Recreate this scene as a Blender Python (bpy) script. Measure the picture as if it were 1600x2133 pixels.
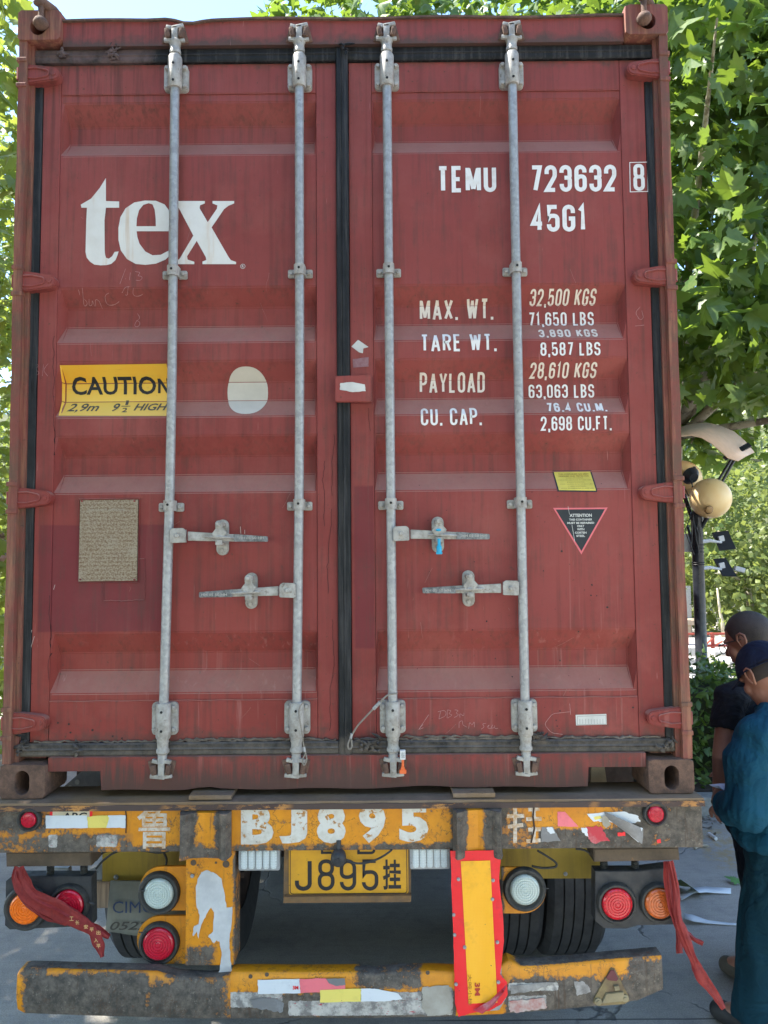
import bpy, bmesh, math, random
import numpy as np
from mathutils import Vector, Matrix, noise as mnoise
from mathutils.geometry import tessellate_polygon
R = math.radians
SC = bpy.context.scene
COL = SC.collection
for _o in list(bpy.data.objects): bpy.data.objects.remove(_o)
random.seed(7); rng = np.random.default_rng(7)

# ---------------------------------------------------------------- camera
F_PX = 1540.0
CAM = Vector((0.143, -2.645, 1.927)); YAW, PIT, ROL = -0.0015, 0.0639, -0.0086
vF = Vector((math.sin(YAW)*math.cos(PIT), math.cos(YAW)*math.cos(PIT), math.sin(PIT)))
vR = Vector((math.cos(YAW), -math.sin(YAW), 0)); vU = vR.cross(vF)
vR2 = vR*math.cos(ROL)+vU*math.sin(ROL); vU2 = -vR*math.sin(ROL)+vU*math.cos(ROL)
cd = bpy.data.cameras.new('camera'); cam = bpy.data.objects.new('camera', cd); COL.objects.link(cam)
cam.matrix_world = Matrix(((vR2.x, vU2.x, -vF.x, CAM.x), (vR2.y, vU2.y, -vF.y, CAM.y), (vR2.z, vU2.z, -vF.z, CAM.z), (0, 0, 0, 1)))
cd.sensor_fit = 'HORIZONTAL'; cd.sensor_width = 36; cd.lens = 36*F_PX/1600; cd.clip_end = 800; cd.clip_start = 0.05
SC.camera = cam

# ---------------------------------------------------------------- sky, sun, exposure
SUN_AZ, SUN_EL = R(-84), R(58)          # azimuth from +Y towards +X: behind the container, to the left
w = bpy.data.worlds.new('World'); SC.world = w; w.use_nodes = True
sky = w.node_tree.nodes.new('ShaderNodeTexSky'); sky.sky_type = 'NISHITA'; sky.sun_disc = False
sky.sun_elevation = SUN_EL; sky.sun_rotation = SUN_AZ % (2*math.pi); sky.air_density = 1.0; sky.dust_density = .15; sky.ozone_density = 2.6
w.node_tree.links.new(sky.outputs[0], w.node_tree.nodes['Background'].inputs[0])
w.node_tree.nodes['Background'].inputs[1].default_value = 0.14
sl = bpy.data.lights.new('sun', 'SUN'); sl.energy = 4.2; sl.angle = R(0.53); sl.color = (1, .95, .86)
so = bpy.data.objects.new('sun', sl); COL.objects.link(so)
sdir = Vector((math.sin(SUN_AZ)*math.cos(SUN_EL), math.cos(SUN_AZ)*math.cos(SUN_EL), math.sin(SUN_EL)))
so.rotation_euler = sdir.to_track_quat('Z', 'Y').to_euler(); so.location = (0, 0, 30)
vs = SC.view_settings; vs.view_transform = 'Standard'; vs.look = 'None'; vs.exposure = 2.15; vs.gamma = 1; vs.use_curve_mapping = False
SC.render.engine = 'CYCLES'; SC.render.resolution_x = 768; SC.render.resolution_y = 1024
SC.cycles.transparent_max_bounces = 12; SC.cycles.max_bounces = 8

def at(px, py, Y):                       # the point at depth Y seen at a pixel of the 1600 px wide photograph (used for measuring)
    d = vF+vR2*((px-800)/F_PX)-vU2*((py-1066.5)/F_PX)
    return CAM+d*((Y-CAM.y)/d.y)
def gnd(px, py, Z=0.0):
    d = vF+vR2*((px-800)/F_PX)-vU2*((py-1066.5)/F_PX)
    return CAM+d*((Z-CAM.z)/d.z)
def xz(px, py, Y=0.0): p = at(px, py, Y); return (p.x, p.z)

# ---------------------------------------------------------------- shader language
class V:
    def __init__(s, n, o): s.n = n; s.o = o
    def _m(s, op, b, c=None): return s.n.math(op, s, b, c)
    def __add__(s, b): return s._m('ADD', b)
    __radd__ = __add__
    def __sub__(s, b): return s._m('SUBTRACT', b)
    def __rsub__(s, b): return s.n.math('SUBTRACT', b, s)
    def __mul__(s, b): return s._m('MULTIPLY', b)
    __rmul__ = __mul__
class Nt:
    def __init__(s, nt): s.nt = nt; s._p = None
    def new(s, t): return s.nt.nodes.new(t)
    def put(s, sock, v):
        if isinstance(v, V): s.nt.links.new(v.o, sock)
        elif isinstance(v, (tuple, list)):
            sock.default_value = (tuple(v)+(1,))[:len(sock.default_value)]
        else: sock.default_value = v
    def math(s, op, a, b=None, c=None):
        n = s.new('ShaderNodeMath'); n.operation = op; s.put(n.inputs[0], a)
        if b is not None: s.put(n.inputs[1], b)
        if c is not None: s.put(n.inputs[2], c)
        return V(s, n.outputs[0])
    def mx(s, a, b): return s.math('MAXIMUM', a, b)
    def mn(s, a, b): return s.math('MINIMUM', a, b)
    def pos(s):
        if s._p is None: s._p = V(s, s.new('ShaderNodeNewGeometry').outputs['Position'])
        return s._p
    def normal(s): return V(s, s.new('ShaderNodeNewGeometry').outputs['Normal'])
    def xyz(s, v=None):
        if v is None and getattr(s, '_x', None): return s._x
        n = s.new('ShaderNodeSeparateXYZ'); s.put(n.inputs[0], v or s.pos()); r = [V(s, o) for o in n.outputs]
        if v is None: s._x = r
        return r
    def vec(s, st=(1, 1, 1), off=(0, 0, 0), v=None):
        n = s.new('ShaderNodeMapping'); s.put(n.inputs[0], v or s.pos()); n.inputs['Scale'].default_value = st; n.inputs['Location'].default_value = off
        return V(s, n.outputs[0])
    def noise(s, sc=5, det=4, ro=.55, st=(1, 1, 1), off=(0, 0, 0), dist=0, v=None):
        n = s.new('ShaderNodeTexNoise'); s.put(n.inputs['Vector'], s.vec(st, off, v)); n.inputs['Scale'].default_value = sc
        n.inputs['Detail'].default_value = det; n.inputs['Roughness'].default_value = ro; n.inputs['Distortion'].default_value = dist
        return V(s, n.outputs['Fac'])
    def vor(s, sc=5, feat='F1', st=(1, 1, 1), off=(0, 0, 0), out='Distance', rnd=1, v=None):
        n = s.new('ShaderNodeTexVoronoi'); n.feature = feat; s.put(n.inputs['Vector'], s.vec(st, off, v)); n.inputs['Scale'].default_value = sc
        n.inputs['Randomness'].default_value = rnd
        return V(s, n.outputs[out])
    def step(s, v, a, b, lo=0., hi=1.):
        n = s.new('ShaderNodeMapRange'); n.clamp = True; s.put(n.inputs[0], v)
        n.inputs[1].default_value = a; n.inputs[2].default_value = b; n.inputs[3].default_value = lo; n.inputs[4].default_value = hi
        return V(s, n.outputs[0])
    def mix(s, f, a, b):
        n = s.new('ShaderNodeMix'); n.data_type = 'RGBA'; s.put(n.inputs[0], f); s.put(n.inputs[6], a); s.put(n.inputs[7], b)
        return V(s, n.outputs[2])
    def rect(s, x0, x1, z0, z1, soft=.01, jit=0, js=12):
        x, y, z = s.xyz()
        if jit:
            x = x+(s.noise(js, 3, .6)-.5)*jit; z = z+(s.noise(js, 3, .6, off=(7, 3, 1))-.5)*jit
        return s.step(x, x0-soft, x0+soft)*s.step(x, x1-soft, x1+soft, 1, 0)*s.step(z, z0-soft, z0+soft)*s.step(z, z1-soft, z1+soft, 1, 0)
    def up(s, a=.3, b=.8): return s.step(s.xyz(s.normal())[2], a, b)
def mat(name, fn):
    m = bpy.data.materials.new(name); m.use_nodes = True; nt = m.node_tree; n = Nt(nt)
    b = nt.nodes['Principled BSDF']; d = fn(n)
    for k, sock in (('col', 'Base Color'), ('rough', 'Roughness'), ('metal', 'Metallic'), ('spec', 'Specular IOR Level'), ('trans', 'Transmission Weight'), ('coat', 'Coat Weight'), ('alpha', 'Alpha'), ('sss', 'Subsurface Weight')):
        if k in d: n.put(b.inputs[sock], d[k])
    if 'sss' in d: b.inputs['Subsurface Radius'].default_value = (.01, .004, .002)
    if 'bump' in d:
        bn = nt.nodes.new('ShaderNodeBump'); bn.inputs['Strength'].default_value = d.get('bs', .5); bn.inputs['Distance'].default_value = d.get('bd', .002)
        n.put(bn.inputs['Height'], d['bump']); nt.links.new(bn.outputs[0], b.inputs['Normal'])
    if 'translucent' in d:
        t = nt.nodes.new('ShaderNodeBsdfTranslucent'); n.put(t.inputs[0], d['translucent'])
        ms = nt.nodes.new('ShaderNodeMixShader'); ms.inputs[0].default_value = d.get('tf', .4)
        nt.links.new(b.outputs[0], ms.inputs[1]); nt.links.new(t.outputs[0], ms.inputs[2])
        nt.links.new(ms.outputs[0], nt.nodes['Material Output'].inputs[0])
    return m
def simple(name, c, rough=.6, metal=0, var=.25, sc=20, bump=.3, bd=.001, spec=.4, c2=None):
    c2 = c2 or tuple(v*(1-var*1.3) for v in c); c1 = tuple(min(1, v*(1+var*.5)) for v in c) if c2 is None else c
    def fn(n):
        a = n.noise(sc, 5, .65); return dict(col=n.mix(n.step(a, .3, .7), c2, c1), rough=n.step(n.noise(sc*2.3, 3), .3, .7, max(0, rough-.1), min(1, rough+.12)), metal=metal, bump=n.noise(sc*5, 4, .6), bs=bump, bd=bd, spec=spec)
    return mat(name, fn)

# ---------------------------------------------------------------- mesh helpers
WL = {}
def wloc(o): return WL.get(o.name, Vector((0, 0, 0))) if o else Vector((0, 0, 0))
def tag(o, label=None, cat=None, group=None, kind=None):
    for k, v in (('label', label), ('category', cat), ('group', group), ('kind', kind)):
        if v: o[k] = v
    return o
def thing(name, loc, label, cat, group=None):
    o = bpy.data.objects.new(name, None); o.empty_display_size = .1; COL.objects.link(o); o.location = loc; WL[o.name] = Vector(loc)
    return tag(o, label, cat, group)
def link(name, me, m, parent=None, loc=(0, 0, 0)):
    o = bpy.data.objects.new(name, me); COL.objects.link(o)
    if m and not me.materials: me.materials.append(m)
    loc = Vector(loc); WL[o.name] = loc
    if parent: o.parent = parent
    o.location = loc-wloc(parent)
    return o
def roundpoly(pts, closed=False, seg=5):
    """pts: (x,y) or (x,y,r) -> rounded list of (x,y)"""
    out = []; n = len(pts)
    for i, p in enumerate(pts):
        r = p[2] if len(p) > 2 else 0
        if r <= 0 or (not closed and i in (0, n-1)): out.append((p[0], p[1])); continue
        P = Vector(p[:2]); A = Vector(pts[i-1][:2]); B = Vector(pts[(i+1) % n][:2])
        a = (A-P); b = (B-P); la, lb = a.length, b.length
        if la < 1e-9 or lb < 1e-9: continue
        a /= la; b /= lb; r_ = min(r, la*.5 if len(pts[i-1]) > 2 and pts[i-1][2] > 0 else la, lb*.5 if len(pts[(i+1) % n]) > 2 and pts[(i+1) % n][2] > 0 else lb)
        s0 = P+a*r_; s1 = P+b*r_
        for k in range(seg+1):
            t = k/seg; q = (1-t)**2*s0+2*t*(1-t)*(P*.8+(s0+s1)*.1)+t*t*s1
            out.append((q.x, q.y))
    return out
class MB:
    def __init__(s): s.bm = bmesh.new()
    def box(s, x0, x1, y0, y1, z0, z1, b=0, rot=None, c=None):
        mm = Matrix.Translation(((x0+x1)/2, (y0+y1)/2, (z0+z1)/2))
        if rot is not None: mm = mm @ rot.to_4x4()
        r = bmesh.ops.create_cube(s.bm, size=1, matrix=mm @ Matrix.Diagonal((abs(x1-x0), abs(y1-y0), abs(z1-z0), 1)))
        if b > 0:
            es = {e for v in r['verts'] for e in v.link_edges}
            bmesh.ops.bevel(s.bm, geom=list(es), offset=b, segments=2, affect='EDGES', profile=.6)
        return s
    def tube(s, pts, r, n=10, cap=True, flat=None):
        """pts list of Vector; r radius or list"""
        pts = [Vector(p) for p in pts]; rr = r if isinstance(r, (list, tuple)) else [r]*len(pts)
        rings = []; prev = None
        for i, p in enumerate(pts):
            t = (pts[min(i+1, len(pts)-1)]-pts[max(i-1, 0)])
            if t.length < 1e-9: t = Vector((0, 0, 1))
            t.normalize()
            if prev is None:
                u = t.orthogonal().normalized() if abs(t.z) < .9 else Vector((1, 0, 0)); u = (u-t*u.dot(t)).normalized()
            else: u = (prev-t*prev.dot(t)).normalized()
            prev = u; v = t.cross(u)
            rings.append([s.bm.verts.new(p+(u*math.cos(a)+v*math.sin(a))*rr[i]) for a in [2*math.pi*k/n for k in range(n)]])
        for a, b in zip(rings, rings[1:]):
            for k in range(n): s.bm.faces.new((a[k], a[(k+1) % n], b[(k+1) % n], b[k]))
        if cap:
            s.bm.faces.new(rings[0][::-1]); s.bm.faces.new(rings[-1])
        return s
    def lathe(s, prof, c, axis=(0, 0, 1), n=24, cap=True):
        """prof: (radius, along)"""
        ax = Vector(axis).normalized(); q = Vector((0, 0, 1)).rotation_difference(ax); c = Vector(c); rings = []
        for (r, h) in prof:
            rings.append([s.bm.verts.new(c+q @ Vector((r*math.cos(2*math.pi*k/n), r*math.sin(2*math.pi*k/n), h))) for k in range(n)])
        for a, b in zip(rings, rings[1:]):
            for k in range(n): s.bm.faces.new((a[k], a[(k+1) % n], b[(k+1) % n], b[k]))
        if cap: s.bm.faces.new(rings[0][::-1]); s.bm.faces.new(rings[-1])
        return s
    def prism(s, poly, y0, y1, b=0):
        """poly: (x,z) list extruded along y"""
        f = [s.bm.verts.new((x, y0, z)) for x, z in poly]; k = [s.bm.verts.new((x, y1, z)) for x, z in poly]; n = len(poly)
        fs = [s.bm.faces.new(f), s.bm.faces.new(k[::-1])]
        for i in range(n): s.bm.faces.new((f[i], k[i], k[(i+1) % n], f[(i+1) % n]))
        bmesh.ops.recalc_face_normals(s.bm, faces=s.bm.faces[:])
        if b: bmesh.ops.bevel(s.bm, geom=[e for e in fs[0].edges], offset=b, segments=2, affect='EDGES')
        return s
    def prismM(s, poly, h, M):
        """poly in local xy, extruded local z 0..h, placed by matrix M"""
        f = [s.bm.verts.new(M @ Vector((x, y, 0))) for x, y in poly]; k = [s.bm.verts.new(M @ Vector((x, y, h))) for x, y in poly]; n = len(poly)
        s.bm.faces.new(f[::-1]); s.bm.faces.new(k)
        for i in range(n): s.bm.faces.new((f[i], f[(i+1) % n], k[(i+1) % n], k[i]))
        return s
    def grid(s, P):
        """P[i][j] vectors"""
        vv = [[s.bm.verts.new(p) for p in row] for row in P]
        for i in range(len(P)-1):
            for j in range(len(P[0])-1): s.bm.faces.new((vv[i][j], vv[i][j+1], vv[i+1][j+1], vv[i+1][j]))
        return s
    def ball(s, c, r, sc=(1, 1, 1), rot=None, n=16):
        m = Matrix.Translation(Vector(c))
        if rot is not None: m = m @ rot.to_4x4()
        bmesh.ops.create_uvsphere(s.bm, u_segments=n, v_segments=max(6, n*2//3), radius=1, matrix=m @ Matrix.Diagonal((r*sc[0], r*sc[1], r*sc[2], 1))); return s
    def capsule(s, p0, p1, r0, r1, n=16, sq=1, up=None):
        p0 = Vector(p0); p1 = Vector(p1); d = (p1-p0).normalized(); pts = []; rr = []
        for k in range(5): a = (k-4)/4*math.pi/2; pts.append(p0+d*math.sin(a)*r0); rr.append(max(1e-4, r0*math.cos(a)))
        for k in range(5): a = k/4*math.pi/2; pts.append(p1+d*math.sin(a)*r1); rr.append(max(1e-4, r1*math.cos(a)))
        s.tube(pts, rr, n); return s
    def build(s, name, m, parent=None, smooth=False, loc=None, recalc=True):
        if recalc: bmesh.ops.recalc_face_normals(s.bm, faces=s.bm.faces[:])
        me = bpy.data.meshes.new(name)
        vs_ = [v.co for v in s.bm.verts]
        if loc is None:
            loc = Vector([(min(v[i] for v in vs_)+max(v[i] for v in vs_))/2 for i in range(3)])
        loc = Vector(loc); bmesh.ops.translate(s.bm, verts=s.bm.verts[:], vec=-loc)
        if smooth:
            for f in s.bm.faces: f.smooth = True
        s.bm.to_mesh(me); s.bm.free()
        if smooth and smooth != 'all':
            me.set_sharp_from_angle(angle=R(38))
        return link(name, me, m, parent, loc)

XBRK = (-1.072, -1.057, -.116, -.106, .106, .116, 1.029, 1.046)
def conform(bm, surf, off, breaks=()):
    for x in (XBRK if breaks else ()):
        bmesh.ops.bisect_plane(bm, geom=bm.verts[:]+bm.edges[:]+bm.faces[:], plane_co=(x, 0, 0), plane_no=(1, 0, 0))
    for z in breaks:
        bmesh.ops.bisect_plane(bm, geom=bm.verts[:]+bm.edges[:]+bm.faces[:], plane_co=(0, 0, z), plane_no=(0, 0, 1))
    for v in bm.verts: v.co.y = v.co.y+surf(v.co.x, v.co.z)-off
def flatpoly(loops, holes=(), dy=0.0, bm=None):
    """loops: outer polygons (x,z); tessellated at y=dy"""
    bm = bm or bmesh.new()
    for lp in loops:
        ls = [[Vector((x, z, 0)) for x, z in lp]]+[[Vector((x, z, 0)) for x, z in h] for h in holes]
        flat = [v for l in ls for v in l]; vs_ = [bm.verts.new((v.x, dy, v.y)) for v in flat]
        for t in tessellate_polygon(ls):
            try: bm.faces.new([vs_[i] for i in t])
            except ValueError: pass
    return bm
def orient(bm):
    for f in bm.faces:
        f.normal_update()
        if f.normal.y > 0: f.normal_flip()
def decal(name, bm, m, parent, surf, off=.0015, breaks=()):
    bmesh.ops.triangulate(bm, faces=bm.faces[:]) if False else None
    conform(bm, surf, off, breaks); orient(bm); mb = MB(); mb.bm.free(); mb.bm = bm
    return mb.build(name, m, parent, recalc=False)

# stroke lettering
def S_(h=1): pass
_r = .5
GL = {
 'T': (.9, [[(0, 1), (1, 1)], [(.5, 1), (.5, 0)]]), 'E': (.85, [[(1, 1), (0, 1), (0, 0), (1, 0)], [(0, .5), (.85, .5)]]),
 'M': (1.35, [[(0, 0), (0, 1)], [(1, 0), (1, 1)], [(.06, .96), (.5, .06)], [(.94, .96), (.5, .06)]]), 'U': (1, [[(0, 1), (0, 0, _r), (1, 0, _r), (1, 1)]]),
 '7': (.95, [[(0, 1), (1, 1), (.38, 0)]]), '2': (1, [[(0, .7), (0, 1, _r), (1, 1, _r), (1, .6, .2), (0, 0), (1, 0)]]),
 '3': (1, [[(0, .75), (0, 1, _r), (1, 1, _r), (1, .53, .2), (.35, .53)], [(.35, .53), (1, .53, .3), (1, 0, _r), (0, 0, _r), (0, .26)]]),
 '6': (1, [[(1, .75), (1, 1, _r), (0, 1, _r), (0, 0, _r), (1, 0, _r), (1, .58, _r), (.3, .58, .2), (0, .45)]]),
 '9': (1, [[(0, .25), (0, 0, _r), (1, 0, _r), (1, 1, _r), (0, 1, _r), (0, .42, _r), (.7, .42, .2), (1, .55)]]),
 '8': (1, [['c', (0, 0, _r), (1, 0, _r), (1, .53, .4), (0, .53, .4)], ['c', (.04, .53, .4), (.96, .53, .4), (.96, 1, .4), (.04, 1, .4)]]),
 '0': (1, [['c', (0, 0, _r), (1, 0, _r), (1, 1, _r), (0, 1, _r)]]), 'O': (1, [['c', (0, 0, _r), (1, 0, _r), (1, 1, _r), (0, 1, _r)]]),
 '4': (1.05, [[(.72, 0), (.72, 1), (0, .27), (1.02, .27)]]), '5': (1, [[(.95, 1), (.04, 1), (0, .5), (.12, .6, .1), (1, .62, _r), (1, 0, _r), (0, 0, _r), (0, .24)]]),
 'G': (1, [[(1, .72), (1, 1, _r), (0, 1, _r), (0, 0, _r), (1, 0, _r), (1, .48), (.5, .48)]]), '1': (.5, [[(0, .82), (.6, 1), (.6, 0)]]),
 'A': (1.15, [[(0, -.05), (.5, 1)], [(1, -.05), (.5, 1)], [(.16, .26), (.84, .26)]]), 'X': (1.05, [[(0, 0), (1, 1)], [(0, 1), (1, 0)]]),
 'W': (1.55, [[(0, 1.05), (.25, 0)], [(.5, .98), (.25, 0)], [(.5, .98), (.75, 0)], [(1, 1.05), (.75, 0)]]), 'R': (1, [[(0, 0), (0, 1), (1, 1, _r), (1, .5, _r), (0, .5)], [(.55, .5), (1, 0)]]),
 'P': (1, [[(0, 0), (0, 1), (1, 1, _r), (1, .46, _r), (0, .46)]]), 'Y': (1.05, [[(0, 1), (.5, .45), (1, 1)], [(.5, .45), (.5, 0)]]),
 'L': (.85, [[(0, 1), (0, 0), (1, 0)]]), 'D': (1, [['c', (0, 0), (1, 0, _r), (1, 1, _r), (0, 1)]]),
 'C': (1, [[(1, .7), (1, 1, _r), (0, 1, _r), (0, 0, _r), (1, 0, _r), (1, .3)]]), 'K': (1.05, [[(0, 0), (0, 1)], [(1, 1), (.05, .4)], [(.3, .6), (1, 0)]]),
 'S': (1, [[(1, .74), (1, 1, _r), (0, 1, _r), (0, .53, .4), (1, .5, .4), (1, 0, _r), (0, 0, _r), (0, .26)]]),
 'B': (1, [['c', (0, 0), (1, 0, .8), (1, .53, .8), (0, .53)], ['c', (0, .53), (.9, .53, .8), (.9, 1, .8), (0, 1)]]),
 'F': (.85, [[(1, 1), (0, 1), (0, 0)], [(0, .5), (.85, .5)]]), 'N': (1.05, [[(0, 0), (0, 1)], [(1, 0), (1, 1)], [(.04, .96), (.96, .04)]]),
 'V': (1.05, [[(0, 1), (.5, 0), (1, 1)]]), 'I': (0, [[(0, 0), (0, 1)]]), 'H': (1, [[(0, 0), (0, 1)], [(1, 0), (1, 1)], [(0, .5), (1, .5)]]),
 'J': (.8, [[(1, 1), (1, 0, _r), (0, 0, _r), (0, .3)]]), '.': (0, [[(0, -.09), (0, .08)]]), ',': (0, [[(0, -.09), (0, .08)], [(0, -.05), (-.15, -.2)]]),
 'Q': (1, [['c', (0, 0, _r), (1, 0, _r), (1, 1, _r), (0, 1, _r)], [(.6, .25), (1, 0)]]),
 'Z': (.9, [[(0, 1), (1, 1), (0, 0), (1, 0)]]),
}
def strip(bm, pts, t, closed, dy):
    P = [Vector(p) for p in pts]; P = [p for i, p in enumerate(P) if i == 0 or (p-P[i-1]).length > 1e-6]
    if closed and (P[0]-P[-1]).length < 1e-6: P.pop()
    n = len(P); L = []; Rr = []
    for i, p in enumerate(P):
        a = P[i-1] if (i > 0 or closed) else None; b = P[(i+1) % n] if (i < n-1 or closed) else None
        d1 = (p-a).normalized() if a is not None else None; d2 = (b-p).normalized() if b is not None else None
        if d1 is None: d1 = d2
        if d2 is None: d2 = d1
        n1 = Vector((-d1.y, d1.x)); n2 = Vector((-d2.y, d2.x)); m = (n1+n2)
        m = m.normalized() if m.length > 1e-4 else n1
        k = min(1/max(m.dot(n1), .3), 2.2)
        L.append(p+m*t/2*k); Rr.append(p-m*t/2*k)
    for i in range(n if closed else n-1):
        j = (i+1) % n; e = dy-.00003*(i % 5)
        bm.faces.new([bm.verts.new((p.x, e, p.y)) for p in (L[i], L[j], Rr[j], Rr[i])])
def stroke_text(txt, x0, x1, z0, z1, t=.15, w=.3, gap=.16, slant=0, bm=None):
    """letters between x0..x1, baseline z0, cap height z1-z0; t stroke, w inner width, in units of height"""
    H = z1-z0; adv = 0; lay = []
    for ch in txt:
        if ch == ' ': adv += w*1.1; continue
        gw, st = GL[ch]; lay.append((ch, adv)); adv += gw*w+t+gap
    adv -= gap; sx = (x1-x0)/(adv*H); bm = bm or bmesh.new(); k = 0
    for ch, a in lay:
        gw, st = GL[ch]
        for s in st:
            cl = s[0] == 'c'; pp = s[1:] if cl else s
            q = []
            for p in pp:
                X = a+t/2+p[0]*gw*w; Z = t/2+p[1]*(1-t)
                q.append((X, Z, p[2]*w) if len(p) > 2 else (X, Z))
            q = roundpoly(q, cl, 6)
            q = [((x+slant*z)*H*sx+x0, z*H+z0) for x, z in q]
            k += 1; strip(bm, q, t*H*(1+sx)/2, cl, -.00012*(k % 6))
    return bm
def font_text(txt, x0, x1, z0, z1, bold=.0, shear=0, bm=None, dy=0.0):
    c = bpy.data.curves.new('t', 'FONT'); c.body = txt; c.offset = bold; c.shear = shear; c.resolution_u = 3; c.fill_mode = 'FRONT'
    o = bpy.data.objects.new('t', c); COL.objects.link(o); bpy.context.view_layer.update()
    me = o.evaluated_get(bpy.context.evaluated_depsgraph_get()).to_mesh()
    bm = bm or bmesh.new(); b2 = bmesh.new(); b2.from_mesh(me)
    xs = [v.co.x for v in b2.verts]; ys = [v.co.y for v in b2.verts]
    a0, a1, c0, c1 = min(xs), max(xs), min(ys), max(ys)
    mp = {v.index: bm.verts.new((x0+(v.co.x-a0)/(a1-a0)*(x1-x0), dy, z0+(v.co.y-c0)/(c1-c0)*(z1-z0))) for v in b2.verts}
    for f in b2.faces:
        try: bm.faces.new([mp[v.index] for v in f.verts])
        except ValueError: pass
    b2.free(); bpy.data.objects.remove(o); bpy.data.curves.remove(c)
    return bm
def bolt(mb, x, y, z, r=.009, h=.007, washer=True):
    if washer: mb.lathe([(r*1.35, 0), (r*1.35, .0018)], (x, y, z), (0, -1, 0), 12)
    a = random.random()*6; mb.lathe([(r, 0), (r, h*.75), (r*.8, h)], (x, y-.0018, z), (math.sin(a)*.01, -1, math.cos(a)*.01), 6)
def rrect(x0, x1, z0, z1, r, seg=4): return roundpoly([(x0, z0, r), (x1, z0, r), (x1, z1, r), (x0, z1, r)], True, seg)
def jag(pts, amp, n=4, seed=1):
    """tear the outline of a polygon (x,z)"""
    rd = random.Random(seed); out = []
    for i, p in enumerate(pts):
        q = pts[(i+1) % len(pts)]; out.append(p)
        L = math.hypot(q[0]-p[0], q[1]-p[1])
        for k in range(1, n):
            t = k/n; nx, nz = -(q[1]-p[1])/max(L, 1e-6), (q[0]-p[0])/max(L, 1e-6); a = (rd.random()-.5)*2*amp
            out.append((p[0]+(q[0]-p[0])*t+nx*a, p[1]+(q[1]-p[1])*t+nz*a))
    return out
# ---------------------------------------------------------------- materials
def m_red(n):
    x, y, z = n.xyz()
    big = n.noise(1.3, 3, .5); med = n.noise(7, 5, .6); fine = n.noise(130, 3, .6)
    c = n.mix(n.step(big, .35, .65), (.228, .043, .037), (.278, .061, .053)); c = n.mix(n.step(n.noise(2.6, 7, .72, off=(4, 4, 4)), .48, .64)*.38, c, (.33, .105, .085))
    c = n.mix(n.step(med, .5, .8)*.4, c, (.165, .038, .030))
    # repainted patches, darker maroon
    L = at(95, 1095, .055); Q = at(352, 1320, .055)
    pm = n.rect(L.x-.02, Q.x, Q.z+.01, L.z, .003, .012, 9)
    L = at(737, 1012, .05); Q = at(781, 1350, .05)
    pm = n.mx(pm, n.rect(L.x, Q.x, Q.z, L.z, .004, .012, 14))
    c = n.mix(pm*.6, c, (.135, .020, .030))
    # lens-flare veil put into the colour: paler upper part, redder low left
    c = n.mix(n.step(z+(med-.5)*.3, 1.4, 3.9)*.35, c, (.265, .078, .072))
    c = n.mix(n.step(z+(med-.5)*.4, 2.2, 1.5)*n.step(x, .1, -.6)*.35*(1-pm), c, (.27, .042, .026))
    # pale run marks and rusty drips
    st = n.noise(1, 4, .6, st=(42, 42, 1.1), dist=.6); zone = n.step(n.noise(1.2, 2, .5, off=(3, 0, 0)), .35, .6)*n.step(z, 2.0, 1.3, .15, 1)
    c = n.mix(n.step(st, .60, .68)*zone*.5, c, (.42, .2, .17))
    st2 = n.noise(1, 5, .65, st=(26, 26, .8), off=(5, 0, 2), dist=.4)
    c = n.mix(n.step(st2, .54, .74)*.42, c, (.10, .032, .026)); c = n.mix(n.step(n.noise(1, 5, .7, st=(36, 36, 1.3), off=(9, 9, 0), dist=.3), .50, .62)*n.step(z, 3.25, 3.75)*n.step(x, -.4, -.8, .25, 1)*.65, c, (.10, .04, .035))
    st3 = n.noise(1, 5, .7, st=(30, 30, 1.6), off=(2, 8, 4), dist=.8); c = n.mix(n.step(st3, .60, .68)*n.step(z, 1.75, 1.45)*n.step(n.noise(2.2, 2, off=(8, 1, 0)), .42, .58)*.7, c, (.21, .075, .030))
    # soot near the seals
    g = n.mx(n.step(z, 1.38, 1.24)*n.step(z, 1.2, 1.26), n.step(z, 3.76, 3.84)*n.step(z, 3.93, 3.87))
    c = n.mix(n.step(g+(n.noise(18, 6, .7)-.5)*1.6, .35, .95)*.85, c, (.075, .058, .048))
    # sill grime
    sg = n.step(z, 1.26, 1.12); dr = n.noise(1, 5, .7, st=(60, 60, 3))
    c = n.mix(n.step(sg*.9+(dr-.5)*1.6+(n.noise(9, 5, .7)-.5)*.9, .0, .7)*.85, c, (.075, .052, .042))
    # chips, rust
    ch = n.noise(55, 4, .6, off=(0, 4, 0)); c = n.mix(n.step(ch, .685, .71)*.8, c, (.10, .05, .035))
    ch2 = n.noise(23, 8, .75, off=(0, 9, 0)); c = n.mix(n.step(ch2, .645, .675)*n.step(z, 2.6, 1.2, .15, 1), c, (.09, .055, .045))
    # scratches
    sc = n.noise(1, 2, .5, st=(90, 10, 3), off=(1, 2, 0), dist=1.5); c = n.mix(n.step(sc, .755, .77)*.5, c, (.5, .25, .22))
    # dust on ledges, boosted so skylight on upward slants is in the colour
    up = n.up(.25, .6); d = n.step(n.noise(14, 5, .7)+(n.noise(90, 2)-.5)*.3, .15, .7, .6, 1.)
    c = n.mix(up*d*.62, c, (.41, .235, .185))
    return dict(col=c, rough=n.step(med, .3, .7, .5, .68), spec=.2, bump=n.noise(3.2, 2, .5, dist=.4)*9+n.noise(10, 3, .5)*2.5+fine*.2, bs=.45, bd=.0018)
RED = mat('red_container_paint', m_red)
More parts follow.
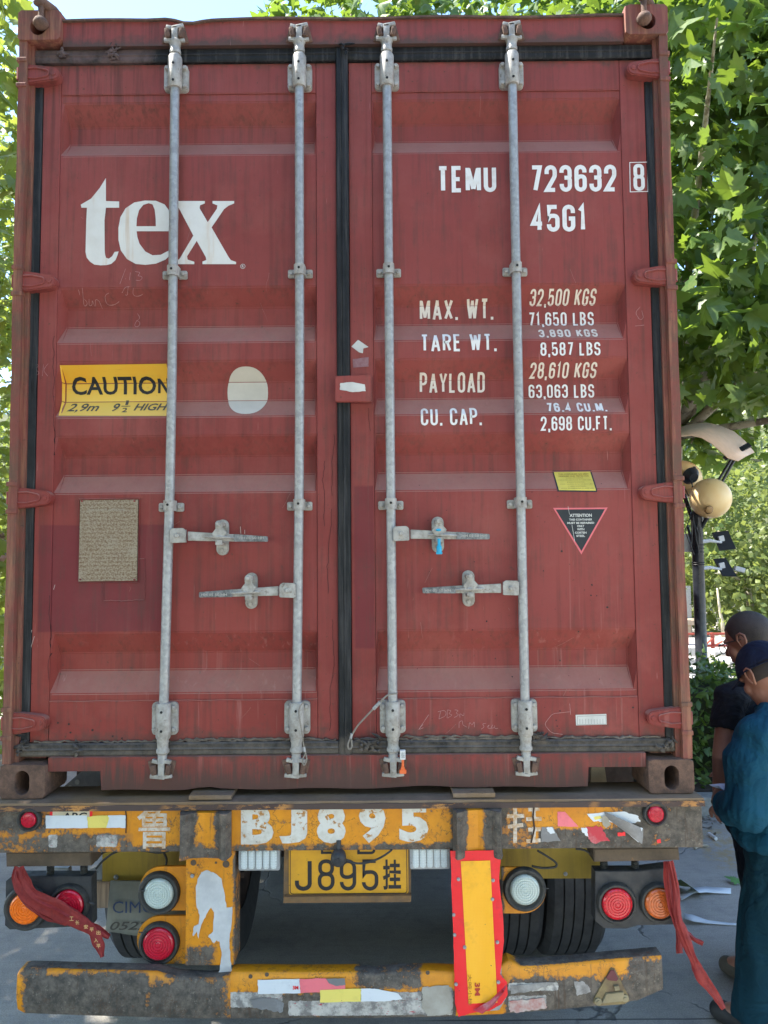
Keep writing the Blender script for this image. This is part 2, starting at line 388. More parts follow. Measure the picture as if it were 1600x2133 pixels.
def m_redrust(n):
    a = n.noise(9, 8, .72); b = n.noise(60, 5, .7); s = n.noise(1, 5, .7, st=(50, 50, 3))
    c = n.mix(n.step(a, .42, .6), (.20, .055, .04), (.13, .065, .042))
    c = n.mix(n.step(s, .48, .66)*.7, c, (.36, .16, .09)); c = n.mix(n.step(b, .62, .7)*.6, c, (.05, .03, .025))
    return dict(col=c, rough=.75, bump=b+a, bs=.5, bd=.002)
REDRUST = mat('rusted_red_paint', m_redrust)
def m_cast(n):
    a = n.noise(22, 8, .75); b = n.noise(90, 4, .7)
    c = n.mix(n.step(a, .4, .62), (.085, .05, .036), (.17, .095, .065)); c = n.mix(n.step(b, .6, .72)*.55, c, (.30, .17, .10))
    c = n.mix(n.step(n.noise(50, 5, .7, off=(4, 0, 0)), .7, .73), c, (.5, .3, .2)); c = n.mix(n.step(n.noise(12, 5, .7, off=(1, 5, 0)), .55, .7)*.6, c, (.05, .035, .03))
    return dict(col=c, rough=.85, bump=b+a*2, bs=.7, bd=.003)
CAST = mat('rusty_cast_steel', m_cast)
def m_rub(n):
    a = n.noise(12, 6, .7); x, y, z = n.xyz()
    low = n.step(z, 1.34, 1.2)
    c = n.mix(n.step(a, .4, .7), (.010, .011, .012), (.022, .023, .025))
    c = n.mix(n.step(low+(n.noise(16, 7, .75)-.5)*1.6, .25, .8)*.8, c, (.17, .14, .11))
    tl = n.rect(-1.25, -.72, 3.78, 3.9, .05); c = n.mix(n.step(tl+(a-.5)*2, .5, 1.1)*.8, c, (.15, .10, .095))
    c = n.mix(n.up(.2, .8)*.4, c, (.17, .15, .14)); c = n.mix(n.step(n.noise(1, 5, .7, st=(60, 60, 2.5)), .5, .66)*.5, c, (.085, .08, .078))
    return dict(col=c, rough=.6, spec=.25, bump=a*2+n.noise(60, 3), bs=.35, bd=.002)
RUBBER = mat('weathered_rubber', m_rub)
def m_galv(n):
    sp = n.vor(85, 'F1', out='Color'); s = n.xyz(sp)[0]; a = n.noise(25, 6, .7); x, y, z = n.xyz()
    c = n.mix(s*.7, (.30, .305, .305), (.46, .465, .46)); c = n.mix(n.step(a, .5, .72)*.6, c, (.24, .24, .24))
    c = n.mix(n.step(n.noise(5, 7, .75, off=(2, 0, 0)), .56, .75)*.6, c, (.33, .28, .23))
    c = n.mix(n.step(n.noise(45, 5, .7, off=(0, 0, 6)), .7, .74)*.7, c, (.08, .07, .06))
    return dict(col=c, rough=n.step(a, .3, .7, .4, .62), metal=.45, spec=.5, bump=a+n.noise(120, 3), bs=.3, bd=.001)
GALV = mat('galvanised_steel', m_galv)
def m_castg(n):
    a = n.noise(30, 7, .7); b = n.noise(110, 4, .7)
    c = n.mix(n.step(a, .38, .6), (.28, .26, .23), (.44, .425, .39)); c = n.mix(n.step(n.noise(40, 6, .75, off=(3, 1, 0)), .58, .68)*.7, c, (.12, .085, .06))
    c = n.mix(n.step(b, .68, .72)*.6, c, (.05, .04, .04))
    return dict(col=c, rough=.6, metal=.15, bump=a*2+b, bs=.5, bd=.0015)
CASTG = mat('galvanised_casting', m_castg)
def m_worn(n):
    a = n.noise(50, 6, .7); return dict(col=n.mix(n.step(a, .4, .6), (.10, .105, .11), (.24, .25, .26)), rough=.45, metal=.5, bump=a, bs=.5)
WORN = mat('worn_dark_steel', m_worn)
DARK = simple('hole_shade_black', (.012, .012, .012), .7)
UNDER = simple('dirty_underside', (.055, .035, .028), .85, c2=(.025, .02, .018))
PLAIN_RED = simple('red_side_paint', (.22, .06, .05), .6, sc=6)

def m_orange(G, W=(), Yr=-.03, FL=()):
  def fn(n):
    x, y, z = n.xyz(); a = n.noise(6, 8, .72); b = n.noise(28, 7, .72); st = n.noise(1, 6, .72, st=(34, 34, 4), dist=.5)
    def r(p0, p1, s=.03):
        A = at(p0[0], p0[1], Yr); B = at(p1[0], p1[1], Yr)
        cx, cz, hx, hz = (A.x+B.x)/2, (A.z+B.z)/2, abs(B.x-A.x)/2, abs(A.z-B.z)/2
        return n.step(n.math('ABSOLUTE', x-cx), hx-s, hx+s, 1, 0)*n.step(n.math('ABSOLUTE', z-cz), hz-s, hz+s, 1, 0)
    g = None
    for p0, p1, s, k in G:
        q = r(p0, p1, s)*k; g = q if g is None else n.mx(g, q)
    if FL:
        fy = n.step(y, -.052, -.046)
        for x0, x1, k in FL:
            xa, xb = at(x0, 2000, Yr).x, at(x1, 2000, Yr).x; g = n.mx(g, fy*n.step(n.math('ABSOLUTE', x-(xa+xb)/2), (xb-xa)/2-.02, (xb-xa)/2+.02, 1, 0)*k)
    c0 = n.noise(75, 5, .75, off=(3, 2, 0)); gg = g+(a-.5)*2.0+(b-.5)*2.4+(c0-.5)*1.1; gm = n.step(gg, .48, .62)
    c = n.mix(n.step(a, .35, .65), (.62, .225, .008), (.74, .30, .010)); c = n.mix(n.step(b, .45, .7)*.45, c, (.42, .14, .012))
    c = n.mix(n.step(g+(a-.5)*1.4+(st-.5)*1.2, .2, .9)*.6, c, (.20, .115, .06))
    c = n.mix(n.step(gg, .30, .5)*.55, c, (.26, .10, .03))
    gr = n.mix(n.step(b, .40, .62), (.060, .054, .046), (.15, .125, .10)); gr = n.mix(n.step(c0, .60, .66)*.6, gr, (.27, .23, .18)); gr = n.mix(n.step(st, .56, .64)*.5, gr, (.05, .035, .025))
    c = n.mix(gm, c, gr)
    pm = n.step(n.noise(42, 8, .75, off=(5, 5, 0)), .66, .68); c = n.mix(pm, c, (.055, .038, .03))
    c = n.mix(n.step(st, .58, .70)*.6, c, (.10, .06, .04))
    ln = n.step(n.math('ABSOLUTE', n.noise(8, 6, .68, off=(2, 2, 6), dist=.4)-.5), .009, .003)*n.step(a, .46, .54); c = n.mix(ln*.75, c, (.09, .05, .03))
    rs = n.step(n.noise(17, 8, .75, off=(1, 5, 8)), .635, .68); c = n.mix(rs*.8, c, (.13, .05, .025))
    if W:
        w = None
        for p0, p1, s in W:
            q = r(p0, p1, s); w = q if w is None else n.mx(w, q)
        wb = n.noise(34, 7, .75, off=(2, 8, 1)); wm = n.step(w+(wb-.5)*1.5, .62, .68)
        wc = n.mix(n.step(b, .42, .6), (.52, .50, .46), (.20, .19, .18)); wc = n.mix(n.step(n.noise(55, 4, .7, st=(1, 1, 2.2), off=(4, 4, 4)), .64, .66), wc, (.45, .07, .09))
        c = n.mix(wm, c, wc)
    return dict(col=c, rough=n.step(gm, 0, 1, .42, .8), spec=.4, bump=(1-gm)*.6+(1-pm)*.4+b*.9, bs=.6, bd=.0016)
  return fn
OR_BEAM_L = mat('chipped_orange_paint_beam', m_orange([((-60, 1680), (110, 1740), .03, .95), ((-60, 1740), (210, 1775), .015, .75), ((110, 1650), (170, 1772), .03, .45), ((130, 1735), (280, 1765), .01, .7), ((940, 1660), (1062, 1780), .012, .9), ((1045, 1680), (1110, 1770), .03, .75), ((1120, 1728), (1470, 1790), .008, .95), ((1290, 1655), (1540, 1790), .04, 1.05), ((-60, 1764), (1470, 1790), .008, .75)], [((200, 1738), (245, 1765), .006), ((100, 1738), (120, 1766), .006)]))
OR_CH = mat('chipped_orange_paint_channels', m_orange([((370, 1675), (412, 1780), .014, .95), ((452, 1675), (500, 1780), .01, 1.0), ((370, 1755), (500, 1790), .015, .8), ((930, 1660), (972, 1790), .008, 1.0), ((1005, 1660), (1062, 1790), .012, 1.)]))
OR_UP = mat('chipped_orange_paint_uprights', m_orange([((385, 1975), (450, 2025), .02, .8), ((484, 1700), (500, 2020), .006, .7), ((1000, 1700), (1060, 2020), .01, .8)]))
OR_BUL = mat('chipped_orange_paint_left_bumper', m_orange([((52, 2029), (310, 2145), .015, 1.2), ((290, 2040), (475, 2145), .03, 1.0), ((55, 1985), (115, 2022), .02, 1.1), ((115, 1990), (300, 2006), .006, .9), ((340, 1990), (480, 2050), .03, .85), ((45, 2014), (100, 2034), .01, .9)], (), -.06, [(45, 480, 1.05)]))
OR_BUM = mat('chipped_orange_paint_middle_bumper', m_orange([((470, 2072), (960, 2145), .015, .95), ((740, 2022), (880, 2058), .012, .9)], [((455, 2066), (590, 2100), .008), ((600, 2085), (890, 2116), .006), ((880, 2055), (945, 2118), .008), ((770, 2066), (880, 2085), .006)], -.06))
OR_BUR = mat('chipped_orange_paint_right_bumper', m_orange([((1050, 2040), (1400, 2125), .02, 1.1), ((1050, 1930), (1330, 1975), .015, 1.0), ((1310, 2005), (1400, 2125), .02, 1.1), ((1350, 1940), (1400, 1990), .01, .5)], [((1058, 2075), (1140, 2105), .006), ((1058, 2048), (1165, 2066), .006)], -.06, [(1075, 1420, 1.0)]))
ORANGE = OR_UP
def m_yel(n):
    a = n.noise(5, 6, .7); b = n.noise(40, 6, .7); st = n.noise(1, 5, .7, st=(30, 30, 2))
    c = n.mix(n.step(a, .35, .65), (.30, .20, .02), (.42, .28, .03)); c = n.mix(n.step(st, .5, .75)*.6, c, (.12, .085, .03)); c = n.mix(n.step(b, .68, .7), c, (.05, .035, .02))
    return dict(col=c, rough=.6, bump=b, bs=.3)
YELLOW = mat('dirty_yellow_paint', m_yel)
def m_brown(n):
    a = n.noise(9, 8, .72); b = n.noise(45, 7, .75)
    c = n.mix(n.step(a, .4, .6), (.085, .062, .042), (.13, .092, .06)); c = n.mix(n.step(b, .63, .66), c, (.26, .13, .045)); c = n.mix(n.step(n.noise(20, 5, .7, off=(5, 0, 0)), .58, .7)*.5, c, (.04, .035, .03))
    return dict(col=c, rough=.85, bump=b+a, bs=.5)
GRIMY = mat('rusty_grimy_steel', m_brown)
def m_deck(n):
    a = n.noise(5, 8, .72); b = n.noise(35, 7, .75); x, y, z = n.xyz()
    c = n.mix(n.step(a, .38, .62), (.15, .105, .07), (.24, .17, .115)); c = n.mix(n.step(n.noise(2, 5, .6, off=(3, 0, 0)), .45, .62)*.55, c, (.30, .17, .06))
    c = n.mix(n.step(b, .6, .66)*.6, c, (.07, .05, .04)); c = n.mix(n.step(n.noise(1, 5, .6, st=(3, 60, 3)), .6, .7)*.4, c, (.07, .05, .045))
    return dict(col=c, rough=.8, bump=a*2+b, bs=.5)
DECK = mat('rusty_deck_plate', m_deck)
def m_edge(n):
    x, y, z = n.xyz(); b = n.noise(1, 8, .75, st=(18, 18, 60)); c = n.mix(n.step(b, .5, .56), (.07, .042, .035), (.48, .22, .06)); c = n.mix(n.step(n.noise(3, 3, off=(2, 0, 0)), .42, .52), c, (.075, .05, .042))
    return dict(col=c, rough=.8, bump=b, bs=.6)
EDGE = mat('chipped_deck_edge', m_edge)
def m_primer(n):
    a = n.noise(14, 6, .7); b = n.noise(60, 5, .7); c = n.mix(n.step(a, .35, .65), (.44, .45, .46), (.58, .59, .59)); c = n.mix(n.step(b, .66, .7)*.4, c, (.25, .22, .2))
    return dict(col=c, rough=.6, bump=a+b*.4, bs=.4)
PRIMER = mat('exposed_grey_primer', m_primer)
def m_lettering(base, wear=.62, dirt=(.35, .18, .1)):
    def f(n):
        a = n.noise(20, 7, .72); b = n.noise(70, 4, .7); c = n.mix(n.step(a, .5, .8)*.45, base, dirt); c = n.mix(n.step(n.noise(38, 8, .75, off=(3, 3, 0)), wear, wear+.02)*.85, c, (.24, .07, .06))
        return dict(col=c, rough=.55, bump=b, bs=.1)
    return f
WHITE = mat('white_lettering', m_lettering((.78, .77, .74), .7)); CREAM = mat('aged_white_lettering', m_lettering((.72, .65, .57), .69))
def m_tex(n):
    a = n.noise(12, 6, .7); s = n.noise(1, 4, .6, st=(22, 22, 1.5)); c = n.mix(n.step(a, .4, .75)*.4, (.72, .71, .66), (.55, .50, .42)); c = n.mix(n.step(s, .56, .72)*.6, c, (.55, .33, .14)); c = n.mix(n.step(n.noise(55, 6, .7), .7, .72), c, (.3, .1, .08))
    return dict(col=c, rough=.5)
TEXW = mat('white_logo_film', m_tex)
def m_stencil(n):
    a = n.noise(22, 8, .75); b = n.noise(70, 5, .7); c = n.mix(n.step(a, .45, .68)*.6, (.66, .64, .58), (.42, .36, .26)); c = n.mix(n.step(n.noise(26, 8, .75, off=(6, 1, 2)), .57, .6), c, (.42, .20, .05)); c = n.mix(n.step(n.noise(33, 7, .75, off=(2, 1, 7)), .64, .66), c, (.06, .045, .035))
    return dict(col=c, rough=.6, bump=a, bs=.2)
STENCIL = mat('stencilled_white_paint', m_stencil)
def m_stencil2(n):
    a = n.noise(34, 8, .75); c = n.mix(n.step(a, .44, .58), (.62, .56, .48), (.50, .30, .14)); return dict(col=c, rough=.6)
STENCIL2 = mat('faded_stencil_paint', m_stencil2)
BLACKP = simple('black_print', (.02, .02, .022), .5, var=.2); GREYP = simple('grey_print', (.09, .085, .07), .5, var=.2)
CHALK = simple('chalk', (.50, .32, .30), .9, c2=(.36, .15, .14), sc=60)
def m_caut(n):
    a = n.noise(6, 5, .6); b = n.noise(50, 6, .7); z = n.xyz()[2]; c = n.mix(n.step(a, .35, .65), (.76, .46, .045), (.78, .40, .03)); c = n.mix(n.step(z, 2.60, 2.53)*.45, c, (.82, .62, .16)); c = n.mix(n.step(b, .64, .7)*.4, c, (.3, .16, .05))
    c = n.mix(n.step(n.noise(1, 4, .6, st=(4, 4, 70)), .64, .68)*.3, c, (.35, .2, .05)); return dict(col=c, rough=.4, spec=.4)
CAUT = mat('yellow_caution_film', m_caut)
YLAB = simple('yellow_label', (.72, .60, .10), .45, var=.15); WFILM = simple('white_film', (.66, .66, .62), .5, var=.2, sc=12); PINKL = simple('pink_border', (.75, .16, .18), .45, var=.1); NAVY = simple('black_label', (.018, .024, .032), .45, var=.2)
def m_plate(n):
    x, y, z = n.xyz(); a = n.noise(150, 6, .75, st=(1, 1, 1.2)); rows = n.math('SINE', z*420.); b = n.noise(12, 5, .7)
    c = n.mix(n.step(a+rows*.03, .40, .56), (.17, .10, .055), (.33, .27, .19)); c = n.mix(n.step(b, .55, .75)*.5, c, (.40, .36, .28)); return dict(col=c, rough=.6, metal=.3, bump=a, bs=.6)
PLATE = mat('corroded_data_plate', m_plate)
def lens(name, c, sc=90, d=.65):
    def f(n):
        v = n.vor(sc, 'F1', rnd=.05); e = n.noise(30, 5, .7); cc = n.mix(n.step(v, .1, .5), tuple(min(1, k*1.12) for k in c), tuple(k*(d*.5+.5) for k in c)); cc = n.mix(n.step(e, .58, .8)*.3, cc, (.10, .07, .06))
        return dict(col=cc, rough=.22, spec=.6, coat=.3, bump=1-v, bs=.15, bd=.0006)
    return mat(name, f)
LRED = lens('red_lamp_lens', (.62, .014, .04), 60, .7); LRED2 = lens('bright_red_lamp_lens', (.72, .015, .03), 75, .5); LORG = lens('orange_lamp_lens', (1.0, .20, .008), 60, .75); LORG2 = lens('dull_orange_lamp_lens', (.62, .14, .03), 55); LWHT = lens('clear_lamp_lens', (.52, .60, .56), 150, .75); LWRK = lens('work_lamp_glass', (.62, .68, .68), 110, .8)
LRUB = simple('lamp_rubber', (.022, .024, .024), .6, sc=40, c2=(.06, .058, .052)); BLKM = simple('black_steel', (.022, .025, .03), .55, sc=25, c2=(.055, .055, .055))
CHROME = simple('lamp_housing', (.42, .44, .45), .35, metal=.4)
def m_lic(n):
    a = n.noise(18, 7, .72); b = n.noise(60, 6, .7); c = n.mix(n.step(a, .4, .7)*.6, (.66, .33, .010), (.45, .21, .02)); c = n.mix(n.step(b, .66, .68)*.7, c, (.16, .09, .03)); return dict(col=c, rough=.45, bump=a, bs=.3)
LIC = mat('yellow_number_plate', m_lic)
def m_refl(c, dk):
    def f(n):
        x, y, z = n.xyz(); v = n.vor(210, 'F1', rnd=0); a = n.noise(8, 7, .72); cc = n.mix(n.step(v, .2, .6)*.25, c, tuple(min(1, k*1.3+.02) for k in c)); cc = n.mix(n.step(a, .54, .66)*.5, cc, dk); cc = n.mix(n.step(n.noise(45, 6, .7), .68, .71), cc, (.08, .05, .05))
        return dict(col=cc, rough=.35, spec=.5, bump=v+a*2, bs=.25, bd=.001)
    return f
RFRED = mat('red_reflective_film', m_refl((.82, .012, .018), (.50, .02, .03))); RFYEL = mat('yellow_reflective_film', m_refl((.92, .42, .012), (.62, .27, .02))); RFWHT = mat('white_reflective_film', m_refl((.62, .66, .69), (.48, .52, .56))); RFLEM = mat('lemon_reflective_film', m_refl((.75, .62, .14), (.6, .5, .12))); RFPNK = mat('pink_reflective_film', m_refl((.78, .17, .20), (.6, .12, .15))); RFDRK = mat('dirty_silver_film', m_refl((.18, .18, .18), (.35, .36, .37))); RFCRM = mat('torn_red_film', m_refl((.48, .02, .04), (.5, .35, .35)))
def m_rib(n):
    a = n.noise(40, 5, .7); s = n.noise(1, 3, .6, st=(60, 60, 10)); c = n.mix(n.step(a, .35, .65), (.20, .014, .016), (.33, .035, .03)); c = n.mix(n.step(s, .55, .75)*.5, c, (.12, .02, .02)); return dict(col=c, rough=.7, bump=s+a*.5, bs=.5, bd=.003, translucent=(.4, .03, .03), tf=.15)
RIB = mat('red_cloth_ribbon', m_rib); GOLD = simple('gold_print', (.75, .45, .18), .5)
def m_tyre(n):
    a = n.noise(14, 6, .7); return dict(col=n.mix(n.step(a, .35, .7), (.018, .019, .021), (.05, .05, .052)), rough=.75, bump=n.noise(60, 4), bs=.3)
TYRE = mat('tyre_rubber', m_tyre)
def m_flap(n):
    a = n.noise(6, 6, .7); s = n.noise(1, 5, .7, st=(50, 50, 2)); c = n.mix(n.step(a, .35, .65), (.16, .16, .13), (.24, .24, .20)); c = n.mix(n.step(s, .5, .7)*.5, c, (.20, .19, .15)); return dict(col=c, rough=.85, bump=a, bs=.3)
FLAP = mat('dusty_mud_flap', m_flap); BLUEP = simple('blue_print', (.03, .07, .19), .7, sc=60, c2=(.06, .08, .12))
ROPE = simple('steel_wire_rope', (.30, .27, .23), .6, metal=.3, sc=200)
BLUE = simple('blue_plastic', (.02, .38, .62), .4, var=.1); ORP = simple('orange_plastic', (.85, .16, .04), .4, var=.1); WHP = simple('white_plastic', (.72, .72, .70), .4, var=.1)
# people
SKIN_A = mat('tanned_skin', lambda n: dict(col=n.mix(n.step(n.noise(14, 5, .6), .35, .65), (.27, .125, .082), (.34, .165, .11)), rough=.5, spec=.4, sss=.08, bump=n.noise(120, 3), bs=.15))
def cloth(name, c, c2):
    return mat(name, lambda n: dict(col=n.mix(n.step(n.noise(5, 5, .6), .35, .65), c, c2), rough=.88, spec=.2, bump=n.noise(1, 3, .6, st=(320, 320, 320))*.4+n.noise(7, 3, .5, dist=1.2)*6, bs=.7, bd=.012))
TEE = cloth('black_tshirt_cloth', (.012, .013, .017), (.020, .021, .026)); TEAL = cloth('teal_work_cloth', (.006, .054, .095), (.009, .075, .125)); TEALD = cloth('dark_teal_trouser_cloth', (.004, .030, .046), (.007, .042, .062)); NAVYC = cloth('navy_cap_cloth', (.010, .014, .034), (.014, .02, .046)); TROU = cloth('black_trouser_cloth', (.008, .010, .018), (.014, .016, .026))
HAIR = mat('short_black_hair', lambda n: dict(col=n.mix(n.step(n.noise(9, 4, .6), .35, .65), (.018, .014, .012), (.06, .045, .036)), rough=.7, bump=n.noise(1, 3, .7, st=(300, 300, 120)), bs=.8, bd=.003))
SHOE = simple('brown_shoe_leather', (.10, .085, .065), .7); SHOEB = simple('black_shoe_leather', (.03, .03, .03), .6); PAPER = simple('paper', (.70, .74, .82), .7, var=.05)
# surroundings
def m_ground(n):
    x, y, z = n.xyz(); a = n.noise(1.1, 6, .65); b = n.noise(160, 4, .8); m = n.noise(14, 6, .7)
    c = n.mix(n.step(a, .35, .65), (.34, .305, .26), (.45, .41, .35)); c = n.mix(n.step(b, .45, .7)*.5, c, (.54, .51, .45)); c = n.mix(n.step(b, .55, .3)*.5, c, (.14, .14, .145))
    c = n.mix(n.step(n.noise(3.5, 6, .7, off=(2, 7, 0)), .5, .66)*.35, c, (.15, .15, .15)); c = n.mix(n.step(n.vor(38, 'F1'), .2, .05)*n.step(m, .4, .6)*.5, c, (.12, .12, .12)); c = n.mix(n.step(m, .52, .7)*.35, c, (.19, .19, .19))
    bro = n.noise(1, 5, .75, st=(3, 42, 1), dist=.5); c = n.mix(n.step(n.math('ABSOLUTE', y-.575+(n.noise(3, 2)-.5)*.01), .006, .003)*n.step(x, .2, .4)*.8, c, (.05, .05, .05)); c = n.mix(n.step(bro, .45, .65)*.18, c, (.17, .17, .17))
    w = n.noise(2.2, 4, .6, off=(5, 2, 0)); cr = n.math('ABSOLUTE', n.vor(.62, 'DISTANCE_TO_EDGE', v=n.wob(.18)))
    ck = n.step(cr, .0045, .001)*n.step(w, .47, .56); c = n.mix(ck*.7, c, (.07, .07, .07))
    # worn yellow road paint
    yp = n.rectxy(2.2, 2.9, 2.05, 2.75, .05)*n.step(n.noise(11, 7, .75, off=(3, 1, 0)), .46, .56); c = n.mix(yp*.6, c, (.40, .27, .10))
    return dict(col=c, rough=.88, spec=.25, bump=b+m*.6-ck*3, bs=.5, bd=.004)
def _wob(n, amt):
    ns = n.new('ShaderNodeTexNoise'); n.put(ns.inputs['Vector'], n.pos()); ns.inputs['Scale'].default_value = 2.5; ns.inputs['Detail'].default_value = 5
    v1 = n.new('ShaderNodeVectorMath'); v1.operation = 'SCALE'; n.nt.links.new(ns.outputs['Color'], v1.inputs[0]); v1.inputs['Scale'].default_value = amt*2
    v2 = n.new('ShaderNodeVectorMath'); v2.operation = 'ADD'; n.put(v2.inputs[0], n.pos()); n.nt.links.new(v1.outputs[0], v2.inputs[1]); return V(n, v2.outputs[0])
def _rxy(n, x0, x1, y0, y1, s):
    x, y, z = n.xyz(); return n.step(x, x0-s, x0+s)*n.step(x, x1-s, x1+s, 1, 0)*n.step(y, y0-s, y0+s)*n.step(y, y1-s, y1+s, 1, 0)
Nt.wob = _wob; Nt.rectxy = _rxy
GROUND = mat('worn_concrete_ground', m_ground)
KERB = simple('concrete_kerb', (.30, .30, .28), .9, sc=30, c2=(.18, .18, .165)); SOIL = simple('brown_soil', (.075, .055, .04), .95, sc=8, bump=.8, bd=.02)
def leafm(name, c, c2, tr, tf=.42, sc=1.7):
    def f(n):
        a = n.noise(sc, 3, .6); b = n.noise(23, 3, .6); cc = n.mix(n.step(a+(b-.5)*.7, .3, .7), c, c2)
        return dict(col=cc, rough=.42, spec=.45, translucent=n.mix(n.step(a+(b-.5)*.7, .3, .7), tr, tuple(k*.7 for k in tr)), tf=tf, bump=n.noise(60, 2), bs=.2)
    return mat(name, f)
LEAF = leafm('plane_tree_leaf', (.035, .090, .018), (.125, .185, .045), (.30, .44, .045), .36); LEAFY = leafm('sunlit_yellow_green_leaf', (.13, .20, .04), (.22, .28, .06), (.45, .55, .08)); HEDGE = leafm('hedge_leaf', (.03, .075, .018), (.09, .15, .03), (.20, .32, .04), .3); FARL = leafm('far_leaf', (.035, .08, .022), (.18, .205, .06), (.36, .42, .09), .4, 1.1)
BARK = mat('mottled_plane_bark', lambda n: dict(col=n.mix(n.step(n.noise(7, 6, .65), .42, .52), (.16, .13, .09), (.42, .38, .28)), rough=.9, bump=n.noise(20, 5, .7), bs=.5, bd=.01))
def m_wood(n):
    s = n.noise(1, 5, .7, st=(60, 60, 2)); return dict(col=n.mix(n.step(s, .4, .65), (.38, .27, .18), (.17, .12, .09)), rough=.85, bump=s, bs=.4)
WOOD = mat('weathered_wood', m_wood)
BLKPOST = simple('black_post_paint', (.012, .015, .024), .35, sc=14, c2=(.03, .034, .042), spec=.5); GLOBE = simple('yellowed_globe', (.95, .72, .38), .35, sc=5, c2=(.92, .62, .28)); BEIGE = simple('beige_reflector', (.80, .56, .40), .55, var=.1); FIXT = simple('dark_fixture', (.018, .017, .02), .5); LGREY = simple('light_grey_paint', (.6, .62, .66), .5, var=.1)
RAIL = simple('red_railing_paint', (.42, .075, .045), .6); STONE = simple('pale_stone_slab', (.52, .50, .47), .9, sc=6, c2=(.38, .37, .35)); HILL = simple('hillside_soil', (.10, .10, .045), .95, sc=1.5, bump=.5, c2=(.05, .065, .02)); GREENM = simple('far_green_cloth', (.20, .22, .10), .9)
# ---------------------------------------------------------------- ground
g = MB(); g.box(-250, 250, -60, 400, -.5, 0); tag(g.build('ground', GROUND), kind='structure')

# ---------------------------------------------------------------- the container
B0 = 1.10; W2 = 1.219; HT = 2.896; LEN = 12.19
box_c = thing('shipping_container', (0, 6, B0), 'tall rust red steel shipping container with closed doors and galvanised locking bars on the trailer', 'shipping container')
# door skin geometry
FLUTES = [(3.664, 3.596, 3.528, 3.457), (2.947, 2.884, 2.811, 2.737), (2.667, 2.598, 2.527, 2.458), (2.388, 2.318, 2.248, 2.177), (1.670, 1.592, 1.529, 1.452)]
YS, YD = .055, .106
PANEL = {-1: (-1.072, -.106), 1: (.106, 1.046)}
def flute_y(z):
    for a, b, c, d in FLUTES:
        if d < z < a:
            if z > b: return YS+(YD-YS)*(a-z)/(a-b)
            if z > c: return YD
            return YD-(YD-YS)*(c-z)/(c-d)
    return YS
def surf(x, z):
    if z < 1.427 or z > 3.694: return YS-.004
    for sd, (x0, x1) in PANEL.items():
        if x0 < x < x1:
            k = 1.
            if sd == -1: k = min(1, (x-x0)/.015, (x1-x)/.010)
            else: k = min(1, (x1-x)/.017, (x-x0)/.010)
            return YS+(flute_y(z)-YS)*k
    return YS-.004
BRK = [z for f in FLUTES for z in f]+[1.4271, 1.4269, 3.6941, 3.6939]
def holed(mb, x0, x1, z0, z1, y0, y1, hx, hz, hw, hh, rc=.012, n=40):
    """cast block with a rounded hole through its front"""
    out = []; inn = []; cx, cz = hx, hz
    base = rrect(x0, x1, z0, z1, rc, 4)
    def ray(poly, a):
        d = Vector((math.cos(a), math.sin(a))); best = None
        for i in range(len(poly)):
            p = Vector(poly[i])-Vector((cx, cz)); q = Vector(poly[(i+1) % len(poly)])-Vector((cx, cz)); e = q-p; den = d.x*e.y-d.y*e.x
            if abs(den) < 1e-12: continue
            t = (p.x*e.y-p.y*e.x)/den; u = (p.x*d.y-p.y*d.x)/den
            if t > 0 and -1e-6 <= u <= 1+1e-6: best = t if best is None else min(best, t)
        return (cx+d.x*best, cz+d.y*best)
    hp = rrect(hx-hw/2, hx+hw/2, hz-hh/2, hz+hh/2, min(hw, hh)/2, 6)
    for k in range(n):
        a = 2*math.pi*k/n; out.append(ray(base, a)); inn.append(ray(hp, a))
    bm = mb.bm
    def ring(pts, y, s=1): return [bm.verts.new((hx+(p[0]-hx)*s, y, hz+(p[1]-hz)*s)) for p in pts]
    rs = [ring(out, y1), ring([(p[0], p[1]) for p in out], y0+.004), ring([(x+(hx-x)*.02, z+(hz-z)*.02) for x, z in out], y0), ring(inn, y0, 1.04), ring(inn, y0+.004), ring(inn, y0+.05), ring(inn, y1-.01, 1.0)]
    for a, b in zip(rs, rs[1:]):
        for k in range(n): bm.faces.new((a[k], a[(k+1) % n], b[(k+1) % n], b[k]))
    bm.faces.new(rs[-1]); bm.faces.new(rs[0][::-1])
TOPZ = B0+HT
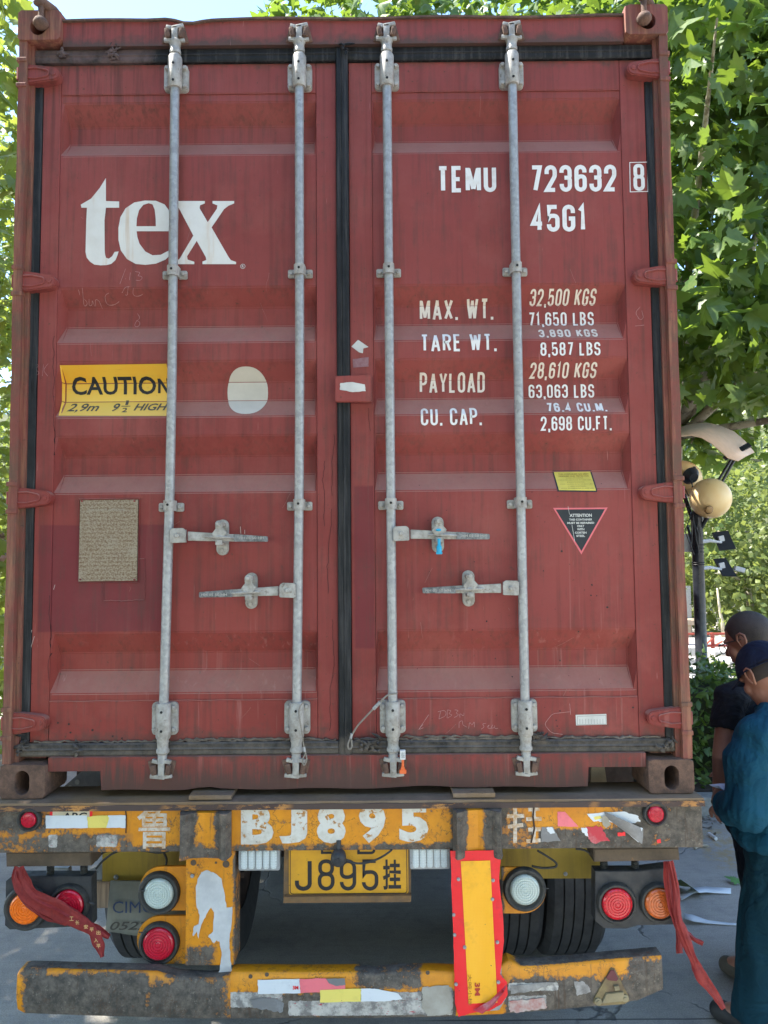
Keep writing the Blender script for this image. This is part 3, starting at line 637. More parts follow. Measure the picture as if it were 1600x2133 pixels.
for sx in (-1, 1):
    for (zz0, zz1, hz, hh) in ((TOPZ-.118, TOPZ, TOPZ-.066, .064), (B0, B0+.118, B0+.055, .082)):
        for yy, yb in ((0, .178), (LEN, LEN-.178)):
            mb = MB(); hx = sx*(W2-.082)
            if zz0 > 2: hx = sx*(W2-.080)
            if yy == 0: holed(mb, min(sx*W2, sx*(W2-.162)), max(sx*W2, sx*(W2-.162)), zz0, zz1, yy, yb, hx+sx*.002, hz, .05 if zz0 < 2 else .058, hh)
            else: mb.box(min(sx*W2, sx*(W2-.162)), max(sx*W2, sx*(W2-.162)), yb, yy, zz0, zz1, .006)
            mb.build('corner_casting', CAST if zz0 < 2 else REDRUST, box_c, smooth=True)
    # corner posts (J section)
    mb = MB(); z0, z1 = B0+.118, TOPZ-.118
    P = [[], []]
    for i in range(41):
        z = z0+(z1-z0)*i/40; dx = .0012*math.sin(i*1.1)+.0016*math.sin(i*.33+sx)
        for k, xx in enumerate((W2-.004, W2-.036)): P[k].append((xx+(dx if k == 0 else dx*.6), z))
    poly = [(sx*x, z) for x, z in P[0]]+[(sx*x, z) for x, z in reversed(P[1])]
    mb.prism(poly, .006, .075)
    mb.build('corner_post', REDRUST, box_c)
    mb = MB(); a, b = sorted((sx*(W2-.036), sx*(W2-.052))); mb.box(a, b, .03, .16, z0, z1)
    a, b = sorted((sx*(W2-.052), sx*(W2-.125))); mb.box(a, b, .085, .16, z0, z1); mb.build('post_channel', REDRUST, box_c)
    # side walls, corrugated
    mb = MB(); rows = []; y = .17; k = 0
    prof = [(0, 0), (.072, 0), (.14, .036), (.212, .036), (.278, 0)]
    ys = []
    while y < LEN-.3:
        for dy, d in prof[:-1]: ys.append((y+dy, d))
        y += .278
    ys.append((LEN-.17, 0))
    for yy, d in ys: rows.append([Vector((sx*(W2-.008-d), yy, B0+.15)), Vector((sx*(W2-.008-d), yy, TOPZ-.06))])
    mb.grid(rows); mb.build('side_wall', PLAIN_RED, box_c)
    a, b = sorted((sx*W2, sx*(W2-.06))); mb = MB(); mb.box(a, b, .178, LEN-.178, B0+.03, B0+.155, .004); mb.build('bottom_side_rail', PLAIN_RED, box_c)
    mb = MB(); mb.box(a, b, .178, LEN-.178, TOPZ-.07, TOPZ-.008, .004); mb.build('top_side_rail', PLAIN_RED, box_c)
    mb = MB(); a, b = sorted((sx*W2, sx*(W2-.1))); mb.box(a, b, LEN-.1, LEN, B0+.118, TOPZ-.118); mb.build('corner_post', PLAIN_RED, box_c)
mb = MB(); rows = []
for i in range(90):
    yy = .06+(LEN-.12)*i/89; d = .012 if i % 4 in (1, 2) else 0
    rows.append([Vector((-W2+.05, yy, TOPZ-.03-d)), Vector((W2-.05, yy, TOPZ-.03-d))])
mb.grid(rows); mb.build('roof', PLAIN_RED, box_c)
mb = MB(); mb.box(-W2+.1, W2-.1, LEN-.06, LEN-.02, B0+.03, TOPZ-.04); mb.build('front_wall', PLAIN_RED, box_c)
mb = MB(); mb.box(-W2+.06, W2-.06, .19, LEN-.19, B0+.15, B0+.178); mb.build('floor_board', UNDER, box_c)
for i in range(24):
    mb = MB(); y = .45+i*.48; mb.box(-W2+.06, W2-.06, y, y+.05, B0+.035, B0+.149); mb.build('cross_member', UNDER, box_c)
# header with its dented lip
mb = MB(); nx = 60; top = []
for i in range(nx+1):
    x = -W2+.162+(2*W2-.324)*i/nx; zt = TOPZ-.036+.003*math.sin(i*.35)-.012*math.exp(-((x+.58)/.05)**2)+.006*math.exp(-((x+.66)/.05)**2)
    top.append((x, zt))
mb.prism([(-W2+.162, 3.866)]+top[0:1]+top[1:]+[(W2-.162, 3.866)], .022, .12); mb.build('door_header', RED, box_c)
mb = MB(); lip = [(x, z+.007) for x, z in top]+[(x, z-.001) for x, z in reversed(top)]; mb.prism(lip, .012, .16); mb.build('header_lip', CAST, box_c)
# sill with the two notches
SB = B0+.022; a1 = at(209, 1610, .02); b1 = at(1227, 1640, .02); nz = B0+.088
mb = MB(); low = [(a1.x, nz), (a1.x+.004, SB)]
for i in range(1, 40):
    x = a1.x+(b1.x-a1.x)*i/40; low.append((x, SB+.002*math.sin(i*.8)+.009*math.exp(-((x+.50)/.04)**2)+.006*math.exp(-((x-.3)/.1)**2)))
low += [(b1.x-.004, SB), (b1.x, nz), (W2-.162, nz), (W2-.162, 1.236), (-W2+.162, 1.236), (-W2+.162, nz)]
mb.prism(low[::-1], .020, .05); mb.build('door_sill', RED, box_c)
mb = MB(); mb.box(-W2+.162, W2-.162, .051, .17, 1.2, 1.236); mb.box(-W2+.162, a1.x, .022, .16, nz-.0, nz+.008); mb.box(b1.x, W2-.162, .022, .16, nz-.0, nz+.008)
mb.box(a1.x-.001, a1.x+.006, .0505, .16, SB, nz-.001); mb.box(b1.x-.006, b1.x+.001, .0505, .16, SB, nz-.001); mb.build('sill_return', CAST, box_c)

# ---- doors
SEALX = (-.030, .018)
doors = {}
for sd in (-1, 1):
    dl = 'left door leaf with the white logo' if sd < 0 else 'right door leaf with the white container numbers'
    d = thing('door', (sd*.6, .07, B0+.14), dl, None); del d['label']; d['label'] = dl; d.parent = box_c; d.location = Vector((sd*.6, .07, B0+.14))-wloc(box_c); doors[sd] = d
    px0, px1 = PANEL[sd]; ox = sd*1.139; ix = SEALX[0]-.0005 if sd < 0 else SEALX[1]+.0005
    zb, zt = 1.282, 3.812
    # corrugated panel
    zs = sorted(set([1.427, 3.694]+BRK[:-4])); xs = [px0, px0+.012, px0+.032, px1-.032, px1-.012, px1]
    xs = [px0, px0+(.015 if sd < 0 else .010), px1-(.010 if sd < 0 else .017), px1]
    mb = MB(); P = []
    for z in zs:
        P.append([Vector((x, (YS if k in (0, 3) else flute_y(z)), z)) for k, x in enumerate(xs)])
    mb.grid(P)
    orient(mb.bm); es = [e for e in mb.bm.edges if len(e.link_faces) == 2 and e.calc_face_angle(0) > .2]
    bmesh.ops.bevel(mb.bm, geom=es, offset=.0035, segments=2, affect='EDGES'); mb.build('corrugated_panel', RED, d, recalc=False)
    # frame
    def ex(x0, x1, z0, z1, nm):
        mb = MB(); mb.box(min(x0, x1), max(x0, x1), YS-.004, .115, z0, z1, .0025); return mb.build(nm, RED, d)
    ex(ox, px0-.001 if sd < 0 else px1+.001, zb, zt, 'door_stile'); ex(ix, px1+.001 if sd < 0 else px0-.001, zb, zt, 'door_stile')
    ex(px0, px1, 3.697, zt, 'top_rail'); ex(px0, px1, zb, 1.424, 'bottom_rail')
    mb = MB(); pts = [Vector((px0+(px1-px0)*i/40, YS-.003+.0015*math.sin(i*1.3), 1.4255+.001*math.sin(i))) for i in range(41)]; mb.tube(pts, .0028, 6)
    mb.build('weld_seam', RED, d); mb = MB()
    pts = [Vector((px0+(px1-px0)*i/40, YS-.002, 3.6955+.0007*math.sin(i))) for i in range(41)]; mb.tube(pts, .002, 6); mb.build('weld_seam', RED, d)
    # rubber seals: top, bottom, outer side
    def seal(pts, wd, axis, name='door_seal', dep=.03, y=.036):
        mb = MB(); n = len(pts); prof = [(-.5, dep), (-.5, .004), (-.38, 0), (-.1, .001), (.0, -.003), (.12, .001), (.38, 0), (.5, .004), (.5, dep)]; rows = []
        for i, (x, z) in enumerate(pts):
            wob = (mnoise.noise(Vector((x*6, z*6, 3)))*.0025); row = []
            for u, dy in prof:
                q = u*wd*(1+wob*20); row.append(Vector((x, y+dy+wob, z+q)) if axis == 'x' else Vector((x+q, y+dy+wob, z)))
            rows.append(row)
        mb.grid(rows); return mb.build(name, RUBBER, d, smooth=True)
    xa, xb = (sd*1.185, SEALX[0]-.001) if sd < 0 else (SEALX[0], 1.185)
    seal([(xa+(xb-xa)*i/60, 3.839+(.008 if sd > 0 and i < 6 else 0)*(1-i/6)) for i in range(61)], .052, 'x')
    seal([(xa+(xb-xa)*i/60, 1.258) for i in range(61)], .046, 'x')
    seal([(sd*1.166, 1.24+2.59*i/90) for i in range(91)], .051, 'z', y=.045)
    if sd > 0: seal([(sum(SEALX)/2, 1.236+2.62*i/90) for i in range(91)], .046, 'z', y=.030)
# crumpled rubber ends and caulk lumps
rd = random.Random(3)
def lump(mb, px, py, n, sx, sz, Y, r=.008):
    for _ in range(n):
        p = at(px+rd.gauss(0, sx), py+rd.gauss(0, sz), Y); q = Vector((rd.gauss(0, .012), rd.gauss(0, .003), rd.gauss(0, .006)))
        mb.tube([p-q, p+Vector((0, -.004, rd.gauss(0, .003))), p+q], [r*.3, r*rd.uniform(.5, 1), r*.3], 6)
for sd, args in ((-1, (235, 112, 16, 5, 9, .03)), (-1, (128, 112, 9, 4, 8, .03)), (-1, (40, 1552, 12, 5, 12, .03)), (-1, (163, 1560, 6, 3, 10, .03)), (1, (770, 1552, 22, 12, 9, .028)), (1, (1120, 1535, 14, 14, 5, .028)), (1, (1385, 1550, 16, 10, 8, .03)), (1, (718, 100, 6, 5, 6, .02))):
    mb = MB(); lump(mb, *args); mb.build('crumpled_seal_rubber', RUBBER, doors[sd], smooth=True)
CAULK = simple('dusty_caulk', (.20, .165, .13), .95, c2=(.07, .055, .045), sc=35)
def ridge(x0, x1, z, r, seed, d):
    mb = MB(); rr = random.Random(seed); n = int((x1-x0)/.012); pts = []; rad = []
    for i in range(n+1): pts.append(Vector((x0+(x1-x0)*i/n, .046, z+rr.gauss(0, .0022)))); rad.append(r*rr.uniform(.4, 1.2))
    mb.tube(pts, rad, 6); mb.build('dirt_caked_caulk', CAULK, d, smooth=True)
ridge(-1.12, -.04, 1.284, .0045, 1, doors[-1]); ridge(.03, 1.12, 1.285, .006, 2, doors[1]); ridge(-.6, -.1, 1.289, .005, 6, doors[-1]); ridge(.2, .7, 1.292, .005, 8, doors[1])

# ---- hinges
HZ = [3.757, 2.961, 2.160, 1.357]
for sd in (-1, 1):
    for hz in HZ:
        zc = hz
        L = [(sd*1.214, zc+.040), (sd*1.17, zc+.037), (sd*1.12, zc+.030), (sd*1.075, zc+.024, .012), (sd*1.062, zc+.0, .02), (sd*1.075, zc-.024, .012), (sd*1.12, zc-.030), (sd*1.17, zc-.037), (sd*1.214, zc-.040)]
        mb = MB(); mb.prism(roundpoly(L, True, 4), .014, .052, .004)
        inner = [(sd*1.19, zc+.018), (sd*1.15, zc+.020), (sd*1.105, zc+.010, .008), (sd*1.105, zc-.010, .008), (sd*1.15, zc-.020), (sd*1.19, zc-.018)]
        mb.tube([Vector((x, .012, z)) for x, z in roundpoly(inner, False, 4)], .0035, 6)
        mb.lathe([(.0085, 0), (.0085, .003), (.005, .0035)], (sd*1.087, .014, zc), (0, -1, 0), 14); mb.lathe([(.011, 0), (.011, .045)], (sd*1.216, .02, zc-.0225), (0, 0, 1), 10)
        h = mb.build('hinge', RED, doors[sd], smooth=True)
        mb = MB(); a, b = sorted((sd*1.219, sd*1.185)); mb.box(a-.003, b+.003, .002, .03, zc+.041, zc+.058, .004); mb.build('hinge_lug', REDRUST, box_c); mb = MB(); mb.box(a-.003, b+.003, .002, .03, zc-.058, zc-.041, .004); mb.build('hinge_lug', REDRUST, box_c)

# ---- locking gear
RODS = [(-1, -.632, -.650), (-1, -.165, -.177), (1, .164, .161), (1, .634, .632)]
YR = .020
for ri, (sd, xt, xb) in enumerate(RODS):
    d = doors[sd]; X = lambda z: xt+(xb-xt)*max(0, (2.4-z)/1.0) if ri in (0, 1) else xt
    zz = [3.86-i*.065 for i in range(40)]
    mb = MB(); mb.tube([Vector((X(z), YR, z)) for z in [3.885, 3.7, 3.4, 3, 2.6, 2.2, 1.9, 1.6, 1.4, 1.215]], .0168, 20); mb.build('locking_bar', GALV, d, smooth=True)
    for up, zc in ((1, 3.750), (-1, 1.366)):
        xx = X(zc); mb = MB(); h = .058
        mb.prism(rrect(xx-.046, xx+.046, zc-h+(.004 if up > 0 else -.0), zc+h-.014*(up > 0), .014), .034, .0505, .003)
        mb.lathe([(.0235, -h-.002), (.0262, -h+.004), (.0262, h), (.0235, h+.006)], (xx, YR, zc+.006*up), (0, 0, 1), 20)
        for bx in (-.034, .034):
            for bz in (-.038, .034 if up > 0 else .040): bolt(mb, xx+bx, .034, zc+bz, .0085, .009)
        mb.build('bar_guide', CASTG, d, smooth=True)
        mb = MB()
        for bz in (-.036, .03): mb.lathe([(.0048, 0), (.0048, .0015)], (xx, YR-.0262, zc+bz), (0, -1, 0), 10)
        mb.build('grease_hole_shade', DARK, d)  # raised black discs put the dark of the holes into colour
        # cam end
        zc2 = 3.905 if up > 0 else 1.196; mb = MB(); ze = 3.83 if up > 0 else 1.30
        mb.lathe([(.0205, 0), (.0215, .012), (.0195, .016), (.0195, .034), (.023, .040), (.023, .048), (.016, .056)] , (X(ze), YR, ze), (0, 0, up), 18)
        z_a = zc2-.030; z_b = zc2+.030; xx = X(zc2)
        mb.box(xx-.012, xx+.012, YR-.014, YR+.012, z_a, z_b, .004)
        mb.box(xx-.040, xx+.012, YR-.014, YR+.010, z_a-.004, z_a+.010, .003, Matrix.Rotation(R(6), 3, 'Y')); mb.box(xx-.012, xx+.034, YR-.014, YR+.010, z_b-.010, z_b+.004, .003, Matrix.Rotation(R(-12*up), 3, 'Y'))
        mb.box(xx-.034, xx-.004, YR-.012, YR+.010, z_b-.012, z_b+.002, .003, Matrix.Rotation(R(14), 3, 'Y')); mb.box(xx+.006, xx+.038, YR-.012, YR+.010, z_a-.003, z_a+.009, .003, Matrix.Rotation(R(-6), 3, 'Y'))
        mb.build('cam', CASTG, d, smooth=True)
        mb = MB()
        for s in (-1, 1):
            mb.box(xx+s*.026-.009, xx+s*.026+.009, YR-.022, YR+.008, zc2-.020, zc2+.016, .005, Matrix.Rotation(R(10*s), 3, 'Y')); mb.box(xx+s*.030-.014, xx+s*.030+.014, YR-.004, YR+.009, zc2-.034, zc2+.030, .004, Matrix.Rotation(R(-14*s*up), 3, 'Y'))
        mb.build('cam_keeper', CAST, box_c, smooth=True)
    for zc in (2.994, 2.127):
        xx = X(zc); mb = MB()
        mb.prism(rrect(xx-.046, xx-.012, zc-.020, zc+.012, .006), .042, .0505, .002); mb.prism(rrect(xx+.012, xx+.046, zc-.020, zc+.012, .006), .042, .0505, .002)
        pts = []
        for k in range(9): a = math.pi*k/8; pts.append((math.cos(a)*.0215, -math.sin(a)*.0215))
        rows = [[Vector((xx+px, YR+py*1.15+(.022 if k in (0, 8) else 0), z)) for k, (px, py) in enumerate(pts)] for z in (zc-.019, zc+.019)]
        o2 = [[Vector((xx+px*.86, YR+py*1.0+(.022 if k in (0, 8) else 0), z)) for k, (px, py) in enumerate(pts)] for z in (zc-.019, zc+.019)]
        mb.grid(rows); mb.grid(o2[::-1])
        for k in range(8):
            for r_ in (0, 1): 
                f = [rows[r_][k], rows[r_][k+1], o2[r_][k+1], o2[r_][k]]; mb.bm.faces.new([mb.bm.verts.new(v) for v in f])
        bmesh.ops.remove_doubles(mb.bm, verts=mb.bm.verts[:], dist=1e-5)
        for bx in (-.034, .034): bolt(mb, xx+bx, .042, zc-.004, .008, .008)
        mb.build('bar_bracket', CASTG, d, smooth=True)
        mb = MB(); mb.lathe([(.0046, 0), (.0046, .0015)], (xx, YR-.0247, zc+.002), (0, -1, 0), 10); mb.build('grease_hole_shade', DARK, d)
# handles: (door, hub px, end px, retainer px, lettering side)
HND = [(-1, (372, 1116), (558, 1123), (458, 1118)), (-1, (598, 1230), (415, 1239), (519, 1231)), (1, (837, 1112), (1020, 1118), (914, 1112)), (1, (1063, 1225), (880, 1230), (979, 1226))]
ret_pos = []
for k, (sd, h, e, r_) in enumerate(HND):
    d = doors[sd]; H = at(*h, -.003); E = at(*e, -.003); Q = at(*r_, -.003); s = 1 if E.x > H.x else -1
    mb = MB(); mb.prism(roundpoly([(H.x-s*.026, H.z+.026), (H.x+s*.018, H.z+.028, .006), (H.x+s*.027, H.z+.018, .004), (H.x+s*.027, H.z-.024, .005), (H.x-s*.026, H.z-.026)], True, 3), -.010, -.004, .0015)
    mb.prism(roundpoly([(H.x-s*.026, H.z+.022), (H.x+s*.024, H.z+.022), (H.x+s*.024, H.z-.024), (H.x-s*.026, H.z-.024)], True, 3), .010, .016); mb.box(min(H.x-s*.03, H.x-s*.016), max(H.x-s*.03, H.x-s*.016), -.009, .018, H.z-.024, H.z+.022)
    bolt(mb, H.x-s*.002, -.010, H.z, .008, .008); mb.build('handle_hub', CASTG, d, smooth=True)
    # arm, tapered, with a rib
    def arm(t0, t1, w0, w1, y0, y1, m, nm, bev=.003):
        a = H.lerp(E, t0); b = H.lerp(E, t1); mb = MB(); mb.prism(roundpoly([(a.x, a.z+w0, .003), (b.x, b.z+w1, .004), (b.x, b.z-w1, .004), (a.x, a.z-w0, .003)], True, 3), y0, y1, bev); return mb
    mb = arm(.10, .66, .0165, .0125, -.003, .009, CASTG, ''); a = H.lerp(E, .3); b = H.lerp(E, .64); c = H.lerp(E, .47)
    mb.tube([a+Vector((0, -.002, 0)), c+Vector((0, -.014, .001)), b+Vector((0, -.003, 0))], [.003, .0075, .003], 8); mb.build('handle_arm', CASTG, d, smooth=True)
    mb = arm(.62, 1.0, .0135, .0095, -.010, .004, WORN, ''); hg = mb.build('handle_grip', WORN, d, smooth=True)
    a = H.lerp(E, .68 if s > 0 else .97); b = H.lerp(E, .96 if s > 0 else .68)
    bm = font_text('HH 05 50 HH', a.x, b.x, a.z-.0045, a.z+.0045, .01, dy=-.0110); orient(bm); m2 = MB(); m2.bm.free(); m2.bm = bm; m2.build('embossed_text', CASTG, d, recalc=False)
    # retainer
    mb = MB(); mb.prism(rrect(Q.x-.022, Q.x+.022, Q.z-.066, Q.z+.064, .021, 6), .038, .0505, .003)
    mb.prism(roundpoly([(Q.x-.015, Q.z+.058, .014), (Q.x+.017, Q.z+.058, .014), (Q.x+.013, Q.z+.03), (Q.x+.028, Q.z+.014, .003), (Q.x+.012, Q.z-.008, .006), (Q.x-.012, Q.z-.008, .006), (Q.x-.026, Q.z+.010, .003), (Q.x-.012, Q.z+.028)], True, 3), -.020, -.0135, .0015)
    mb.box(Q.x-.013, Q.x+.013, -.0135, .038, Q.z+.038, Q.z+.052, .002); mb.box(Q.x-.012, Q.x+.012, -.020, .038, Q.z-.030, Q.z-.020, .003); mb.box(Q.x-.012, Q.x+.012, -.022, -.016, Q.z-.030, Q.z-.012, .002)
    bolt(mb, Q.x-.001, -.020, Q.z+.045, .009, .008); bolt(mb, Q.x-.001, .038, Q.z-.049, .008, .007); mb.build('handle_retainer', CASTG, d, smooth=True); ret_pos.append(Q)
# centre lock box
A = at(697, 779, .0); Bq = at(776, 836, .0); mb = MB(); mb.prism(roundpoly([(A.x, A.z-.004, .006), (Bq.x-.004, A.z, .006), (Bq.x, Bq.z, .01), (A.x, Bq.z+.003, .008)], True, 3), .012, .03, .003); mb.build('anti_theft_plate', RED, doors[1], smooth=True)
def flat(x, z): return 0.0
def dpoly(pts, Y): return [xz(x, y, Y) for x, y in pts]
def patch(name, pts, m, parent, Y=None, off=.0015, n=3, amp=0, seed=1, sf=None):
    pl = dpoly(pts, Y if Y is not None else YS)
    if amp: pl = jag(pl, amp, n, seed)
    if sf is None: sf = (lambda x, z: Y) if Y is not None else surf
    br = BRK if Y is None else ()
    return decal(name, flatpoly([pl]), m, parent, sf, off, br)
patch('white_tape', [(709, 798), (735, 796), (760, 801), (762, 815), (735, 817), (708, 812)], WFILM, doors[1], .012, amp=.001, n=4)
patch('torn_paper_scrap', [(746, 708), (768, 723), (757, 726), (756, 736), (748, 734), (732, 722)], WFILM, doors[1], YS-.004)
patch('faded_print', [(735, 748), (768, 744), (768, 764), (736, 766)], simple('faded_mauve_print', (.24, .10, .11), .6, c2=(.30, .17, .18), sc=90), doors[1], YS-.004, amp=.001)

# ---- lettering
def line(txt, px0, px1, pt, pb, d, m=WHITE, t=.155, w=.3, gap=.10, Y=YS, off=.0017):
    a = at(px0, pb, Y); b = at(px1, pt, Y)
    nm = 'lettering'; return decal(nm, stroke_text(txt, a.x, b.x, (a.z+at(px1, pb, Y).z)/2, (b.z+at(px0, pt, Y).z)/2, t, w, gap), m, d, surf, off, BRK)
D1, D2 = doors[-1], doors[1]
line('TEMU', 911, 1033, 346, 401, D2); line('723632', 1105, 1283, 344, 400, D2); line('8', 1319, 1341, 343, 399, D2, w=.26, t=.13)
a = xz(1311, 340); 
for pts in ([(1311, 340), (1348, 339), (1349, 400), (1312, 401)],):
    lp = dpoly(pts, YS); bm = bmesh.new(); strip(bm, lp, .0028, True, 0); decal('check_digit_frame', bm, WHITE, D2, surf, .0012)
line('45G1', 1106, 1221, 427, 483, D2)
for txt, x0, x1, t0, b0 in (('MAX. WT.', 876, 1031, 616, 657), ('TARE WT.', 877, 1034, 693, 732), ('PAYLOAD', 876, 1013, 771, 812), ('CU. CAP.', 877, 1003, 848, 886)): line(txt, x0, x1, t0, b0, D2, CREAM if txt[0] in 'MP' else WHITE, .13, .30, .13)
for txt, x0, x1, t0, b0 in (('32,500 KGS', 1108, 1246, 599, 628), ('71,650 LBS', 1107, 1244, 641, 671), ('3,890 KGS', 1124, 1247, 681, 701), ('8,587 LBS', 1126, 1250, 713, 741), ('28,610 KGS', 1108, 1247, 753, 782), ('63,063 LBS', 1107, 1245, 794, 823), ('76.4 CU.M.', 1141, 1266, 835, 857), ('2,698 CU.FT.', 1127, 1273, 867, 897)):
    line(txt, x0, x1, t0, b0, D2, CREAM if 'KGS' in txt else WHITE, .14 if b0-t0 > 25 else .18, .33, .14)
# serif logo
T = [(221, 371), (208, 392), (190, 414), (168.5, 426.5), (170, 433), (181.5, 433), (180, 461), (178.5, 525.6), (181, 537), (188, 545.5), (197, 551.5), (210, 553), (222, 552.5), (232, 550), (241, 542), (245, 532), (247.5, 524), (239, 525), (234, 534), (227, 539), (221, 537), (219, 529), (218.5, 520), (218, 460), (221, 433), (248.5, 433), (248.5, 420), (221, 419)]
EO = [(362, 482), (361, 462), (355, 442), (343, 426), (325, 418.5), (302, 418), (280, 422), (262, 434), (251, 453), (247, 475), (247, 500), (252, 522), (265, 540), (283, 550), (303, 552), (325, 549.5), (345, 541), (360, 527), (369, 511), (364, 508), (352, 522), (335, 531), (318, 532), (303, 524), (291, 508), (286.5, 494), (285, 482)]
EH = [(284.5, 471.5), (285.5, 455), (290, 438), (299, 427), (310, 423.5), (318, 426), (322.5, 437), (324.5, 455), (325, 471.5)]
XO = [(360, 419), (427, 419), (427, 424), (417, 428), (416, 434), (433, 463), (452, 435), (453, 428), (443, 424), (443, 419), (488, 419), (488, 424), (476, 429), (467, 436), (441, 474), (476, 535), (481, 542), (492, 546), (492, 550.5), (422, 550.5), (422, 545), (430, 542), (429, 536), (410, 502), (390, 534), (391, 541), (405, 545.5), (405, 550.5), (360, 550.5), (360, 546), (374, 540), (403, 491), (374, 436), (368, 427), (360, 424)]
decal('logo_letter', flatpoly([dpoly(T, YS)]), TEXW, D1, surf, .0015, BRK); decal('logo_letter', flatpoly([dpoly(EO, YS)], [dpoly(EH, YS)]), TEXW, D1, surf, .0015, BRK); decal('logo_letter', flatpoly([dpoly(XO, YS)]), TEXW, D1, surf, .0015, BRK)
p = at(506, 555, YS); bm = bmesh.new(); strip(bm, [(p.x+.0085*math.cos(k*.42), p.z+.0085*math.sin(k*.42)) for k in range(15)], .0018, True, 0); font_text('R', p.x-.0035, p.x+.004, p.z-.005, p.z+.005, .02, bm=bm); decal('registered_mark', bm, WFILM, D1, surf, .0015)
# white oval patch
ov = []
for k in range(40):
    a = 2*math.pi*k/40; c, s = math.cos(a), math.sin(a); ov.append((511+43*math.copysign(abs(c)**.86, c), 811.5+50*math.copysign(abs(s)**.86, s)))
patch('white_oval_patch', ov, simple('aged_white_paint', (.60, .56, .48), .55, sc=8, c2=(.50, .47, .40)), D1)
# caution sticker
patch('caution_sticker', [(122.5, 760), (346, 757), (346, 866), (121, 865)], CAUT, D1, off=.0012)
def ftl(txt, x0, x1, t0, b0, d, m, bold=0, shear=0, off=.0022, name='sticker_text', Y=YS):
    a = at(x0, b0, Y); b = at(x1, t0, Y); return decal(name, font_text(txt, a.x, b.x, a.z, b.z, bold, shear), m, d, surf if Y == YS else (lambda x, z: Y), off, BRK if Y == YS else ())
ftl('CAUTIO', 138, 317, 779, 817, D1, BLACKP, .022)
a = at(321, 816, YS); b = at(345, 780, YS); decal('sticker_text', stroke_text('N', a.x, b.x, a.z, b.z, .17, .62), BLACKP, D1, surf, .0022, BRK)
ftl('2,9m', 134, 200, 835, 858, D1, GREYP, .015, .25); ftl('9', 229, 243, 835, 855, D1, GREYP, .02, .25); ftl('1', 253, 259, 828, 839, D1, GREYP, .02); ftl('2', 250, 261, 846, 857, D1, GREYP, .02); ftl('HIGH', 274, 344, 835, 853, D1, GREYP, .02, .25)
bm = bmesh.new(); strip(bm, dpoly([(246, 842), (265, 842)], YS), .003, False, 0); decal('sticker_text', bm, GREYP, D1, surf, .0022, BRK)
# data plate
A = at(168, 1042, YS); Bq = at(287, 1210, YS); mb = MB(); mb.prism([(A.x, Bq.z), (Bq.x-.001, Bq.z+.001), (Bq.x, A.z), (A.x+.001, A.z)], .0475, YS-.0035+.004, .0008); pl = mb.build('data_plate', PLATE, D1)
mb = MB(); fr = [(165, 1040), (291, 1038), (288, 1213), (164, 1213)]; mb.tube([Vector((*xz(x, y, YS), 0)).xzy if False else at(x, y, YS-.003) for x, y in fr+fr[:1]], .0025, 5)
for q in ((173, 1044), (282, 1044), (170, 1207), (282, 1207)): bolt(mb, at(*q, YS).x, .0475, at(*q, YS).z, .004, .004, False)
mb.build('plate_frame', RED, D1); bm = None
a = at(186, 1065, YS); b = at(262, 1060, YS); bm = font_text('CSC SAFETY APPROVAL', a.x, b.x, a.z, a.z+.008, .01); decal('plate_text', bm, simple('pale_engraving', (.42, .37, .29), .6), D1, lambda x, z: .0475, .0012)
a = at(200, 1133, YS); b = at(255, 1133, YS); bm = font_text('C.C.C. PANEVA', a.x, b.x, a.z, a.z+.008, .01) if False else None
# welded repair outline below the plate
mb = MB()
for seg in ([(286, 1165), (301, 1164)], [(302, 1164), (303, 1205), (302, 1250)], [(216, 1252), (258, 1252), (300, 1250)], [(216, 1215), (216, 1250)]):
    pts = [at(x, y, YS-.0005) for x, y in seg]; fine = []
    for p, q in zip(pts, pts[1:]):
        for k in range(8): fine.append(p.lerp(q, k/8)+Vector((rd.gauss(0, .0006), 0, rd.gauss(0, .0006))))
    mb.tube(fine+[pts[-1]], .0022, 6)
mb.build('repair_weld', RED, D1, smooth=True)
# right door labels
patch('label_backing', [(1157, 977), (1240, 976), (1244, 1025), (1161, 1024)], NAVY, D2, off=.001)
yl = patch('test_label', [(1160, 980), (1237, 979), (1241, 1022), (1164, 1021)], YLAB, D2, off=.0016)
BRN = simple('brown_print', (.35, .22, .04), .6)
rows = ['THIS CONTAINER HAS BEEN', 'DESIGNED AND TESTED FOR', '9 HIGH STACKING', 'MAX 30,480 KGS 67,200 LBS', '8 HIGH STACKING', 'MAX 32,000 KGS 70,550 LBS', '7 HIGH STACKING', 'MAX 32,500 KGS 71,650 LBS']
for k, rw in enumerate(rows):
    ym = 983+k*4.7; hw = 32 if k < 2 else (34 if k % 2 else 18); ftl(rw, 1200-hw+k*.5, 1200+hw+k*.5, ym, ym+(3.4 if k < 2 else 2.6), D2, BRN, .03 if k < 2 else 0)
patch('warning_triangle', [(1152, 1058), (1266, 1057), (1211, 1155)], PINKL, D2, off=.001); patch('triangle_centre', [(1157.5, 1061.5), (1260, 1060.5), (1211, 1148)], NAVY, D2, off=.0016)
for k, (rw, hw, ym, hh) in enumerate((('ATTENTION', 23, 1070, 7), ('THIS CONTAINER', 24, 1080, 4.6), ('MUST BE REPAIRED', 28, 1087, 4.6), ('ONLY', 7.5, 1093.5, 4.6), ('WITH', 7.5, 1100.3, 4.6), ('CORTEN', 12, 1107.3, 4.6), ('STEEL', 9, 1114, 4.6))): ftl(rw, 1209.5-hw, 1209.5+hw, ym, ym+hh, D2, WFILM, .035)
bm = bmesh.new(); strip(bm, dpoly([(1183, 1055), (1186, 1072)], YS), .0012, False, 0); strip(bm, dpoly([(1191, 1093), (1194, 1110), (1197, 1128)], YS), .0014, False, 0); decal('scratch', bm, WFILM, D2, surf, .003)
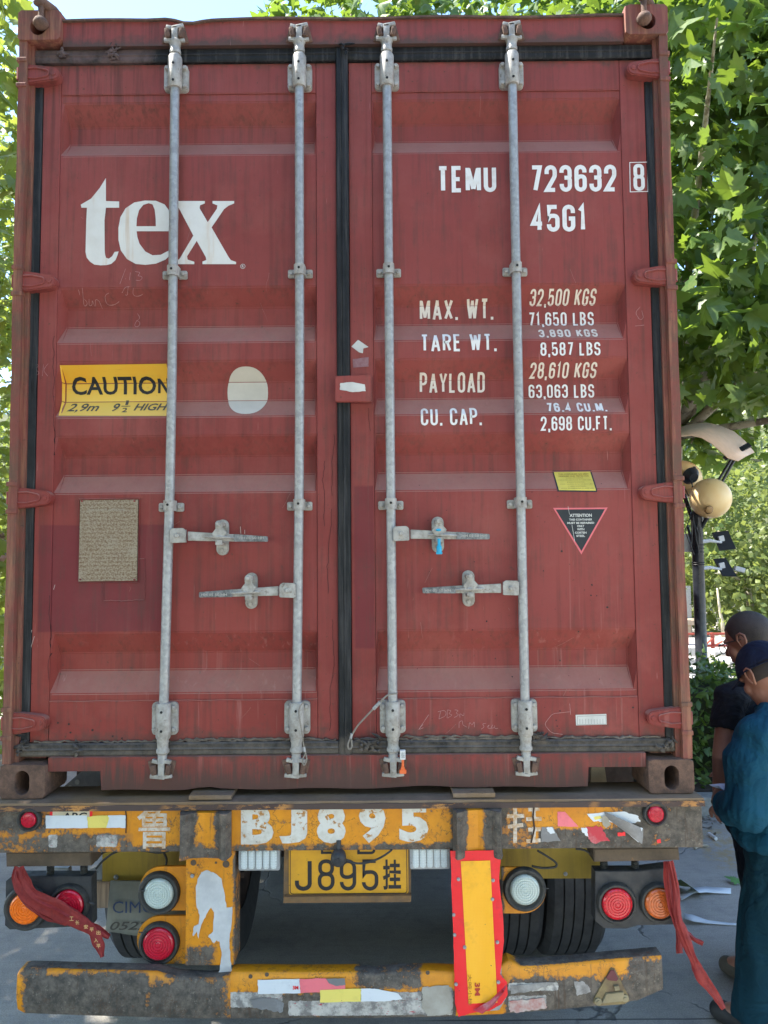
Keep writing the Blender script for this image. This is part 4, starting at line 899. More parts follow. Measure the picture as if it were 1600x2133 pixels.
patch('ruled_sticker', [(1199, 1489), (1263, 1487), (1264, 1509), (1200, 1511)], WFILM, D2, YS-.004, off=.001)
bm = bmesh.new()
for k in range(9): strip(bm, dpoly([(1207+k*6, 1497), (1207.3+k*6, 1507)], YS), .0007, False, 0)
strip(bm, dpoly([(1202, 1491.5), (1261, 1489.5), (1262, 1507.5), (1202, 1509)], YS), .0008, True, 0); decal('ruled_lines', bm, GREYP, D2, lambda x, z: YS-.004, .0018)
# chalk writing
def chalk(strokes, d, w=.0017, m=CHALK):
    bm = bmesh.new(); k = 0
    for s in strokes:
        pl = [(x, y, 6) for x, y in s]; q = roundpoly(pl, False, 4); k += 1; strip(bm, dpoly(q, YS), w, False, -.0001*(k % 5))
    return decal('chalk_writing', bm, m, d, surf, .0015, BRK)
chalk([[(262, 560), (250, 592)], [(262, 580), (262, 582)], [(272, 568), (270, 584)], [(282, 566), (295, 568), (285, 575), (298, 576), (294, 585), (283, 584)], [(252, 608), (262, 598), (270, 597)], [(268, 597), (262, 612), (258, 611)], [(278, 600), (273, 612), (284, 614), (295, 610)], [(163, 603), (163, 612)], [(172, 600), (165, 632), (176, 625), (170, 618)], [(180, 618), (176, 630), (184, 628), (186, 618), (188, 630)], [(190, 630), (193, 618), (200, 620), (203, 634)], [(225, 608), (214, 612), (214, 628), (230, 628), (242, 622)], [(277, 644), (284, 654), (274, 660), (270, 672), (280, 672), (284, 662), (274, 658)]], D1, .0014)
chalk([[(73, 755), (72, 785)], [(73, 756), (84, 762), (74, 770), (86, 778), (73, 784)], [(92, 760), (90, 784)], [(102, 758), (91, 772), (101, 784)]], D1, .0011)
chalk([[(893, 1488), (872, 1519)], [(881, 1508), (871, 1520), (882, 1515)]], D2, .0014)
chalk([[(918, 1480), (914, 1497)], [(912, 1482), (928, 1478), (930, 1490), (914, 1497)], [(932, 1478), (931, 1495)], [(932, 1478), (942, 1480), (932, 1486), (944, 1488), (932, 1495)], [(947, 1478), (956, 1479), (948, 1485), (957, 1488), (946, 1494)], [(958, 1494), (957, 1484), (966, 1492), (966, 1484)], [(956, 1516), (956, 1502), (965, 1500), (962, 1508), (972, 1514)], [(976, 1517), (978, 1501), (983, 1512), (988, 1500), (988, 1514)], [(1012, 1506), (1003, 1507), (1010, 1513), (1002, 1518)], [(1014, 1514), (1020, 1508), (1014, 1517), (1024, 1516)], [(1026, 1509), (1022, 1516), (1030, 1516), (1030, 1508), (1030, 1518), (1037, 1516)]], D2, .0013)
chalk([[(1186, 1465), (1188, 1488)], [(1186, 1482), (1150, 1486), (1133, 1508), (1148, 1526), (1172, 1529)]], D2, .0014)
chalk([[(1333, 640), (1322, 652), (1332, 668), (1340, 664), (1336, 648)], [(1322, 680), (1341, 678)]], D2, .0014)
chalk([[(68, 1312), (54, 1368)], [(73, 1325), (52, 1395)], [(115, 1218), (112, 1228)], [(501, 1097), (502, 1112)], [(510, 1104), (510, 1112)]], D1, .002, simple('bare_scratch', (.6, .45, .4), .6))
CRKL = simple('dark_hairline', (.06, .02, .018), .8)
for dd, px, y0, y1, sd_ in ((D1, 694, 905, 1040, 1), (D1, 688, 1060, 1240, 2), (D1, 692, 1290, 1530, 3), (D2, 768, 850, 900, 4), (D1, 678, 960, 1100, 5), (D1, 113, 700, 950, 6), (D1, 104, 1240, 1420, 7)):
    rr_ = random.Random(sd_); x_ = px; pts_ = []
    for y_ in range(y0, y1, 8): x_ += rr_.gauss(0, 1.3)+(px-x_)*.1; pts_.append((x_, y_))
    bm = bmesh.new(); strip(bm, dpoly(pts_, YS-.004), .0016, False, 0); decal('hairline_crack', bm, CRKL, dd, surf, .0012, BRK)
rr_ = random.Random(77); SCR = simple('pale_scrape', (.36, .16, .13), .7)
for k in range(34):
    dd, xa, xb = ((D1, 130, 640), (D2, 795, 1290))[k % 2]; x_ = rr_.uniform(xa, xb); y_ = rr_.choice([rr_.uniform(200, 1500), rr_.uniform(1150, 1530)]); a_ = rr_.gauss(1.5, .5); L_ = rr_.uniform(5, 40); bm = bmesh.new()
    strip(bm, dpoly([(x_+math.cos(a_)*L_*t_+rr_.gauss(0, .6), y_+math.sin(a_)*L_*t_) for t_ in (0, .3, .6, 1)], YS), rr_.uniform(.0006, .0014), False, 0); decal('scratch', bm, SCR, dd, surf, .0012, BRK)
# tar spots
bm = bmesh.new(); spots = [(1233, 1218, 4), (1265, 1265, 4.5), (1231, 1240, 3.5), (1243, 1241, 2.5), (1170, 1148, 5), (1206, 1316, 3), (1014, 1294, 4), (984, 1312, 3), (1093, 1295, 3.5), (1166, 1480, 3), (1318, 1473, 4), (1158, 1500, 3), (1160, 1512, 3), (1132, 1189, 2.5), (1292, 1355, 3), (988, 1170, 2), (1025, 972, 2), (930, 1063, 2), (1108, 1025, 2), (145, 1508, 4), (148, 1525, 4), (194, 1520, 5), (236, 1533, 4), (255, 1537, 4), (122, 1505, 4), (1096, 1380, 4), (1174, 1380, 4), (1036, 1376, 3), (1100, 1426, 3), (1070, 1412, 3)]
for _ in range(70): spots.append((rd.uniform(800, 1320), rd.uniform(980, 1530), rd.uniform(.8, 2)))
for k, (x, y, r_) in enumerate(spots):
    p = xz(x, y, YS); r_ *= .0009; flatpoly([[(p[0]+r_*math.cos(a)*rd.uniform(.7, 1.2), p[1]+r_*math.sin(a)*rd.uniform(.7, 1.3)) for a in [j*.9 for j in range(7)]]], bm=bm)
sp = decal('tar_spots', bm, simple('tar', (.035, .022, .018), .6), D2, surf, .0012, BRK); sp['kind'] = 'stuff'
# ---------------------------------------------------------------- hooks on the upper castings, seals
for sx, px, py, lab in ((-1, 85, 48, 'rusty lashing pin hooked through the upper left corner casting'), (1, 1342, 38, 'rusty lashing pin hooked through the upper right corner casting')):
    p = at(px, py, -.012); t = thing('lashing_pin', (p.x, 0, TOPZ), lab, 'lashing pin', 'pins hooked in the top corner castings')
    mb = MB(); mb.lathe([(.003, -.024), (.018, -.019), (.027, -.006), (.027, .004), (.02, .016), (.010, .022)], p, (0, -.12, 1), 20); mb.build('pin_head', CAST, t, smooth=True)
    mb = MB(); top = Vector((p.x, -.012, TOPZ+.012)); mb.tube([p+Vector((0, 0, .012)), p.lerp(top, .6), top], [.0115, .010, .012], 12); mb.build('pin_shank', CAST, t, smooth=True)
    mb = MB(); mb.tube([top+Vector((-sx*-.012 if sx > 0 else -.014, -.004, -.004)), top+Vector((0, 0, .008)), top+Vector((.035, .03, -.003)), top+Vector((.05, .08, -.006))], [.012, .021, .017, .012], 12)
    mb.ball(top+Vector((-.004, -.006, .002)), .019, (1.2, .8, .8)); mb.build('cross_handle', CAST, t, smooth=True)
Q = ret_pos[2]; t = thing('blue_bolt_seal', (Q.x, -.025, Q.z-.04), 'small blue plastic seal hanging in the upper handle catch of the right door', 'seal')
mb = MB(); mb.lathe([(.0085, 0), (.0095, .003), (.0095, .022), (.006, .027), (.005, .046), (.007, .05)], (Q.x-.001, -.027, Q.z-.068), (0, 0, 1), 14); mb.build('seal_body', BLUE, t, smooth=True)
mb = MB(); mb.ball((Q.x-.002, -.026, Q.z+.013), .010, (1, .6, .5)); mb.build('seal_head', BLUE, t, smooth=True)
mb = MB(); mb.prism(rrect(Q.x-.012, Q.x+.010, Q.z-.073, Q.z-.064, .003), -.030, -.022); mb.build('seal_tab', BLUE, t)
p = at(839, 1572, -.01); t = thing('white_bolt_seal', (p.x, p.y, p.z-.05), 'white and orange bolt seal closing the foot of the third locking bar', 'seal')
mb = MB(); mb.prism(rrect(p.x-.0095, p.x+.0095, p.z-.016, p.z+.016, .003), -.018, -.002, .001); mb.build('seal_body', WHP, t)
bm = font_text('8 0 6 5', p.x-.004, p.x+.006, p.z-.010, p.z+.010); 
for v in bm.verts: v.co.y = -.0185
orient(bm); m2 = MB(); m2.bm.free(); m2.bm = bm; m2.build('seal_print', BLACKP, t, recalc=False)
mb = MB(); mb.lathe([(.0045, 0), (.0045, .03)], (p.x, -.01, p.z-.046), (0, 0, 1), 10); mb.build('seal_pin', ORP, t)
mb = MB(); mb.prism(rrect(p.x-.012, p.x+.012, p.z-.064, p.z-.050, .004), -.018, -.004, .001); mb.prism(rrect(p.x-.0065, p.x+.0065, p.z-.05, p.z-.042, .001), -.016, -.006); mb.build('seal_foot', ORP, t)
def cable(pts, r=.0028, Y=-.008):
    q = [at(x, y, Y+dy) for x, y, dy in pts]; out = []
    for i in range(len(q)-1):
        p0 = q[max(i-1, 0)]; p1 = q[i]; p2 = q[i+1]; p3 = q[min(i+2, len(q)-1)]
        for k in range(6):
            t_ = k/6; out.append(.5*((2*p1)+(-p0+p2)*t_+(2*p0-5*p1+4*p2-p3)*t_*t_+(-p0+3*p1-3*p2+p3)*t_**3))
    return out+[q[-1]]
t = thing('wire_rope_seal', tuple(at(728, 1556, 0)), 'looped steel wire rope slung from the third locking bar and hanging over the centre seal', 'wire rope')
mb = MB(); mb.tube(cable([(828, 1444, 0), (808, 1448, -.006), (792, 1462, -.01), (765, 1490, 0), (745, 1512, .01), (733, 1532, .015), (725, 1550, .012), (727, 1560, .012), (733, 1556, .012), (732, 1540, .012)]), .0032, 8); mb.build('wire_rope', ROPE, t, smooth=True)
mb = MB(); a = at(792, 1462, -.02); b = at(778, 1477, -.014); mb.tube([a, b], .0062, 8); a = at(733, 1528, .006); b = at(731, 1538, .006); mb.tube([a, b], .005, 8); mb.build('crimp_sleeve', GALV, t, smooth=True)
t = thing('wire_rope_seal', tuple(at(636, 1590, 0)), 'thin wire rope hanging down the guide plate of the second locking bar', 'wire rope')
mb = MB(); mb.tube(cable([(632, 1462, 0), (624, 1475, -.004), (623, 1490, -.006), (628, 1520, -.006), (633, 1555, 0), (639, 1580, 0), (634, 1594, 0), (630, 1584, 0), (636, 1570, 0)]), .0024, 8); mb.build('wire_rope', ROPE, t, smooth=True)
mb = MB(); mb.tube([at(633, 1556, -.008), at(635, 1566, -.008)], .005, 8); mb.build('crimp_sleeve', GALV, t)

# ---------------------------------------------------------------- trailer
TR = thing('container_trailer', (0, 5, 0), 'worn orange skeleton trailer with peeling paint, round lamps and a dented bumper carrying the container', 'trailer')
YB = -.030
XL, XR = -1.262, 1.232
def px_x(px, py=1720, Y=YB): return at(px, py, Y).x
# deck plate and beam
mb = MB(); mb.box(XL, XR, -.042, .15, 1.083, B0-.002, .002); mb.build('deck_plate', DECK, TR)
mb = MB(); n = 80; mb.prism([(XL, 1.0715)]+[(XR, 1.0715), (XR, 1.0895)]+[(XR+(XL-XR)*i/n, 1.0895+.001*math.sin(i*1.1)) for i in range(n+1)], -.047, -.0425); mb.build('deck_edge', EDGE, TR)
mb = MB(); mb.box(XL+.003, XR-.003, YB, .10, .927, 1.0825, .006); mb.build('rear_beam', OR_BEAM_L, TR)
# pads on the deck
for (x0, x1) in ((393, 482), (944, 1032)):
    a = at(x0, 1655, -.03).x; b = at(x1, 1655, -.03).x; mb = MB(); mb.box(a, b, -.030, .10, B0+.001, B0+.017, .003); mb.build('deck_pad', DECK, TR)
# pressed channel brackets on the beam
def chan(x0, x1, zt, zb, nm):
    a, b = px_x(x0), px_x(x1); w_ = b-a; mb = MB()
    prof = [(a, -.050), (a+w_*.06, -.088), (a+w_*.14, -.084), (a+w_*.24, -.066), (a+w_*.5, -.060), (a+w_*.78, -.066), (a+w_*.86, -.084), (a+w_*.94, -.088), (b, -.050)]
    rows = []
    for k, z in enumerate((zb, zb+.006, (zt+zb)/2, zt-.006, zt)):
        rows.append([Vector((x+(.002 if k == 0 else 0)*(1 if x > (a+b)/2 else -1), y+.003*mnoise.noise(Vector((x*9, z*9, 0))), z)) for x, y in prof])
    back = [[Vector((v.x, YB-.003, v.z)) for v in (r[0], r[-1])] for r in rows]
    mb.grid(rows)
    for i in range(len(rows)-1):
        for side in (0, -1):
            f = [rows[i][side], rows[i+1][side], back[i+1][side], back[i][side]]; mb.bm.faces.new([mb.bm.verts.new(v) for v in f])
    for r_, bk in ((rows[0], back[0]), (rows[-1], back[-1])):
        for i in range(len(r_)-1):
            q = (i+.0)/(len(r_)-1); q2 = (i+1.)/(len(r_)-1)
            f = [r_[i], r_[i+1], bk[0].lerp(bk[1], q2), bk[0].lerp(bk[1], q)]; mb.bm.faces.new([mb.bm.verts.new(v) for v in f])
    bmesh.ops.remove_doubles(mb.bm, verts=mb.bm.verts[:], dist=1e-5)
    return mb.build(nm, OR_CH, TR)
chan(378, 483, 1.068, .918, 'channel_bracket'); chan(943, 1044, 1.070, .915, 'channel_bracket')
fY = lambda Y: (lambda x, z: Y)
# stencilled registration on the beam
def tl(txt, x0, x1, t0, b0, m, t, w, gap, Y=YB, off=.0012, par=None, nm='lettering'):
    a = at(x0, b0, Y); b = at(x1, t0, Y); zb_ = (at(x0, b0, Y).z+at(x1, b0, Y).z)/2; zt_ = (at(x0, t0, Y).z+at(x1, t0, Y).z)/2
    return decal(nm, stroke_text(txt, a.x, b.x, zb_, zt_, t, w, gap), m, par or TR, fY(Y), off)
for ch, x0, x1, t0, b0 in (('B', 502, 570, 1676, 1759), ('J', 582, 640, 1676, 1757), ('8', 660, 720, 1675, 1757), ('9', 748, 803, 1674, 1756), ('5', 832, 892, 1673, 1754)):
    ftl(ch, x0, x1, t0, b0, TR, STENCIL, .05, 0, .0012, 'lettering', Y=YB)
def cjk(ch, x0, x1, t0, b0, m, bold, Y, off, par):
    a = at(x0, b0, Y); b = at(x1, t0, Y); return decal('lettering', font_text(ch, a.x, b.x, a.z, b.z, bold), m, par, fY(Y), off)
cjk('鲁', 285, 355, 1677, 1768, STENCIL2, .012, YB, .0012, TR)
bm = bmesh.new(); k = 0
for s in ([(1073, 1682), (1073, 1756)], [(1056, 1700), (1092, 1699)], [(1058, 1722), (1090, 1718)], [(1100, 1686), (1124, 1685)], [(1096, 1706), (1128, 1705)], [(1112, 1681), (1112, 1704)], [(1100, 1728), (1126, 1727)], [(1096, 1752), (1126, 1750)], [(1112, 1722), (1112, 1750)]):
    k += 1; strip(bm, dpoly(s, YB), .013, False, -.0001*k)
decal('lettering', bm, STENCIL2, TR, fY(YB), .0012)
# stickers on the beam
def st(pts, m, nm='reflective_sticker', Y=YB, off=.0016, amp=.0012, n=6, seed=1, par=None): return patch(nm, pts, m, par or TR, Y, off, n, amp, seed)
st([(104, 1684), (186, 1683), (193, 1688), (193, 1710), (104, 1710)], RFRED, 'sign_sticker', off=.0014, amp=.0004); st([(110, 1690), (187, 1689), (187, 1708), (110, 1708)], simple('cream_print', (.66, .58, .42), .5), 'sign_face', off=.0018, amp=0)
ftl('ABC', 130, 182, 1692, 1708, TR, BLACKP, .02, .1, .0024, 'sign_text', Y=YB)
TR.children
st([(96, 1698), (182, 1698), (184, 1724), (96, 1725)], RFWHT, off=.003, seed=3); st([(182, 1702), (194, 1699), (224, 1698), (228, 1703), (222, 1724), (184, 1724)], RFLEM, off=.0028, seed=4, amp=.0006); st([(226, 1698), (262, 1698), (263, 1724), (222, 1724)], RFWHT, off=.0027, seed=5)
st([(1161, 1691), (1176, 1690), (1205, 1722), (1162, 1721)], RFPNK, seed=6); st([(1128, 1722), (1152, 1722), (1168, 1752), (1127, 1754)], RFDRK, seed=7, amp=.002); st([(1138, 1723), (1150, 1722), (1156, 1735), (1146, 1737), (1140, 1730)], RFWHT, seed=8, off=.0022)
st([(1219, 1722), (1252, 1720), (1262, 1740), (1270, 1752), (1235, 1756), (1222, 1742)], RFCRM, seed=9, amp=.004); st([(1210, 1724), (1222, 1724), (1226, 1744), (1212, 1732)], RFWHT, seed=10, amp=.002, off=.002)
st([(1222, 1695), (1300, 1690), (1330, 1700), (1334, 1712), (1300, 1714), (1250, 1712), (1235, 1710)], RFWHT, seed=11, amp=.003); st([(1236, 1702), (1250, 1698), (1254, 1704), (1240, 1708)], RFLEM, seed=12, off=.0022)
# torn strip curling away from the beam
mb = MB(); rows = []
for i in range(9):
    t_ = i/8; a = at(1258+t_*82, 1690+t_*36, YB-.004-.02*math.sin(t_*3.1)); b = at(1262+t_*76, 1703+t_*56, YB-.003-.008*t_); rows.append([a, a.lerp(b, .5)+Vector((0, -.004, 0)), b])
mb.grid(rows); mb.build('curled_sticker', RFDRK, TR, smooth='all')
mb = MB(); rows = []
for i in range(7):
    t_ = i/6; a = at(1302+t_*37, 1713+t_*12, YB-.012-.004*math.sin(t_*6)); b = at(1300+t_*30, 1730+t_*25, YB-.008); rows.append([a, b])
mb.grid(rows); mb.build('curled_sticker', RFWHT, TR, smooth='all')
st([(1252, 1700), (1262, 1697), (1272, 1716), (1262, 1724), (1254, 1716)], simple('glue_blob', (.42, .38, .30), .6), 'glue_blob', off=.006, amp=.001)
st([(1285, 1734), (1301, 1732), (1302, 1740), (1287, 1741)], RFRED, off=.005, amp=.001, seed=2); st([(1368, 1749), (1376, 1747), (1377, 1755), (1369, 1756)], RFRED, amp=.001, seed=3)
CRK = simple('rust_crack', (.06, .035, .025), .8)
for q_, w_ in (([(1112, 1681), (1110, 1700), (1113, 1725), (1106, 1755)], .006), ([(262, 1684), (264, 1702), (263, 1735)], .004)): bm = bmesh.new(); strip(bm, dpoly(q_, YB), w_, False, 0); decal('crack', bm, CRK, TR, fY(YB), .0035)
# round lamps
def lamp(nm, px, py, r, ring, Y, m, par=TR, mount=0, label=None):
    c = at(px, py, Y); s = (Y-CAM.y)/F_PX; r *= s; ring *= s
    t = thing(nm, (c.x, c.y, c.z), None, None); t.parent = par; t.location = c-wloc(par)
    if label: t['label'] = label
    mb = MB(); mb.lathe([(ring, 0), (ring*1.0, .012), (ring*.93, .020), (ring*.84, .020), (r*1.10, .012), (r*1.04, .012), (r*1.04, 0)], c, (0, -1, 0), 36); mb.build('rubber_ring', LRUB, t, smooth=True)
    mb = MB(); pr_ = [(r*1.03, .002), (r*1.02, .016), (r*.95, .021)]
    for k in range(1, 6): q = .95-k*.17; pr_ += [(r*(q+.10), .0225+.0005*k), (r*(q+.07), .0202+.0005*k), (r*(q+.04), .0202+.0006*k), (r*(q+.015), .0225+.0006*k)]
    pr_.append((r*.03, .0255)); mb.lathe(pr_, c, (0, -1, 0), 36); mb.build('lens', m, t, smooth=True)
    return t
lamp('marker_lamp', 64, 1705, 15, 24, YB, LRED, label='red marker lamp at the left end of the beam'); lamp('marker_lamp', 1363, 1693, 16, 25, YB, LRED, label='red marker lamp at the right end of the beam')
# lamp plates hung on springs
def plate(pts, Y, m, nm, d=.012, b=.002):
    mb = MB(); mb.prism(dpoly(pts, Y), Y, Y+d, b); return mb.build(nm, m, TR)
YP = .02
mb = MB(); mb.prism(dpoly([(12, 1776), (188, 1775), (190, 1804), (13, 1806)], 0), 0, .09, .003); mb.build('lamp_bracket', GRIMY, TR)
mb = MB(); mb.prism(dpoly([(1237, 1768), (1414, 1766), (1416, 1792), (1238, 1796)], 0), 0, .09, .003); mb.build('lamp_bracket', GRIMY, TR)
plate([(24, 1826), (190, 1826), (191, 1929), (20, 1937), (10, 1928), (12, 1836)], YP, BLKM, 'lamp_plate', .05)
plate([(1240, 1815), (1330, 1815), (1405, 1806), (1412, 1926), (1330, 1928), (1305, 1935), (1258, 1934), (1240, 1918)], YP, BLKM, 'lamp_plate', .05)
for px, y0, y1 in ((105, 1804, 1826), (175, 1804, 1826), (1258, 1794, 1817), (1323, 1794, 1819)):
    a = at(px, y0, YP+.03); b = at(px, y1, YP+.03); mb = MB(); pts = []; N = 60
    for i in range(N+1): t_ = i/N; pts.append(a.lerp(b, t_)+Vector((math.cos(t_*2*math.pi*6)*.011, math.sin(t_*2*math.pi*6)*.011, 0)))
    mb.tube(pts, .0028, 6); mb.tube([a, b], .008, 8); mb.build('spring', LRUB, TR, smooth=True)
lamp('tail_lamp', 56, 1889, 30, 44, YP, LORG, label='bright orange indicator lamp on the left lamp plate'); lamp('tail_lamp', 146, 1882, 30, 40, YP, LRED, label='red lamp on the left lamp plate')
lamp('tail_lamp', 1283, 1879, 30, 40, YP, LRED2, label='bright red lamp on the right lamp plate'); lamp('tail_lamp', 1371, 1878, 29, 39, YP, LORG2, label='dull orange indicator lamp on the right lamp plate')
# yellow cross plates behind
mb = MB(); mb.prism(dpoly([(213, 1770), (400, 1770), (400, 1834), (213, 1836)], .25), .25, .262); mb.build('cross_plate', YELLOW, TR)
mb = MB(); mb.prism(dpoly([(1040, 1764), (1250, 1764), (1250, 1830), (1140, 1830), (1040, 1832)], .25), .25, .262); mb.build('cross_plate', YELLOW, TR)
# lobed brackets with the inner lamps
def lobed(cx, cy, r, xe, y0, y1, side):
    pts = []
    for k in range(19):
        a = math.pi/2+math.pi*k/18 if side < 0 else math.pi/2-math.pi*k/18
        pts.append((cx+math.cos(a)*r, cy-math.sin(a)*r))
    pts += [(xe, cy+r), (xe, cy-r)]
    plate(pts, .03, ORANGE, 'lamp_bracket', .01, .001)
lobed(337, 1851, 46, 390, 0, 0, -1); lobed(335, 1958, 50, 390, 0, 0, -1); lobed(1090, 1855, 48, 1045, 0, 0, 1)
lamp('tail_lamp', 333, 1858, 29, 42, .03, LWHT, label='clear reversing lamp left of the upright'); lamp('tail_lamp', 333, 1962, 31, 41, .03, LRED, label='red lamp below the left reversing lamp'); lamp('tail_lamp', 1092, 1850, 29, 43, .03, LWHT, label='clear reversing lamp right of the reflective board')
# mud flap
mb = MB(); rows = []
for i in range(9):
    t_ = i/8; row = []
    for j in range(9):
        u = j/8; p = at(231+u*160-t_*14*(1-u), 1834+t_*110, .20); p.y += .02*math.sin(u*5+t_*2)*t_; row.append(p)
    rows.append(row)
mb.grid(rows); fl = mb.build('mud_flap', FLAP, TR, smooth='all'); so_ = fl.modifiers.new('s', 'SOLIDIFY'); so_.thickness = .006
ftl('CIMC', 238, 322, 1873, 1898, TR, BLUEP, 0, 0, .016, 'flap_lettering', Y=.20); ftl('0522', 233, 312, 1914, 1932, TR, GREYP, .01, .3, .020, 'flap_lettering', Y=.20)
# uprights
mb = MB(); a = at(386, 1900, -.02).x; b = at(489, 1900, -.02).x; mb.box(a, b, -.020, .08, at(430, 2012, -.02).z, .9265, .006); mb.build('upright', ORANGE, TR)
a2 = at(950, 1900, -.02).x; b2 = at(1040, 1900, -.02).x; mb = MB(); mb.box(a2, b2, -.020, .08, at(430, 2012, -.02).z, .9265, .006); mb.build('upright', ORANGE, TR)
pp = [(420, 1816), (432, 1812), (448, 1819), (462, 1830), (468, 1860), (472, 1890), (484, 1888), (482, 1930), (478, 1960), (480, 1990), (482, 2012), (486, 2032), (470, 2042), (452, 2054), (449, 2040), (458, 2020), (462, 1990), (458, 1962), (452, 1958), (446, 1965), (440, 1958), (434, 1950), (444, 1940), (446, 1900), (440, 1890), (430, 1905), (420, 1925), (414, 1955), (410, 1940), (402, 1950), (404, 1930), (414, 1925), (416, 1905), (410, 1890), (408, 1850), (412, 1830)]
st(pp, PRIMER, 'bare_primer', -.02, .0015, .0018, 4, 21)
mb = MB()
for q, r_ in (((403, 1797), .010), ((471, 1800), .012), ((401, 1824), .007), ((412, 1802), .003), ((450, 1797), .004)): c = at(*q, -.0215); mb.lathe([(r_, 0), (r_, .0012)], c, (0, -1, 0), 12)
mb.build('rust_spot', GRIMY, TR)
mb = MB(); bolt(mb, at(401, 1824, -.02).x, -.0225, at(401, 1824, -.02).z, .005, .004); bolt(mb, at(242, 1827, .25).x, .249, at(242, 1827, .25).z, .007, .005); bolt(mb, at(1178, 1820, .25).x, .249, at(1178, 1820, .25).z, .006, .005); mb.build('bolt', GALV, TR)
# bumper
def bumper(pts_top, pts_bot, nm, M_, yc=-.055, d=.11, LP=20):
    mb = MB(); n = len(pts_top); rows = []
    for i, (a, b) in enumerate(zip(pts_top, pts_bot)):
        T_ = at(a[0], a[1], yc+.055); L_ = at(a[0], a[1]+LP, yc); B_ = at(b[0], b[1], yc); T_.x = L_.x; wv = .004*mnoise.noise(Vector((T_.x*4, 1, 2))); x = (T_.x+B_.x)/2
        rows.append([Vector((B_.x, yc+d, B_.z+.006)), Vector((B_.x, yc+.012, B_.z)), Vector((B_.x, yc+.003+wv, B_.z+.006)), Vector((B_.x, yc+wv, B_.z+.018)), Vector((x, yc-.001+wv, (B_.z+L_.z)/2)), Vector((T_.x, yc+wv, L_.z-.006)), Vector((T_.x, yc+.0035+wv, L_.z)), Vector((T_.x, yc+.010+wv, L_.z+.003)), Vector((T_.x, yc+.055, T_.z)), Vector((T_.x, yc+d, T_.z-.035))])
    mb.grid(rows)
    for r_ in (rows[0], rows[-1]):
        mb.bm.faces.new([mb.bm.verts.new(v) for v in r_])
    bmesh.ops.remove_doubles(mb.bm, verts=mb.bm.verts[:], dist=1e-5)
    return mb.build(nm, M_, TR, smooth=True)
tp = [(35, 2010), (40, 2003), (55, 2001), (100, 2002), (160, 2004), (220, 2005), (290, 2007), (325, 2008), (364, 2018), (430, 2022), (480, 2018)]
bt = [(33, 2090), (35, 2108), (48, 2115), (100, 2117), (160, 2119), (220, 2121), (290, 2123), (350, 2125), (385, 2126), (430, 2126), (480, 2126)]
bumper(tp, bt, 'bumper_wing', OR_BUL, -.06)
tp = [(480, 2010), (490, 2008), (540, 2008), (640, 2009), (740, 2008), (780, 2012), (820, 2007), (900, 2006), (950, 2008)]; bt = [(480, 2126), (490, 2126), (540, 2126), (640, 2125), (740, 2125), (780, 2125), (820, 2124), (900, 2123), (950, 2122)]
bumper(tp, bt, 'bumper_beam', OR_BUM, -.0585)
tp = [(950, 2006), (1045, 1992), (1060, 1984), (1075, 1990), (1086, 1995), (1150, 1992), (1200, 1988), (1262, 1982), (1320, 1977), (1379, 1972)]; bt = [(950, 2121), (1045, 2117), (1060, 2115), (1075, 2114), (1086, 2113), (1150, 2109), (1200, 2104), (1262, 2097), (1330, 2088), (1382, 2066)]
bumper(tp, bt, 'bumper_wing', OR_BUR, -.056)
YBU = -.0605
st([(537, 2040), (624, 2038), (626, 2068), (538, 2070)], RFWHT, Y=YBU, off=.003, amp=.001, seed=31); st([(624, 2038), (678, 2037), (692, 2042), (718, 2045), (719, 2060), (690, 2066), (626, 2068)], RFPNK, Y=YBU, off=.003, amp=.0015, seed=32); st([(680, 2037), (718, 2036), (720, 2050), (700, 2052), (686, 2047)], RFDRK, Y=YBU, off=.0055, amp=.001, seed=33)
st([(667, 2061), (752, 2058), (752, 2085), (667, 2087)], RFLEM, Y=YBU, off=.0042, amp=.001, seed=34); st([(752, 2058), (780, 2058), (830, 2068), (838, 2080), (800, 2085), (752, 2085)], RFWHT, Y=YBU, off=.0042, amp=.0012, seed=35)
st([(520, 2082), (575, 2080), (592, 2090), (588, 2108), (560, 2104), (530, 2100)], RFDRK, Y=YBU, amp=.004, seed=36); st([(880, 2056), (935, 2052), (944, 2080), (940, 2112), (890, 2116), (878, 2096)], simple('old_sticker_paper', (.42, .40, .35), .8, c2=(.28, .25, .2), sc=14), Y=YBU, amp=.003, n=8, seed=37)
st([(1060, 2085), (1135, 2078), (1138, 2100), (1090, 2108), (1062, 2108)], simple('old_sticker_paper_red', (.50, .46, .42), .8, c2=(.40, .15, .13), sc=40), Y=-.0575, amp=.004, n=8, seed=38); st([(1062, 2052), (1165, 2044), (1120, 2062), (1064, 2070)], simple('old_sticker_paper_grey', (.36, .35, .33), .8, c2=(.16, .15, .14), sc=30), Y=-.0575, amp=.003, n=8, seed=39)
st([(1196, 2044), (1215, 2044), (1228, 2056), (1230, 2066), (1202, 2074)], simple('old_sticker_scrap', (.40, .38, .36), .8, c2=(.15, .14, .13), sc=30), Y=-.0575, amp=.002, seed=40)
ftl('3M', 610, 622, 2052, 2060, TR, RFRED, .03, 0, .0045, 'sticker_text', Y=YBU)
